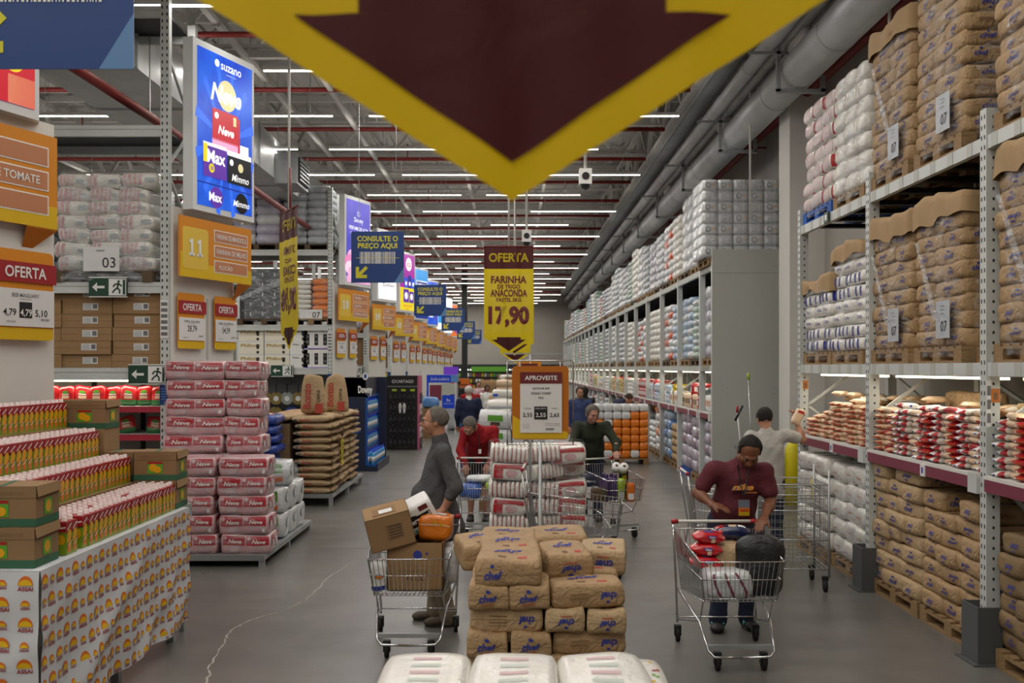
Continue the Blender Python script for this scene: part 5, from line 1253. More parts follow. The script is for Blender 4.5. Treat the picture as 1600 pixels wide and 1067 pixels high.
b = MB(); rp(b, -.21, .21, 1.62, 2.165, -.012, .008, 'sign_orange_deep'); b.poly([(-.205, -.014, 1.80), (-.205, -.014, 1.66), (-.18, -.014, 1.635), (.06, -.014, 1.635)], 'sign_yellow', 0) ; rp(b, -.205, .205, 1.625, 1.68, -.0135, .001, 'lime' if False else 'sign_yellow', .02); b.obj('card', e)
b = MB(); b.box(-.15, .16, -.022, -.018, 1.67, 2.12, 'paper'); b.box(-.15, .16, -.024, -.022, 2.035, 2.12, 'maroon_print'); Xv, Zv = (1, 0, 0), (0, 0, 1)
b.text('APROVEITE', (.005, -.026, 2.077), Xv, Zv, .034, 'white', width=.24, bold=.02); b.text('AÇÚCAR REF', (.005, -.026, 2.0), Xv, Zv, .022, 'ink_black', width=.13); b.text('ASSAÍ CHEF', (.005, -.026, 1.965), Xv, Zv, .022, 'ink_black', width=.15); b.text('1KG', (.005, -.026, 1.93), Xv, Zv, .016, 'ink_black')
b.box(-.045, .052, -.026, -.024, 1.77, 1.865, 'ink_black'); b.text('2,55', (.003, -.028, 1.80), Xv, Zv, .036, 'white', width=.075); b.text('SUPER OFERTA', (.003, -.028, 1.85), Xv, Zv, .01, 'white', width=.08, bold=0); b.text('2,55', (-.095, -.026, 1.80), Xv, Zv, .034, 'ink_black', width=.07); b.text('2,65', (.105, -.026, 1.80), Xv, Zv, .034, 'ink_black', width=.07)
b.text('ATACADO', (-.095, -.026, 1.85), Xv, Zv, .01, 'ink_black', width=.05, bold=0); b.text('VAREJO', (.105, -.026, 1.85), Xv, Zv, .01, 'ink_black', width=.045, bold=0)
for i in range(3): b.text('Preço por kg', (-.105, -.026, 1.735-i*.013), Xv, Zv, .008, 'ink_grey', bold=0); b.text('A PARTIR DE 10 UNIDADES', (.09, -.026, 1.738-i*.013), Xv, Zv, .007, 'ink_grey', width=.11, bold=0) if i < 2 else None
for i in range(14): b.box(.04+i*.0045, .042+i*.0045, -.025, -.024, 1.69, 1.705, 'ink_black')
b.obj('price_sheet', e)
e = empty('price_stand', (.2, 11.25, 0), label='farther orange price card half hidden behind the front stand', cat='sign stand')
b = MB(); b.tube([(0, 0, .0), (0, 0, 2.3)], .014, 'galv', 8); b.box(-.3, .35, -.01, .01, 2.30, 2.315, 'galv'); b.obj('pole', e)
b = MB(); rp(b, -.14, .12, 1.9, 2.24, -.012, .008, 'sign_orange'); b.box(-.10, .08, -.02, -.012, 2.14, 2.2, 'maroon_print'); b.box(-.10, .08, -.02, -.012, 1.93, 2.12, 'paper'); b.obj('card', e)
# ---------------- juice display on the cloth-covered table ----------------
TX0, TX1, TY0, TY1, TZ = -4.75, -2.59, 5.60, 8.17, 1.04
e = empty('display_table', (0, 0, 0), label='grey metal table under the white printed cloth', cat='table')
b = MB(); b.box(TX0, TX1-.04, TY0+.04, 6.9, TZ-.05, TZ-.01, 'galv'); b.box(-3.5, TX1-.04, 6.9, TY1-.03, TZ-.05, TZ-.01, 'galv'); b.obj('top', e)
for x, y in ((TX1-.1, TY0+.1), (TX1-.1, 6.75), (TX1-.1, 6.95), (TX1-.1, TY1-.1), (-3.4, TY1-.1), (TX0+.1, TY0+.1)):
    b = MB(); b.box(x-.03, x+.03, y-.03, y+.03, 0, TZ-.05, 'galv'); b.obj('leg', e)
def drape(s, z):   # outward ripple of the hanging cloth; s = distance along the edge
    k = (TZ-z)/.9
    a = .45*max(0, math.sin(s*3.4-z*6.5+.6))**3; c = .6*max(0, math.sin(s*5.3-z*9+2.2))**4
    return .014+k**.5*(.055*a+.03*c)+k*(.018*math.sin(s*9+z*2)+.012*math.sin(s*17-z*4))
ZB = .13
b = MB()
b.grid(70, 22, lambda u, v: (TX1+drape(2.2+u*2.57, ZB+(TZ-ZB)*v), TY0-.01+u*(TY1-TY0+.01), ZB+(TZ-ZB)*v+.02*math.sin(u*2.5)*(1-v)), 'cloth_white')
b.grid(50, 22, lambda u, v: (TX0+u*(TX1-TX0+.012), TY0-drape(u*2.15, ZB+(TZ-ZB)*v), ZB+(TZ-ZB)*v), 'cloth_white')
b.quad((TX0, TY0-.01, TZ+.001), (TX1+.012, TY0-.01, TZ+.001), (TX1+.012, 6.9, TZ+.001), (TX0, 6.9, TZ+.001), 'cloth_white'); b.quad((-3.5, 6.9, TZ+.001), (TX1+.012, 6.9, TZ+.001), (TX1+.012, TY1, TZ+.001), (-3.5, TY1, TZ+.001), 'cloth_white')
cl = b.obj('tablecloth', label='white cloth printed with small ASSAÍ sun logos, hanging round the juice table', cat='tablecloth')
b = MB()
def logo(s, z, big, side):
    k = 1.0 if big else .62; w_, h_ = .042*k, .052*k
    if side: fn = lambda P: np.stack([np.array([TX1+drape(2.2+p[0], p[2])+.004 for p in P]), TY0+P[:, 0], P[:, 2]], 1)
    else: fn = lambda P: np.stack([TX1-P[:, 0], np.array([TY0-drape((TX1-TX0)-p[0], p[2])-.004 for p in P]), P[:, 2]], 1)
    sg = 1 if side else -1
    X = (sg, 0, 0)
    b.disc((s, 0, z), (1, 0, 0), (0, 0, 1), w_, h_, 'logo_orange', 10, 0, PI, fn=fn)
    f2 = (lambda P: fn(P)+(np.array([.001, 0, 0]) if side else np.array([0, -.001, 0])))
    b.disc((s, 0, z), (1, 0, 0), (0, 0, 1), w_*.9, h_*.62, 'logo_yellow', 10, 0, PI, fn=f2)
    b.text('ASSAI' if True else '', (s, 0, z-.014*k-.004), X, (0, 0, 1), .022*k, 'logo_red', width=.085*k, bold=.03, fn=fn)
for r in range(8):
    z = TZ-.075-r*.112
    n = 26
    for i in range(n):
        s = .03+i*.1; zz = z+.0
        if s > 2.54 or zz < ZB+.03: continue
        logo(s, zz+(.0), (i+r) % 2 == 0, True)
    for i in range(13):
        s = .06+i*.13
        if zz < ZB+.03: continue
        logo(s, zz, (i+r) % 2 == 0, False)
b.obj('logo_print', cl)
# stepped riser of flattened cartons
b = MB(); LV = [(-2.96, 1.255), (-3.21, 1.46), (-3.46, 1.685)]
for i, (x, z) in enumerate(LV):
    b.box(x-.30, x-.005, 5.65 if i < 1 else 6.0, 8.05, TZ+.01 if i == 0 else LV[i-1][1]-.0, z, 'carton')
b.box(-3.51, -2.965, 5.65, 8.05, TZ+.005, 1.05, 'carton')
b.obj('step_riser', label='brown cardboard steps under the rows of juice cartons', cat='display riser')
def juice():
    b = MB(); w_, d_, h_ = .0385, .033, .195   # half along y, half along x
    def side(x, nrm):
        pass
    b.box(-d_, d_, -w_, w_, 0, .045, 'juice_green'); b.box(-d_, d_, -w_, w_, .045, .135, 'juice_green'); b.box(-d_, d_, -w_, w_, .125, h_, 'juice_red')
    x = d_+.0008; Y_, Z_ = (0, 1, 0), (0, 0, 1)
    b.disc((x, .004, .118), Y_, Z_, .026, .030, 'juice_yellow', 12); b.disc((x+.0003, -.006, .088), Y_, Z_, .026, .024, 'juice_yellow', 12)
    b.poly([(x+.0006, -.018, .012), (x+.0006, .016, .012), (x+.0006, .024, .062), (x+.0006, -.022, .056)], 'juice_orange'); b.disc((x+.0009, 0, .058), Y_, Z_, .024, .01, 'juice_yellow', 10)
    b.poly([(x+.001, -w_, .052), (x+.001, -w_, .040), (x+.001, w_, .082), (x+.001, w_, .094)], 'juice_red'); b.poly([(x+.0013, -.026, .050), (x+.0013, -.026, .045), (x+.0013, .030, .078), (x+.0013, .030, .084)], 'paper')
    b.poly([(x+.0005, -.030, .150), (x+.0005, -.026, .143), (x+.0005, .032, .178), (x+.0005, .028, .186)], 'paper')
    y = -w_-.0006; b.poly([(-.03, y, .15), (.03, y, .16), (.03, y, .168), (-.03, y, .158)], 'paper'); b.disc((0, y, .09), (1, 0, 0), Z_, .026, .03, 'juice_yellow', 12)
    me = b.mesh('juice_carton')
    c = MB(); c.lathe([(.019, 0), (.019, .004), (.0165, .006), (.0165, .022), (.014, .026), (.0, .026)], 'cap_white', (0, .006, h_), 10); cm = c.mesh('cap')
    return me, cm
JM, JC = juice(); R = random.Random(1); TN = ['lowest', 'second', 'third', 'top']
for t, (xf, z, y0, rows_) in enumerate([(-2.635, TZ+.003, 6.02, 4), (-2.99, 1.256, 5.98, 3), (-3.24, 1.461, 6.40, 3), (-3.49, 1.686, 6.78, 1)]):
    n = int((8.02-y0)/.0795)
    for r in range(rows_):
        for i in range(n):
            y = 8.0-i*.0795
            if t == 0 and r in (0, 1) and i in (9, 10, 17): 
                if r == 1: continue
            if t == 0 and r == 0 and i == 22: continue
            o = put('juice_carton', JM, None, (xf-r*.070-.035+R.uniform(-.003, .003), y, z), label='orange juice carton, %s tier, %s row back, %s from the far end' % (TN[t], nth(r), nth(i)), cat='juice carton', group='juice cartons on the stepped display', rz=R.uniform(-.03, .03))
            put('cap', JC, o)
def jbox(w_, d_, h_):
    b = MB(); b.box(-w_/2, w_/2, -d_/2, d_/2, 0, h_, 'carton2'); b.box(-w_/2-.001, w_/2+.001, -d_/2-.001, d_/2+.001, 0, .045, 'box_green')
    b.box(-w_/2-.0015, w_/2+.0015, -d_/2-.0015, d_/2+.0015, h_*.70, h_*.71, 'dark_wood')
    y = -d_/2-.002; b.box(.0-.06, .06, y-.001, y, .055, .150, 'leaf_green'); b.disc((-.015, y-.002, .10), (1, 0, 0), (0, 0, 1), .032, .03, 'juice_yellow', 14); b.disc((.018, y-.003, .085), (1, 0, 0), (0, 0, 1), .03, .026, 'juice_yellow', 14); b.box(-.058, .058, y-.0015, y-.001, .128, .148, 'juice_red')
    for i in range(2): b.text('CONTEÚDO 12 UNIDADES DE 1 LITRO', (0, y-.001, .19-i*.012), (1, 0, 0), (0, 0, 1), .008, 'ink_brown', width=w_*.7)
    x = w_/2+.002; b.box(x, x+.001, -.05, .05, .055, .145, 'leaf_green'); b.disc((x+.002, 0, .1), (0, 1, 0), (0, 0, 1), .035, .035, 'juice_yellow', 14)
    b.poly([(w_/2+.003, -d_/2, h_-.0), (w_/2+.003, d_/2, h_-.0), (w_/2+.012, d_/2, h_-.05), (w_/2+.012, -d_/2, h_-.06)], 'carton', .003)
    b.poly([(-.05, d_/2, h_+.001), (-.02, d_/2, h_+.001), (.03, -d_/2, h_+.001), (0, -d_/2, h_+.001)], 'box_green')
    return b.mesh('carton')
J1, J2 = jbox(.42, .30, .225), jbox(.33, .29, .225)
for i, (me, x, y, z, lab) in enumerate([(J1, -2.85, 5.81, TZ+.003, 'lower juice box at the near corner of the table'), (J1, -2.85, 5.82, TZ+.23, 'upper juice box at the near corner of the table'), (J2, -2.80, 8.23-.06, TZ+.003, 'lower juice box at the far end of the table'), (J2, -2.80, 8.17, TZ+.23, 'upper juice box at the far end of the table'), (J2, -3.15, 8.22, 1.262, 'half hidden juice box behind the second tier of cartons'), (J2, -3.38, 8.24, 1.49+.18, 'plain brown box at the end of the top tier')]):
    put('juice_box', me, None, (x, y, z), rz=R.uniform(-.02, .02), label=lab, cat='carton')
b = MB(); b.box(-3.55, -2.98, 8.09, 8.40, 1.045, 1.26, 'carton'); b.obj('carton', label='flat brown carton carrying the end boxes of the display', cat='carton')
b = MB(); b.box(-3.55, -3.22, 8.08, 8.40, 1.49, 1.668, 'carton'); b.obj('carton', label='brown carton under the box at the end of the top tier', cat='carton')
b = MB(); b.box(-3.55, -2.63, 8.16, 8.42, .94, 1.043, 'galv')
for x in (-3.5, -2.7): b.box(x-.02, x+.02, 8.36, 8.40, 0, .94, 'galv')
b.obj('side_table', label='narrow metal ledge at the far end of the juice table', cat='table')

# ---------------- low metal platforms ----------------
def platform(x0, x1, y0, y1, z, lab, leg=.5):
    e = empty('display_platform', ((x0+x1)/2, y0, 0), label=lab, cat='platform'); cx = (x0+x1)/2; b = MB()
    b.box(x0-cx, x1-cx, 0, y1-y0, z-.055, z, 'galv'); b.box(x0-cx, x1-cx, -.004, 0, z-.06, z+.003, 'steel'); b.obj('deck', e)
    n = max(2, int((y1-y0)/1.2)+1)
    for i in range(n):
        for x in (x0+.04, x1-.04):
            y = .05+(y1-y0-.1)*i/(n-1); b = MB(); b.box(x-cx-.03, x-cx+.03, y-.03, y+.03, 0, z-.055, 'galv'); b.obj('leg', e)
    return e
platform(-4.6, -2.67, 11.05, 13.65, .13, 'low metal platform under the red tissue packs')
platform(-4.2, -2.78, 15.9, 19.1, .19, 'low metal platform under the brown sack pile')
def neve(seed, plain=False):
    f = bagfn(.54, .42, .208, (.10, .10, .18), .05, seed); b = MB(); add_bag(b, f, 'neve_pink', (12, 9, 5), face={'+x': 'neve_side', '-x': 'neve_side', '+z': 'neve_pink'})
    for s, cu in (('-y', -.48), ('-y', .50), ('+y', -.48), ('+y', .5)):
        bag_rect(b, f, s, cu-.46, cu+.46, -.10, .92, 'neve_red', n=8)
        bag_text(b, f, 'Neve', s, cu+.05, .30, .45, 'white', uw=.56, shear=.25, bold=.02, lift=1.07); bag_disc(b, f, s, cu-.36, .66, .085, .2, 'neve_pink', lift=1.06)
        bag_rect(b, f, s, cu-.18, cu+.22, -.78, -.30, 'wrap_grey', lift=1.04); bag_rect(b, f, s, cu-.14, cu+.18, -.70, -.38, 'neve_pink', lift=1.06)
    bag_rect(b, f, '+x', -.7, -.1, -.1, .8, 'neve_red'); bag_rect(b, f, '+x', .1, .3, -.3, .5, 'paper', lift=1.05); bag_disc(b, f, '+x', -.55, .1, .14, .3, 'white', lift=1.05)
    bag_rect(b, f, '-y', .82, .92, -.75, -.35, 'paper', lift=1.08, n=2) if seed % 2 else None
    # loose film ends of the outer bag
    V = []; 
    for k in range(5): pass
    return b.mesh('tissue_bale')
def filmy(seed):
    f = bagfn(.565, .445, .22, (.22, .22, .3), .12, seed+50); b = MB(); add_bag(b, f, 'stretch_film', (10, 8, 5)); return b.mesh('film')
NV = [neve(700+i) for i in range(4)]; NF = [filmy(i) for i in range(3)]; R = random.Random(7)
def nv(x, y, z, lab, rz=0):
    o = put('tissue_bale', R.choice(NV), None, (x, y, z), rz=rz+R.uniform(-.03, .03), label=lab, cat='toilet paper', group='red toilet paper bales on the platform'); put('film', R.choice(NF), o); return o
for l in range(5):
    for c in range(3): nv(-2.92-c*.565+(.02 if l == 0 else R.uniform(-.03, .01)), 11.33, .13+.105+l*.21, 'red toilet paper bale, front pile, %s layer up, %s from the aisle' % (nth(l), nth(c)))
for l in range(10):
    for c in range(3):
        x = -3.02-.12-c*.565
        if l >= 5 and c == 2: continue
        if l >= 5:
            o_ = nv((-3.05, -3.60)[c]+R.uniform(-.02, .02), 11.80, .235+l*.21, 'red toilet paper bale, tall rear pile, %s layer up, %s from the aisle' % (nth(l), nth(c)), 0)
            o_.scale = ((.76, 1, 1), (1.28, 1, 1))[c]
            continue
        nv((x if c else x+.0)+R.uniform(-.03, .03)-(.02 if l >= 5 else 0), 11.80, .13+.105+l*.21, 'red toilet paper bale, tall rear pile, %s layer up, %s from the aisle' % (nth(l), nth(c)))
def whitepack(seed, half=False):
    f = bagfn(.40, .42, .30, (.2, .2, .25), .04, seed); b = MB(); add_bag(b, f, 'wrap_white', (8, 8, 6))
    bag_rect(b, f, '-y', -.75, .75, .0, .8, 'leaf_green', n=6); bag_rect(b, f, '-y', -.1, .75, -.75, -.35, 'rice_orange', n=4); bag_rect(b, f, '-y', -.7, -.2, -.7, -.3, 'paper', n=2)
    bag_disc(b, f, '+x', 0, .2, .35, .45, 'wrap_grey'); bag_disc(b, f, '+x', 0, .2, .30, .38, 'wrap_white', lift=1.05); bag_rect(b, f, '+z', -.5, .5, -.5, .5, 'wrap_grey', n=4)
    return b.mesh('paper_pack')
WP = [whitepack(720+i) for i in range(3)]
for l in range(3):
    for j in range(3 if l < 2 else 1):
        for i in range(3):
            x = -2.90-i*.41; y = 12.28+j*.44+(.25 if l == 2 else 0)
            o = put('paper_pack', R.choice(WP), None, (x, y, .13+.15+l*.30), rz=R.uniform(-.03, .03), label='white paper towel pack with green label, %s layer, %s row back, %s from the aisle' % (nth(l), nth(j), nth(i)), cat='paper pack', group='white and green packs behind the red bales')
f = bagfn(.75, .7, .28, (.5, .5, .6), .2, 733); b = MB(); add_bag(b, f, 'stretch_film_heavy', (14, 12, 6)); b.obj('loose_film', loc=(-3.0, 12.35, .88), label='crumpled clear film bunched over the white and green packs', cat='plastic film')

# brown sacks
def sack(seed, w_=.62, d_=.56, h_=.108):
    f = bagfn(w_, d_, h_, (.25, .22, .75), .07, seed, pinch=.35); b = MB(); add_bag(b, f, 'kraft_pale', (12, 8, 4))
    bag_text(b, f, 'Bonzo', '-y', -.25, 0, .75, 'ink_red', uw=.55, bold=.03, lift=1.05); bag_rect(b, f, '-y', -.85, -.72, -.5, .5, 'ink_grey', lift=1.04, n=3)
    for s in (-1, 1): bag_rect(b, f, '+x', s*.2-.3*(s > 0)+.0, s*.9, -.95, .95, 'kraft', lift=1.06) if s > 0 else bag_rect(b, f, '+x', -.9, -.12, -.95, .95, 'kraft', lift=1.06)
    bag_text(b, f, 'Bonzo', '+z', 0, 0, .5, 'ink_red', uw=.9, bold=.03)
    return b.mesh('feed_sack')
SK = [sack(740+i) for i in range(4)]
for l in range(11):
    for j in range(5):
        for i in range(1 if l < 10 else 2):
            o = put('feed_sack', R.choice(SK), None, (-3.13-i*.62+R.uniform(-.025, .025)+(.02 if l % 2 else 0), 16.22+j*.575, .19+.056+l*.111), label='brown feed sack, %s layer, %s back from the pile front' % (nth(l), nth(j)) + (', inner column' if i else ''), cat='feed sack', group='brown feed sacks on the platform'); o.rotation_euler = (R.uniform(-.04, .04), R.uniform(-.03, .03), R.uniform(-.06, .06))
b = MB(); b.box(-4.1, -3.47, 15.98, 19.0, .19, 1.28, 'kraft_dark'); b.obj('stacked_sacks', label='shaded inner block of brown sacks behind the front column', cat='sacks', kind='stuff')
for i, (x, y) in enumerate([(-3.16, 16.3), (-2.98, 17.3)]):
    f = bagfn(.40, .2, .62, (.4, .6, .15), .06, 760+i); 
    def g(P, f=f): q = f(P); k = (q[:, 2]+.31)/.62; q[:, 0] *= 1.05-.35*np.clip(k, 0, 1)**2; q[:, 1] *= 1.1-.75*np.clip(k, 0, 1)**1.5; return q
    b = MB(); add_bag(b, g, 'kraft_pale', (8, 5, 10)); 
    b.text('Bonzo', (-.08, 0, -.02), (0, 0, 1), (-1, 0, 0), .13, 'ink_red', width=.40, bold=.03, fn=lambda P: np.stack([P[:, 0], np.full(len(P), -.118)+.04*(P[:, 2]+.2), P[:, 2]], 1))
    b.text('CARNE', (.10, 0, -.02), (0, 0, 1), (-1, 0, 0), .05, 'ink_black', width=.2, fn=lambda P: np.stack([P[:, 0], np.full(len(P), -.118)+.04*(P[:, 2]+.2), P[:, 2]], 1)); b.box(.05, .17, -.125, -.11, -.29, -.14, 'ink_red')
    b.obj('feed_sack', loc=(x, y, .19+11*.111+.315), label='brown sack standing upright on the pile, %s one' % ('nearer' if i == 0 else 'farther'), cat='feed sack')
b = MB(); b.box(-.005, .005, -.09, .09, -.42, .0, 'yellow'); b.box(-.006, .006, -.09, .09, 0, .09, 'oferta_maroon'); b.text('89,90', (.007, 0, -.2), (0, 0, 1), (0, -1, 0), .09, 'ink_black', width=.3, bold=.03); b.obj('price_strip', loc=(-2.775, 16.75, 1.0), rz=0, label='small yellow price strip hanging on the side of the sack pile', cat='price tag')
def dog(seed, m):
    f = bagfn(.46, .6, .15, (.35, .35, .6), .1, seed); b = MB(); add_bag(b, f, m, (9, 8, 5))
    bag_disc(b, f, '-y', -.1, .2, .5, .5, 'bag_orange'); bag_disc(b, f, '+z', 0, 0, .6, .45, 'bag_orange'); bag_rect(b, f, '+z', -.4, .4, -.15, .15, 'white', lift=1.06); return b.mesh('pet_food_bag')
DG = [dog(780, 'dog_blue'), dog(781, 'dog_blue'), dog(782, 'oferta_yellow')]
for c, (x, n) in enumerate([(-3.72, 9), (-4.2, 9)]):
    for l in range(n): put('pet_food_bag', DG[0 if l < 7 or c == 0 else 2] if l % 3 else DG[1], None, (x+R.uniform(-.03, .03), 15.45, .11+.075+l*.146 if False else .14+.075+l*.146), rz=R.uniform(-.08, .08), label='%s pet food bag, %s layer, %s pile' % ('blue', nth(l), 'nearer the brown sacks' if c == 0 else 'outer'), cat='pet food bag', group='blue pet food bags beside the brown sacks')
for i, (x, y, m) in enumerate([(-3.65, 16.0+.4, 0), (-4.25, 16.2, 2), (-4.2, 15.6, 2)]): pass
put('pallet_low', pallet_me(1.1, .8), None, (-3.97, 15.45, 0), label='pallet below the blue pet food bags', cat='pallet')

# ---------------- branded display units in the left of the aisle ----------------
e = empty('bottle_display', (-3.05, 21.3, 0), label='dark navy Downy display full of light blue bottles', cat='display stand')
# local: opening towards +x/-y
A_ = math.radians(0)
b = MB(); b.box(-.62, .0, 0, .04, 0, 1.95, 'navy'); b.box(-.62, -.58, 0, 1.9, 0, 1.95, 'navy'); b.box(-.62, .20, 1.86, 1.9, 0, 1.95, 'navy'); b.box(-.62, .02, 0, 1.9, 1.55, 1.95, 'navy'); b.box(-.3, -.28, .04, 1.86, 0, 1.6, 'navy2'); b.obj('cabinet', e)
b = MB(); b.box(.0, .045, .0, .05, .12, 1.58, 'downy_dark'); b.box(.0, .045, 1.84, 1.9, .12, 1.58, 'downy_dark'); b.box(.0, .045, 0, 1.9, 1.53, 1.58, 'downy_dark'); b.obj('blue_trim', e)
for i, z in enumerate((.13, .48, .84, 1.2)): b = MB(); xx = .22 if i == 0 else .04; b.box(-.28, xx, .03, 1.86, z-.03, z, 'downy_dark'); b.box(xx, xx+.015, .03, 1.86, z-.04, z+.03, 'navy2'); b.obj('shelf', e)
b = MB(); b.box(-.62, .26, -.02, 2.0, 0, .10, 'navy'); b.box(.24, .26, -.02, 2.0, .10, .17, 'navy'); b.obj('base', e)
b = MB(); Xd, Zd = (1, 0, 0), (0, 0, 1)
b.text('VISTA-SE', (-.28, -.003, 1.28), Xd, Zd, .045, 'sugar_cream', width=.25, bold=0); b.box(-.44, -.12, -.003, -.001, 1.175, 1.225, 'maroon_print'); b.text('DE PERFUME', (-.28, -.005, 1.20), Xd, Zd, .035, 'pink', width=.30); b.text('O DIA TODO', (-.28, -.003, 1.12), Xd, Zd, .042, 'sugar_cream', width=.30, bold=0)
b.lathe([(.0, 0), (.13, .0), (.15, .3), (.1, .42), (.0, .44)], 'downy_blue', (-.2, .05, .3), 14) if False else b.disc((-.2, -.002, .85), Xd, Zd, .12, .06, 'downy_dark', 14)
b.text('Downy', (-.0, -.01, 1.68), Xd, Zd, .2, 'white', width=.3, bold=.04); b.disc((.0, -.01, 1.98), Xd, Zd, .06, .08, 'white', 14); b.disc((.0, -.012, 1.98), Xd, Zd, .03, .05, 'downy_dark', 14); b.obj('print', e)
def bottle(m1, m2, m3, s=1.0):
    b = MB(); b.lathe([(.0, 0), (.042, 0), (.046, .01), (.046, .16), (.036, .20), (.018, .215), (.0, .215)], m1, n=10); o = b.mesh('bottle')
    c = MB(); c.lathe([(.0, .21), (.022, .21), (.022, .245), (.0, .245)], m2, n=10); l = MB(); l.lathe([(.0469, .05), (.0469, .14)], m3, n=10); return o, c.mesh('cap'), l.mesh('label')
BT = bottle('downy_blue', 'lb_deep', 'wrap_white'); SH = ['bottom', 'second', 'third', 'top']
for s_, z in enumerate((.13, .48, .84, 1.2)):
    for r in range(2):
        for i in range(15):
            if s_ == 3 and i % 3 and r: continue
            o = put('softener_bottle', BT[0], None, (-3.05+(.14 if s_ == 0 else -.02)-r*.11, 21.3+.12+i*.118, z), label='light blue softener bottle, %s shelf, %s row, %s from the front' % (SH[s_], nth(r), nth(i)), cat='bottle', group='light blue bottles in the navy display'); o.scale = (1, 1, 1.2); put('cap', BT[1], o); put('label', BT[2], o)
e = empty('flip_flop_display', (-3.28, 26.9, 0), label='black CARTAGO display of hanging flip-flops', cat='display stand')
b = MB(); b.box(0, .80, 0, .9, 0, 1.95, 'black'); b.box(.80, .84, 0, .9, 0, 1.95, 'pink'); b.box(.79, .80, -.01, .9, 0, 1.95, 'rail_red'); b.box(-.28, .0, .4, .9, 0, 1.9, 'black'); b.box(.01, .79, -.01, 0, 1.65, 1.68, 'grey_plastic'); b.obj('cabinet', e)
b = MB(); b.text('CARTAGO', (.46, -.01, 1.80), Xd, Zd, .08, 'paper', width=.46, bold=.01); b.disc((.17, -.01, 1.80), Xd, Zd, .045, .045, 'paper', 14); b.disc((.17, -.012, 1.80), Xd, Zd, .03, .03, 'black', 14)
for i in range(3): b.box(.13+i*.24, .25+i*.24, -.03, -.02, 1.54, 1.60, 'lime')
b.text('CARTAGO', (.4, -.01, .07), Xd, Zd, .03, 'ink_grey', width=.3); b.obj('print', e)
def ff(m):
    b = MB()
    for s in (-1, 1):
        P = [(s*.055+.042*math.sin(a)*(1.0 if math.cos(a) > 0 else .8), 0, .14*math.cos(a)) for a in [k*2*PI/14 for k in range(14)]]; b.poly(P, m, .02, Vector((0, -1, 0)))
        b.tube([(s*.055-.035, -.005, -.03), (s*.055, -.03, .06), (s*.055+.035, -.005, -.03)], .006, 'ink_grey', 5)
    b.tube([(0, .0, .15), (0, .04, .16)], .008, 'steel', 5); return b.mesh('flip_flops')
fb, fwh = ff('gloss_dark'), ff('paper')
for r in range(5):
    for c in range(3): put('flip_flops', fwh if (r == 1 and c == 1) else fb, None, (-3.28+.16+c*.24, 26.84, 1.40-r*.30), label='%s flip-flop pair, %s row down, %s column of the display' % ('white' if (r == 1 and c == 1) else 'black', nth(r), nth(c)), cat='flip-flops', group='flip-flops on the CARTAGO display')
for r in range(5):
    for c in range(2): put('flip_flops', fwh if r % 2 else fb, None, (-2.42, 27.15+c*.4, 1.35-r*.30), rz=PI/2, label='flip-flop pair on the pink side, %s row down, %s column' % (nth(r), nth(c)), cat='flip-flops', group='flip-flops on the pink display side')
e = empty('promo_stand', (-2.75, 33, 0), label='royal blue promotional counter with white script heading', cat='display stand')
b = MB(); b.box(0, .95, 0, .9, 1.68, 1.93, 'lb_deep'); b.box(.78, 1.0, -.01, .9, 1.70, 1.92, 'blue_bag'); b.box(0, .06, 0, .06, 0, 1.7, 'lb_deep'); b.box(.9, .96, 0, .9, 0, 1.7, 'wrap_white'); b.box(.5, .9, -.02, 0, .85, 1.28, 'lb_deep'); b.box(.5, .9, -.02, 0, 1.3, 1.65, 'panel_grey'); b.box(.1, .46, 0, .3, 1.1, 1.6, 'rail_red'); b.obj('counter', e)
b = MB(); b.text('Johnsonhouse' if False else 'Sulbrasileira', (.42, -.01, 1.80), Xd, Zd, .10, 'paper', width=.6, shear=.3, bold=0); b.text('3x', (.7, -.03, 1.12), Xd, Zd, .1, 'paper'); b.text('SEM JUROS', (.7, -.03, 1.0), Xd, Zd, .04, 'paper', width=.3); b.obj('print', e)
for i in range(3):
    b = MB(); b.box(-.3, .3, -.3, .3, 0, .3, 'carton'); b.box(-.2, .2, -.305, -.3, .05, .25, 'wood'); b.obj('crate', loc=(-2.5, 31.5, i*.305), label='brown crate by the blue counter, %s up' % nth(i), cat='crate', group='crates by the blue counter')
f = bagfn(.5, .4, .35, (.4, .4, .5), .1, 810); b = MB(); add_bag(b, f, 'blue_bag', (6, 6, 5)); b.obj('blue_pack', loc=(-2.5, 31.5, 1.09), label='light blue pack lying on the crates', cat='pack')
e = empty('shelf_display', (-2.0, 39, 0), label='orange goods shelf past the blue counter', cat='display stand'); b = MB(); b.box(-.35, .35, 0, .6, 0, 1.75, 'orange'); b.obj('body', e); b = MB()
for i in range(6): b.box(-.33, .33, -.02, 0, .1+i*.28, .14+i*.28, 'dark_wood')
b.box(-.6, -.05, -.01, .0, 1.75, 2.2, 'lb_purple'); b.obj('shelf_edges', e)
for i, (x, y, m, nm) in enumerate([(-1.95, 35.5, 'wrap_white', 'clear bag of bottles'), (-1.7, 43, 'wrap_grey', 'grey pack pile'), (-1.5, 48, 'white', 'white pack pile')]):
    f = bagfn(.6, .6, 1.1, (.3, .3, .3), .1, 820+i); b = MB(); add_bag(b, f, m, (5, 5, 8)); b.obj('pack_pile', loc=(x, y, .57), label='%s standing in the left aisle past the blue counter' % nm, cat='pile')

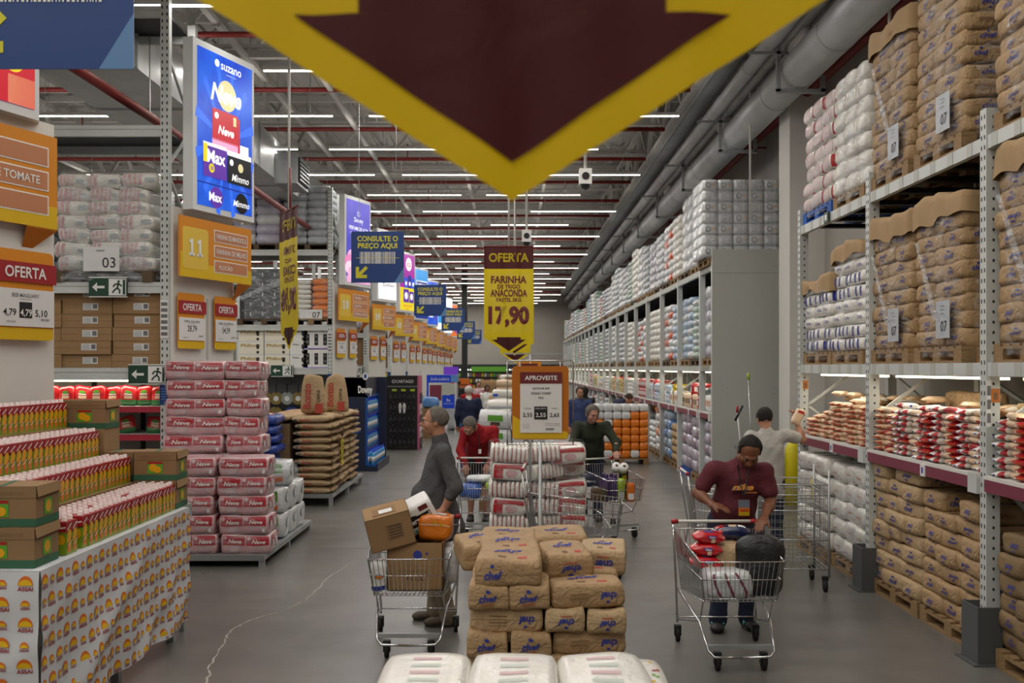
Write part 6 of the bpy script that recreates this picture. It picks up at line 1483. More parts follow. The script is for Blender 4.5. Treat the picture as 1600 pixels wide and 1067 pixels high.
# ---------------- centre of the aisle ----------------
# chef flour pile in the foreground; every bag a thing
CB = {}
def cbag(kind, v):
    if (kind, v) not in CB:
        w_, d_, h_ = {'long': (.445, .31, .146), 'end': (.245, .42, .146), 'top': (.40, .46, .16), 'tall': (.30, .44, .16)}[kind]
        f = bagfn(w_, d_, h_*1.03, (.13, .12, .26), .085, 830+v*3+len(kind)); b = MB(); add_bag(b, f, 'kraft' if v < 3 else 'kraft_pale', (18, 14, 8)); fl = v % 2 == 1; s = -1 if fl else 1
        if kind == 'long':
            bag_text(b, f, 'chef', '-y', -.55*s, 0, .62, 'ink_blue', uw=.46, flip=fl, bold=.03, shear=.12); bag_disc(b, f, '-y', -.52*s, .5*s, .05, .11, 'ink_blue')
            for i in range(4): bag_rect(b, f, '-y', min(.0, .5*s), max(.0, .5*s), -.45+.22*i, -.38+.22*i, 'ink_brown' if i % 2 else 'carton')
        elif kind == 'end' or kind == 'tall':
            bag_text(b, f, 'chef', '-y', 0, .05*s, .62, 'ink_blue', uw=.86, flip=fl, bold=.03, shear=.12); bag_disc(b, f, '-y', 0, .58*s, .12, .12, 'ink_blue'); bag_rect(b, f, '-y', -.3, .3, -.48*s-.05, -.48*s+.03, 'ink_red')
        else:
            bag_text(b, f, 'chef', '-y', -.42*s, 0, .58, 'ink_blue', uw=.55, flip=fl, bold=.03, shear=.12); bag_disc(b, f, '-y', -.45*s, .55*s, .06, .1, 'ink_blue')
        bag_text(b, f, 'chef', '+x', 0, 0, .5, 'ink_blue', uw=.5, flip=fl, bold=.03); 
        bag_text(b, f, 'chef', '+z', -.05, .22, .40, 'ink_blue', uw=.95, flip=not fl, bold=.035, shear=.12); bag_disc(b, f, '+z', -.05, .52, .12, .06, 'ink_blue'); bag_text(b, f, 'FARINHA DE TRIGO', '+z', -.05, -.05, .07, 'ink_red', uw=.8, flip=not fl); bag_rect(b, f, '+z', -.3, -.05, -.7, -.45, 'ink_brown', n=2); bag_rect(b, f, '+z', .3, .6, -.7, -.45, 'ink_red', n=2)
        # folded flap at the end
        bag_rect(b, f, '-y', -.98, .98, -.02, .01, 'kraft_dark', lift=1.01, n=8)
        CB[(kind, v)] = b.mesh('flour_bag')
    return CB[(kind, v)]
R = random.Random(21)
put('wooden_pallet', pallet_me(1.0, 1.2), None, (.205, 6.68, 0), label='wooden pallet under the flour pile in the foreground', cat='pallet')
z0 = .135; lh = .1435
# front face layout per layer: list of (x centre, kind) with flip variants
rows_ = []
for l in range(5):
    z = z0+(l+.5)*lh
    if l % 2 == 0: cells = [(-.12, 'end'), (.13, 'end'), (.48, 'long')]
    else: cells = [(-.02, 'long'), (.34, 'end'), (.585, 'end')]
    if l == 5: cells = [(-.12, 'end'), (.13, 'end'), (.48, 'long')]
    rows_.append((z, cells))
    for j, yy in enumerate((6.30, 6.74, 7.12)):
        for c, (x, k) in enumerate(cells):
            if j == 1 and l < 3: continue
            if l == 5 and c == 2 and j == 0 and False: continue
            v = (c*2+l) % 2 if c < 2 else 1
            if c == 0 and k != 'long': v = 0
            o = put('flour_bag', cbag(k, v+(2 if (l+j) % 3 == 0 else 0)), None, (x+R.uniform(-.012, .012)-.02, yy+R.uniform(-.01, .015), z), label='brown chef flour bag, centre pile, %s layer, %s from the left, %s' % (nth(l), nth(c), ('front row', 'middle row', 'rear row')[j]), cat='flour bag', group='chef flour bags in the foreground pile'); o.rotation_euler = (R.uniform(-.03, .03), R.uniform(-.03, .03), R.uniform(-.05, .05))
zt = z0+5*lh
tops = [(-.02, 6.33, zt+.075, 'top', 0, -.04, 'big bag on top at the front left'), (-.02, 6.80, zt+.07, 'top', 2, .05, 'bag lying behind the front left top bag'), (-.03, 7.24, zt+.06, 'top', 0, -.05, 'bag at the rear left of the top'), (.33, 7.32, zt+.06, 'top', 1, .06, 'bag at the rear middle of the top'),
        (.34, 6.62, zt+.06, 'tall', 1, .12, 'upside-down printed bag sloping in the middle of the top'), (.62, 6.92, zt+.03, 'tall', 3, -.1, 'pale upside-down bag at the right of the top'), (-.22, 7.0, zt+.05, 'tall', 2, .2, 'bag leaning over the left rear edge')]
for x, y, z, k, v, rz, lab in tops:
    o = put('flour_bag', cbag(k, v), None, (x, y, z), label='brown chef flour bag, '+lab, cat='flour bag'); o.rotation_euler = (.07 if k == 'tall' else .03, R.uniform(-.03, .03), rz)

# white sugar packs right in front of the viewer
e = empty('pallet_load', (0.02, 3.45, 0), label='pallet of white sugar packs below the bottom picture edge', cat='pallet load'); put('pallet', pallet_me(1.15, 1.1), e)
b = MB(); b.box(-.50, .46, -.3, .28, .14, .93, 'bag_white')
for l in range(7):
    for i in range(3): f = bagfn(.33, .5, .115, (.2, .2, .35), .04, 850+l*3+i); V, F = boxgrid(5, 5, 3); b.add(f(V)+np.array([-.33+i*.34, .05, .2+l*.115]), F, 'bag_white', True)
b.obj('lower_packs', e)
def wsug(seed):
    f = bagfn(.325, .55, .15, (.2, .25, .4), .05, seed); b = MB(); add_bag(b, f, 'bag_white', (10, 12, 5))
    for i in range(4): bag_rect(b, f, '+z', -.35, .35, .55-i*.35, .70-i*.35, mat('faded_red', '#cfaeb0', .5) if i % 2 == 0 else mat('faded_green', '#c3ccc4', .5), lift=1.02)
    return b.mesh('sugar_pack')
for i, (x, y, r) in enumerate([(-.305, 3.58, .02), (.005, 3.58, -.02), (.325, 3.58, .02)]):
    put('sugar_pack', wsug(870+i), None, (x, y, 1.015), rz=r, label='blurred white sugar pack at the bottom edge, %s one' % ['left', 'middle', 'right'][i], cat='sugar pack', group='white packs at the bottom edge')
f = bagfn(.3, .5, .14, (.2, .2, .35), .04, 880); b = MB(); add_bag(b, f, 'bag_white', (8, 8, 5)); RR = random.Random(2)
for i in range(40):
    u, v = RR.uniform(-.85, .85), RR.uniform(-.85, .85); s = RR.choice(['+z', '+x', '+z']); bag_disc(b, f, s, u, v, .06, .06, RR.choice(['logo_yellow', 'ink_blue', 'juice_red', 'leaf_green']), lift=1.02)
m_ = b.mesh('patterned_pack')
put('patterned_pack', m_, None, (.46, 4.02, .88), label='white pack with small coloured print right of the blurred packs, upper', cat='pack'); put('patterned_pack', m_, None, (.55, 3.95, .74), rz=.05, label='white pack with small coloured print at the bottom right, lower', cat='pack')
b = MB(); b.box(.3, .72, 3.7, 4.25, 0, .67, 'bag_white'); b.obj('pack_stack', label='stack of white packs under the two coloured-print packs', cat='stack')

# red and white sugar bales shrink-wrapped behind the carts
def sbale(seed, v):
    f = bagfn(.44, .36, .185, (.2, .2, .3), .05, seed); b = MB(); n = 8; 
    if v == 0:   # edge-on 1 kg packs: each bulges a little
        for i in range(n):
            g = bagfn(.44/n*1.02, .36, .175, (.3, .3, .45), .06, seed+i); V, F = boxgrid(3, 5, 5); o_ = np.array([-.22+(i+.5)*.44/n, 0, 0]); b.add(g(V)+o_, F, 'bag_white', True)
            b.quad(*[tuple(np.array(p)+o_) for p in ((.020, -.184, -.08), (.029, -.182, -.08), (.029, -.182, .08), (.020, -.184, .08))], 'bag_red')
    else:
        add_bag(b, f, 'bag_white', (9, 6, 5)); bag_rect(b, f, '-y', -.95, .95, .35, .9, 'bag_red', n=6); bag_rect(b, f, '-y', -.95, -.4, -.9, .3, 'bag_red', n=4); bag_disc(b, f, '-y', .1, -.2, .35, .45, 'neve_pink'); bag_rect(b, f, '+z', -.6, .6, -.3, .3, 'bag_red')
    return b.mesh('sugar_bale')
SBL = [sbale(900, 0), sbale(910, 0), sbale(920, 1), sbale(930, 1)]
e = empty('wrapped_pallet_load', (.28, 11.85, 0), label='shrink-wrapped pallet of red and white sugar in the middle aisle', cat='pallet load'); put('pallet', pallet_me(1.1, 1.1), e); R = random.Random(31)
for l in range(6):
    for i, x in enumerate((-.33, .05, .36)):
        for j in (0, 1):
            v = [(0, 0, 2), (2, 0, 2), (0, 1, 3), (2, 0, 2), (0, 1, 3), (2, 1, 1)][5-l][i]
            if l == 4 and i == 2 and j == 0: continue
            o = put('sugar_bale', SBL[v], e, (x+R.uniform(-.015, .015), -.33+j*.4+.05*(i == 2), .14+(l+.5)*.19)); o.rotation_euler = (R.uniform(-.06, .06), R.uniform(-.10, .10), R.uniform(-.1, .1)+(.5 if (l == 4 and i == 1 and j == 0) else 0)); o.scale = (.9, 1, 1)
b = MB(); b.box(-.45, .42, .25, .5, .14, 1.2, 'bag_white'); b.obj('inner_bales', e); put('stretch_wrap', wrap_mesh(1.12, 1.12, 1.2, 55, .02, 6, 'stretch_film'), e, (0, 0, .1))

# more pallets farther along the middle
def mid(x, y, w_, layers, lh, seed, m, dec, lab, nm='pack'):
    e = empty('pallet_load', (x, y, 0), label=lab, cat='pallet load'); put('pallet', pallet_me(w_, 1.0), e); R = random.Random(seed); f = bagfn(w_/2, .45, lh*1.05, (.2, .2, .35), .06, seed); b = MB(); add_bag(b, f, m, (6, 5, 4))
    for s, q, mm in dec: bag_rect(b, f, s, *q, mm)
    me = b.mesh(nm)
    for l in range(layers):
        for i in (-1, 1):
            for j in (-1, 1): o = put(nm, me, e, (i*w_/4+R.uniform(-.01, .01), j*.24, .14+(l+.5)*lh)); o.rotation_euler = (0, 0, R.uniform(-.06, .06))
mid(.0, 16.0, 1.0, 5, .27, 1, 'wrap_white', [('-y', (-.5, .5, -.1, .6), 'leaf_green'), ('-y', (-.3, .3, -.6, -.2), 'dark_wood'), ('-x', (-.6, .6, -.2, .5), 'ink_grey')], 'white packs with green labels on the middle pallet behind the sugar')
mid(.05, 19.3, 1.05, 7, .2, 2, 'bag_white', [('-y', (-.9, .9, -.4, .1), 'wrap_grey')], 'white sacks on the middle pallet behind the green-labelled packs')
mid(.1, 22.6, 1.05, 9, .17, 3, 'bag_white', [('-y', (-.9, -.5, -.4, .1), 'lb_deep')], 'taller white sack pile farther along the middle')
mid(.15, 26.5, 1.1, 10, .17, 4, 'sugar_cream', [], 'cream sack pile in the middle past the white piles')
mid(.2, 31, 1.1, 9, .2, 5, 'bag_white', [('-y', (-.5, .5, -.4, .4), 'carton')], 'mixed carton pile far along the middle')
mid(-.0, 37, 1.0, 8, .22, 6, 'carton', [], 'brown carton pile far along the middle')
mid(2.05, 21.5, 1.1, 1, .2, 7, 'orange_pack', [], 'lowest tray of orange packs by the right rack') if False else None
e = empty('pallet_load', (2.45, 23.3, 0), label='pallet of orange and white packs in the right aisle', cat='pallet load'); put('pallet', pallet_me(1.2, 1.0), e)
b1 = pack_mesh('pack', .2, .3, .17, 'orange_pack', 951); b2 = pack_mesh('pack', .2, .3, .17, 'wrap_white', 952); R = random.Random(4)
for l in range(7):
    for i in range(6):
        for j in range(2 if l > 4 else 1): put('pack', b2 if (l > 5 or (l == 5 and i < 4) or R.random() < .12) else b1, e, (-.5+i*.2, -.3+j*.32, .14+(l+.5)*.172))
b = MB(); b.box(-.58, .58, -.1, .4, .14, 1.2, 'orange_pack'); b.obj('inner_packs', e)
for i, (x, y, s, m) in enumerate([(.1, 45, 1.3, 'wrap_white'), (.6, 52, 1.2, 'bag_white'), (-.2, 58, 1.5, 'carton'), (1.6, 60, 1.3, 'wrap_grey'), (-1.4, 62, 1.4, 'carton')]):
    f = bagfn(1.1, 1.0, s, (.15, .15, .2), .04, 960+i); b = MB(); add_bag(b, f, m, (5, 5, 6)); b.obj('pallet_load', loc=(x, y, s/2+.03), label='%s pile far down the hall, %s of the far piles' % ('pale' if m != 'carton' else 'brown', nth(i)), cat='pallet load')

# refrigerated cabinets along the back wall
e = empty('refrigerated_cabinet', (-3, 70.4, 0), label='long dark refrigerated cabinets with a lit strip at the back wall', cat='refrigerator')
b = MB(); b.box(-9, 7.3, .2, 1.3, 0, 2.4, 'dark_metal'); b.box(-9, 7.3, 0, .3, 2.1, 2.4, 'dark_metal'); b.obj('body', e)
b = MB(); R = random.Random(6)
for i in range(90): b.box(-8.9+i*.18, -8.9+i*.18+.1, -.03, 0, 1.98, 2.09, mat('cool_light', '#dfe8d6', .4, emit=1.6))
b.obj('light_strip', e)
b = MB()
for s_ in range(4):
    for i in range(80): b.box(-8.9+i*.2, -8.9+i*.2+.15, .1, .2, .3+s_*.42, .55+s_*.42, R.choice(['panel_grey', 'leaf_green', 'paper', 'rail_red', 'dark_wood', 'oferta_yellow', 'ink_grey']))
b.obj('products', e, kind='stuff')
b = MB(); b.box(.2, 2.6, -.1, 0, 1.9, 2.25, 'leaf_green'); b.box(6.0, 7.3, -.1, 0, 1.85, 2.3, 'orange'); b.obj('header_sign', e)

# cleaning tools by the grey panel
e = empty('rubbish_bin', (3.93, 16.4, 0), label='black wheeled bin standing in front of the grey panel', cat='bin')
b = MB(); b.grid(1, 1, lambda u, v: (0, 0, 0), 'black_plastic'); V = [(-.22, -.2, 0), (.22, -.2, 0), (.22, .2, 0), (-.22, .2, 0), (-.27, -.26, .84), (.27, -.26, .84), (.27, .26, .84), (-.27, .26, .84)]; b.add(V, [(0, 1, 5, 4), (1, 2, 6, 5), (2, 3, 7, 6), (3, 0, 4, 7), (3, 2, 1, 0)], 'black_plastic'); b.obj('body', e)
b = MB(); b.box(-.31, .31, -.30, .30, .84, .90, 'grey_plastic'); b.obj('rim', e)
for i, (x, z0_, z1_, dx, m, cap) in enumerate([(3.72, .35, 1.45, -.1, 'white_paint', 'red_plastic'), (3.86, .35, 1.98, -.06, 'steel', 'lime')]):
    b = MB(); b.tube([(x, 16.4, z0_), (x+dx, 16.45, z1_)], .013, m, 8); o = b.obj('broom', label=['short broom handle with a red tip in the black bin', 'long broom handle with a lime tip in the black bin'][i], cat='broom'); b = MB(); b.tube([(x+dx, 16.45, z1_-.02), (x+dx, 16.45, z1_+.09)], .02, cap, 8); b.obj('tip', o)
b = MB(); b.lathe([(.0, 0), (.13, 0), (.13, .75), (.12, .9), (.07, .98), (0, 1.0)], 'yellow', n=14); b.obj('column_guard', loc=(4.42, 16.1, 0), label='yellow rounded guard post beside the white column', cat='guard')
# ---------------- shopping carts ----------------
def cart(loc, rz, lab, L=.85, wf=.54, wr=.62, hz=.93, tf=.74, tr=.87, bf=.46, br=.42, n=17, wire=.0022, group=None):
    e = empty('shopping_cart', loc, rz, label=lab, cat='shopping cart', group=group); y0, y1 = -L/2, L/2
    f = .86
    A = {}     # corner points: f/r front/rear, l/r
    for s, k in ((-1, 'l'), (1, 'r')):
        A['ft'+k] = Vector((s*wf/2, y0, tf)); A['fb'+k] = Vector((s*wf/2*f, y0+.05, bf)); A['rt'+k] = Vector((s*wr/2, y1-.03, tr)); A['rb'+k] = Vector((s*wr/2*f, y1-.08, br))
    b = MB()
    def wall(a, c, bt, ct, n, rails=(0, .45, 1)):
        for t in rails: b.tube([a.lerp(bt, t), c.lerp(ct, t)], .0048 if t in (0, 1) else .004, 'chrome', 6)
        for i in range(n+1): t = i/n; b.bar(a.lerp(c, t), bt.lerp(ct, t), wire*2, wire*2, 'chrome')
    wall(A['ftl'], A['ftr'], A['fbl'], A['fbr'], n, (0, .45, .93)); wall(A['rtl'], A['rtr'], A['rbl'], A['rbr'], n, (0, .5, 1))
    for k in 'lr': wall(A['ft'+k], A['rt'+k], A['fb'+k], A['rb'+k], int(n*1.4))
    for i in range(n): t = i/(n-1); b.bar(A['fbl'].lerp(A['fbr'], t), A['rbl'].lerp(A['rbr'], t), wire*2, wire*2, 'chrome')
    for i in range(8): t = i/7; b.bar(A['fbl'].lerp(A['rbl'], t), A['fbr'].lerp(A['rbr'], t), wire*2, wire*2, 'chrome')
    b.obj('basket', e)
    b = MB(); zc = .115
    for s in (-1, 1):
        b.tube([(s*wr/2, y1+.03, hz), (s*wr/2, y1-.0, tr-.08), (s*wr/2*.97, y1-.06, br), (s*wr/2*.93, y1-.02, .2), (s*wr/2*.93, y1-.04, zc+.03)], .0095, 'chrome', 8)
        b.tube([(s*wr/2*.95, y1-.10, br-.0), (s*wf/2*.86, y0+.22, .30), (s*wf/2*.78, y0+.03, .14), (s*wf/2*.66, y0, zc-.005), (0, y0-.005, zc-.01)], .0095, 'chrome', 8)
        b.tube([(s*wf/2*.84, y0+.12, bf), (s*wf/2*.84, y0+.25, .30), (s*wr/2*.93, y1-.05, .17)], .007, 'chrome', 7)
    b.box(-wf/2*.76, wf/2*.76, y0+.04, y0+.08, zc+.035, zc+.065, 'galv'); b.tube([(-wr/2*.93, y1-.1, .2), (wr/2*.93, y1-.1, .2)], .006, 'chrome', 6); b.obj('frame', e)
    b = MB(); b.tube([(-wr/2+.03, y1+.03, hz), (wr/2-.03, y1+.03, hz)], .013, 'white_paint', 10); h = b.obj('handle', e)
    for s in (-1, 1): b = MB(); b.tube([(s*(wr/2-.04), y1+.03, hz), (s*(wr/2+.012), y1+.03, hz)], .018, 'red_plastic', 10); b.obj('end_cap', h)
    for s in (-1, 1):
        for (x, y) in ((s*wf/2*.55, y0+.06), (s*wr/2*.93, y1-.05)):
            b = MB(); b.tube([(x-.014, y, .055), (x+.014, y, .055)], .055, 'rubber', 16); w_ = b.obj('wheel', e)
            b = MB(); b.box(x-.026, x-.017, y-.022, y+.022, .045, .125, 'dark_metal'); b.box(x+.017, x+.026, y-.022, y+.022, .045, .125, 'dark_metal'); b.box(x-.026, x+.026, y-.022, y+.022, .118, .128, 'dark_metal'); b.obj('caster_fork', w_)
    return e
cart((-.765, 7.98, 0), 0, 'full shopping cart with tilted boxes pushed by the man in grey', wf=.60, wr=.66, L=.86)
cart((1.62, 7.68, 0), math.radians(1), 'shopping cart carrying the black backpack, in front of the man in maroon', wf=.60, wr=.66, L=.90, tf=.78, bf=.49, tr=.88)
cart((.64, 10.55, 0), math.radians(86), 'empty cart standing sideways behind the chef flour pile', L=.98, hz=1.13, tr=.90, tf=.78, bf=.46, br=.50)
cart((1.26, 13.3, 0), math.radians(24), 'cart with purple bottles pushed by the man in dark green', L=.9)
cart((-.43, 13.45, 0), 0, 'cart with a blue bag pushed by the man in red', L=.86)
cart((2.27, 10.95, 0), math.radians(88), 'empty cart half hidden behind the man in maroon', L=.8, hz=1.05)
cart((-.3, 29.3, 0), 0, 'distant cart piled with colourful groceries in the middle aisle', L=1.0, n=8)

# wire cage trolley
e = empty('cage_trolley', (2.72, 10.15, 0), rz=math.radians(-4), label='tall wire stock trolley by the man in the white T-shirt', cat='trolley')
b = MB(); X0, X1, YA, YB, Z0, Z1 = -.34, .34, -.32, .32, .22, 1.03
for x in (X0, X1):
    for y in (YA, YB): b.tube([(x, y, .14), (x, y, Z1+(.14 if x > 0 else .0))], .011, 'galv', 8)
for z in (Z0, .5, .78, .93, Z1): b.tube([(X0, YA, z), (X1, YA, z), (X1, YB, z), (X0, YB, z)], .007, 'galv', 6, closed=True)
b.obj('frame', e); b = MB()
for y in (YA, YB):
    for i in range(9): x = X0+(X1-X0)*i/8; b.bar((x, y, Z0), (x, y, Z1), .0045, .0045, 'steel')
for x in (X0, X1):
    for i in range(9): y = YA+(YB-YA)*i/8; b.bar((x, y, Z0), (x, y, Z1), .0045, .0045, 'steel')
for z in [Z0+.075*i for i in range(11)]:
    b.bar((X0, YA, z), (X1, YA, z), .0045, .0045, 'steel'); b.bar((X1, YA, z), (X1, YB, z), .0045, .0045, 'steel'); b.bar((X0, YA, z), (X0, YB, z), .0045, .0045, 'steel'); b.bar((X0, YB, z), (X1, YB, z), .0045, .0045, 'steel')
b.obj('mesh_sides', e)
for z in (Z0, .95):
    b = MB()
    for i in range(16): x = X0+(X1-X0)*i/15; b.bar((x, YA, z), (x, YB, z), .004, .004, 'steel')
    b.obj('wire_shelf', e)
for x in (X0+.03, X1-.03):
    for y in (YA+.03, YB-.03): b = MB(); b.tube([(x-.015, y, .06), (x+.015, y, .06)], .06, 'rubber', 14); b.box(x-.03, x+.03, y-.02, y+.02, .11, .15, 'dark_metal'); b.obj('wheel', e)

# ---------------- goods in the carts ----------------
def sbox(w_, d_, h_, m='carton', lid=False):
    b = MB(); t = .006
    b.box(-w_/2, w_/2, -d_/2, -d_/2+t, 0, h_, m); b.box(-w_/2, w_/2, d_/2-t, d_/2, 0, h_, m); b.box(-w_/2, -w_/2+t, -d_/2, d_/2, 0, h_, m); b.box(w_/2-t, w_/2, -d_/2, d_/2, 0, h_, m); b.box(-w_/2, w_/2, -d_/2, d_/2, 0, t, m)
    if lid: b.box(-w_/2, w_/2, -d_/2, d_/2, h_-t, h_, m)
    return b
b = sbox(.42, .40, .36); 
b.text('9 x 1,5L', (.0, -.202, .09), (1, 0, 0), (0, 0, 1), .035, 'ink_black'); b.disc((.02, -.202, .27), (1, 0, 0), (0, 0, 1), .035, .035, 'ink_blue', 8); b.box(-.20, .20, -.201, -.2, .185, .19, 'carton2'); b.box(-.12, .1, -.202, -.2, .14, .16, 'carton2'); b.disc((.09, -.202, .28), (1, 0, 0), (0, 0, 1), .01, .01, 'ink_blue', 8)
bx = b.obj('open_carton', loc=(-.73, 7.90, .475), label='open brown carton marked 9 x 1,5L standing in the left cart', cat='carton')
b = MB(); b.lathe([(0, 0), (.03, 0), (.03, .22), (.012, .26), (.012, .28), (0, .28)], 'wrap_white'); b.lathe([(0, .27), (.018, .27), (.018, .3), (0, .3)], 'oferta_yellow'); b.obj('bottle', loc=(-.82, 7.85, .50), label='bottle with a yellow cap inside the open carton', cat='bottle')
b = sbox(.34, .30, .26, 'carton', True); b.box(-.03, .09, -.153, -.15, .07, .19, 'carton2')
for i in range(5): b.box(-.01, .09, -.154, -.153, .08+i*.022, .09+i*.022, 'dark_wood')
b.box(-.1, .08, -.1, .05, .261, .264, 'carton2'); b.box(-.05, .05, -.08, .0, .264, .266, 'paper')
b.obj('carton', loc=(-.91, 7.80, .83), rot=(math.radians(10), math.radians(-14), math.radians(10)), label='closed brown carton tilted on top of the left cart', cat='carton')
# Personal paper pack
f = bagfn(.28, .24, .22, (.15, .15, .2), .02, 3); b = MB(); add_bag(b, f, 'white', (9, 7, 7)); bag_disc(b, f, '-y', -.35, .0, .42, .45, 'black'); bag_rect(b, f, '-y', -.72, .75, -.35, .3, 'black'); bag_text(b, f, 'Personal', '-y', 0, .02, .42, 'white', uw=1.4, bold=.03, lift=1.06); bag_text(b, f, 'Vip', '-y', .1, -.28, .18, 'ink_grey', uw=.3, lift=1.06)
bag_rect(b, f, '-y', .2, .75, .5, .85, 'maroon_print'); bag_rect(b, f, '-y', .3, .85, -.75, -.45, 'lb_red'); bag_disc(b, f, '-y', .3, -.6, .12, .15, 'oferta_yellow', lift=1.06); bag_rect(b, f, '+x', -.6, .6, .1, .5, 'maroon_print'); bag_rect(b, f, '+x', -.6, .6, -.6, 0, 'black'); bag_disc(b, f, '-y', -.45, -.7, .1, .12, 'teal')
b.obj('paper_pack', loc=(-.735, 7.93, 1.02), rot=(math.radians(12), math.radians(-28), math.radians(8)), label='white Personal Vip toilet paper pack tilted on top of the left cart', cat='paper pack')
f = bagfn(.26, .24, .20, (.3, .3, .4), .07, 5); b = MB(); add_bag(b, f, 'orange_pack', (10, 8, 7)); bag_rect(b, f, '-y', -.95, .95, .22, .32, 'sugar_cream', n=6); bag_disc(b, f, '-y', .0, .45, .1, .12, 'oferta_yellow'); bag_disc(b, f, '-y', .4, .3, .1, .12, 'oferta_yellow'); bag_rect(b, f, '+z', -.6, .6, -.4, .4, 'wrap_white')
b.obj('orange_pack', loc=(-.585, 7.90, .93), rot=(0, math.radians(4), 0), label='shiny orange wrapped pack on the open carton in the left cart', cat='pack')
f = bagfn(.12, .14, .22, (.2, .2, .2), .03, 6); b = MB(); add_bag(b, f, 'white', (6, 5, 6)); bag_disc(b, f, '-y', .1, .0, .6, .16, 'ink_blue'); bag_disc(b, f, '-y', .1, -.02, .5, .12, 'orange_pack', lift=1.06); bag_rect(b, f, '-y', -.9, .9, -.95, -.65, 'ink_blue'); b.obj('detergent_pack', loc=(-1.0, 7.72, .59), label='small white detergent pack at the left front of the left cart', cat='pack')
f = bagfn(.1, .3, .3, (.4, .3, .4), .06, 7); b = MB(); add_bag(b, f, 'wrap_white', (5, 6, 6)); b.obj('white_pack', loc=(-.475, 7.95, .64), label='white pack squeezed against the right side of the left cart', cat='pack')
f = bagfn(.2, .2, .16, (.5, .5, .5), .1, 8); b = MB(); add_bag(b, f, 'nylon_black', (6, 6, 5)); b.obj('dark_bag', loc=(-.72, 8.04, .89), label='dark bag tucked under the tilted white pack', cat='bag')
# right cart goods
def rbag(seed):
    f = bagfn(.24, .15, .085, (.5, .5, .75), .05, seed, pinch=.45); b = MB(); add_bag(b, f, mat('gloss_red', '#c21420', .22, bump=.25, bscale=20, coat=.7), (12, 7, 5)); bag_rect(b, f, '-y', -.25, .35, .2, .75, 'ink_blue', lift=1.1); bag_rect(b, f, '-y', .0, .3, -.75, .1, 'sugar_cream', lift=1.1); bag_text(b, f, 'Galo', '-y', .05, .48, .4, 'white', uw=.45, lift=1.2, bold=.03); bag_disc(b, f, '+z', 0, 0, .45, .5, 'ink_blue'); bag_text(b, f, 'Galo', '+z', 0, 0, .35, 'white', uw=.5, bold=.03); return b.mesh('red_food_bag')
rb = [rbag(1), rbag(2), rbag(3)]
for i, (x, y, z, r) in enumerate([(1.46, 7.62, .895, .1), (1.44, 7.60, .81, -.05), (1.43, 7.56, .72, .06)]): put('red_food_bag', rb[i], None, (x, y, z), rot=(.1, .05, r), label='glossy red food bag in the right cart, %s of three' % ['uppermost', 'middle', 'lowest'][i], cat='food bag', group='glossy red food bags')
f = bagfn(.30, .17, .09, (.5, .5, .7), .06, 12, pinch=.4); b = MB(); add_bag(b, f, mat('blue_red_bag', '#1b2550', .22, bump=.25, bscale=20, coat=.7), (12, 7, 5)); bag_rect(b, f, '-y', -.95, -.5, -.8, .8, 'gloss_red'); bag_rect(b, f, '+z', -.95, -.4, -.8, .8, 'gloss_red'); bag_rect(b, f, '+z', -.1, .4, -.7, .7, 'sugar_cream'); bag_rect(b, f, '+z', .5, .95, -.8, .8, 'paper')
b.obj('food_bag', loc=(1.66, 7.80, .905), rot=(0, -.04, -.1), label='dark blue and red food bag under the man\'s left hand', cat='food bag')
f = bagfn(.26, .34, .2, (.35, .35, .5), .1, 13); b = MB(); add_bag(b, f, 'kraft_pale', (8, 8, 6)); b.obj('paper_bag', loc=(1.62, 7.72, .74), label='pale paper bag under the food bags in the right cart', cat='bag')
f = bagfn(.34, .34, .19, (.3, .3, .4), .06, 14); b = MB(); add_bag(b, f, 'wrap_white', (10, 8, 6)); 
for k in (-.6, 0, .6):
    def sl(u, v, k=k): return f(np.array([[k-.25+.5*v+(u-.5)*.12, -1.03, 1-2*v]]))[0]
    b.grid(1, 8, sl, 'rail_red')
b.obj('sugar_bale', loc=(1.55, 7.45, .60), label='clear bale with slanting red stripes in the front of the right cart', cat='bale')
# backpack
BP = [(80, [Ell((0, .01, .20), (.172, .09, .205), e=3.4), Ell((0, -.05, .13), (.125, .065, .115), e=3.2), Ell((0, -.035, .30), (.135, .065, .085), e=2.6), Ell((.0, .0, .36), (.14, .075, .07), e=2.4)])]
V, F = sdf_geo(BP, .009, noise=.006, nsc=18, seed=2); b = MB(); b.add(V, F, 'nylon_black', True); e = b.obj('backpack', loc=(1.80, 7.46, .50), rz=math.radians(-6), label='black backpack standing in the front of the right cart', cat='backpack')
b = MB(); b.tube([(-.11, -.112, .19), (-.06, -.118, .225), (.06, -.118, .225), (.11, -.112, .19)], .004, 'nylon_dark', 6); b.tube([(-.15, -.05, .30), (-.11, -.075, .37), (0, -.085, .40), (.11, -.075, .37), (.15, -.05, .30)], .004, 'nylon_dark', 6); b.obj('zip', e)
b = MB(); b.tube([(-.14, -.02, .12), (-.20, -.04, .08), (-.24, -.03, .05), (-.2, -.05, .14), (-.16, -.03, .2)], .009, 'nylon_dark', 6); b.obj('strap', e); b = MB(); b.tube([(-.035, .03, .415), (-.02, .03, .445), (.02, .03, .445), (.035, .03, .415)], .008, 'nylon_dark', 6); b.obj('handle', e)
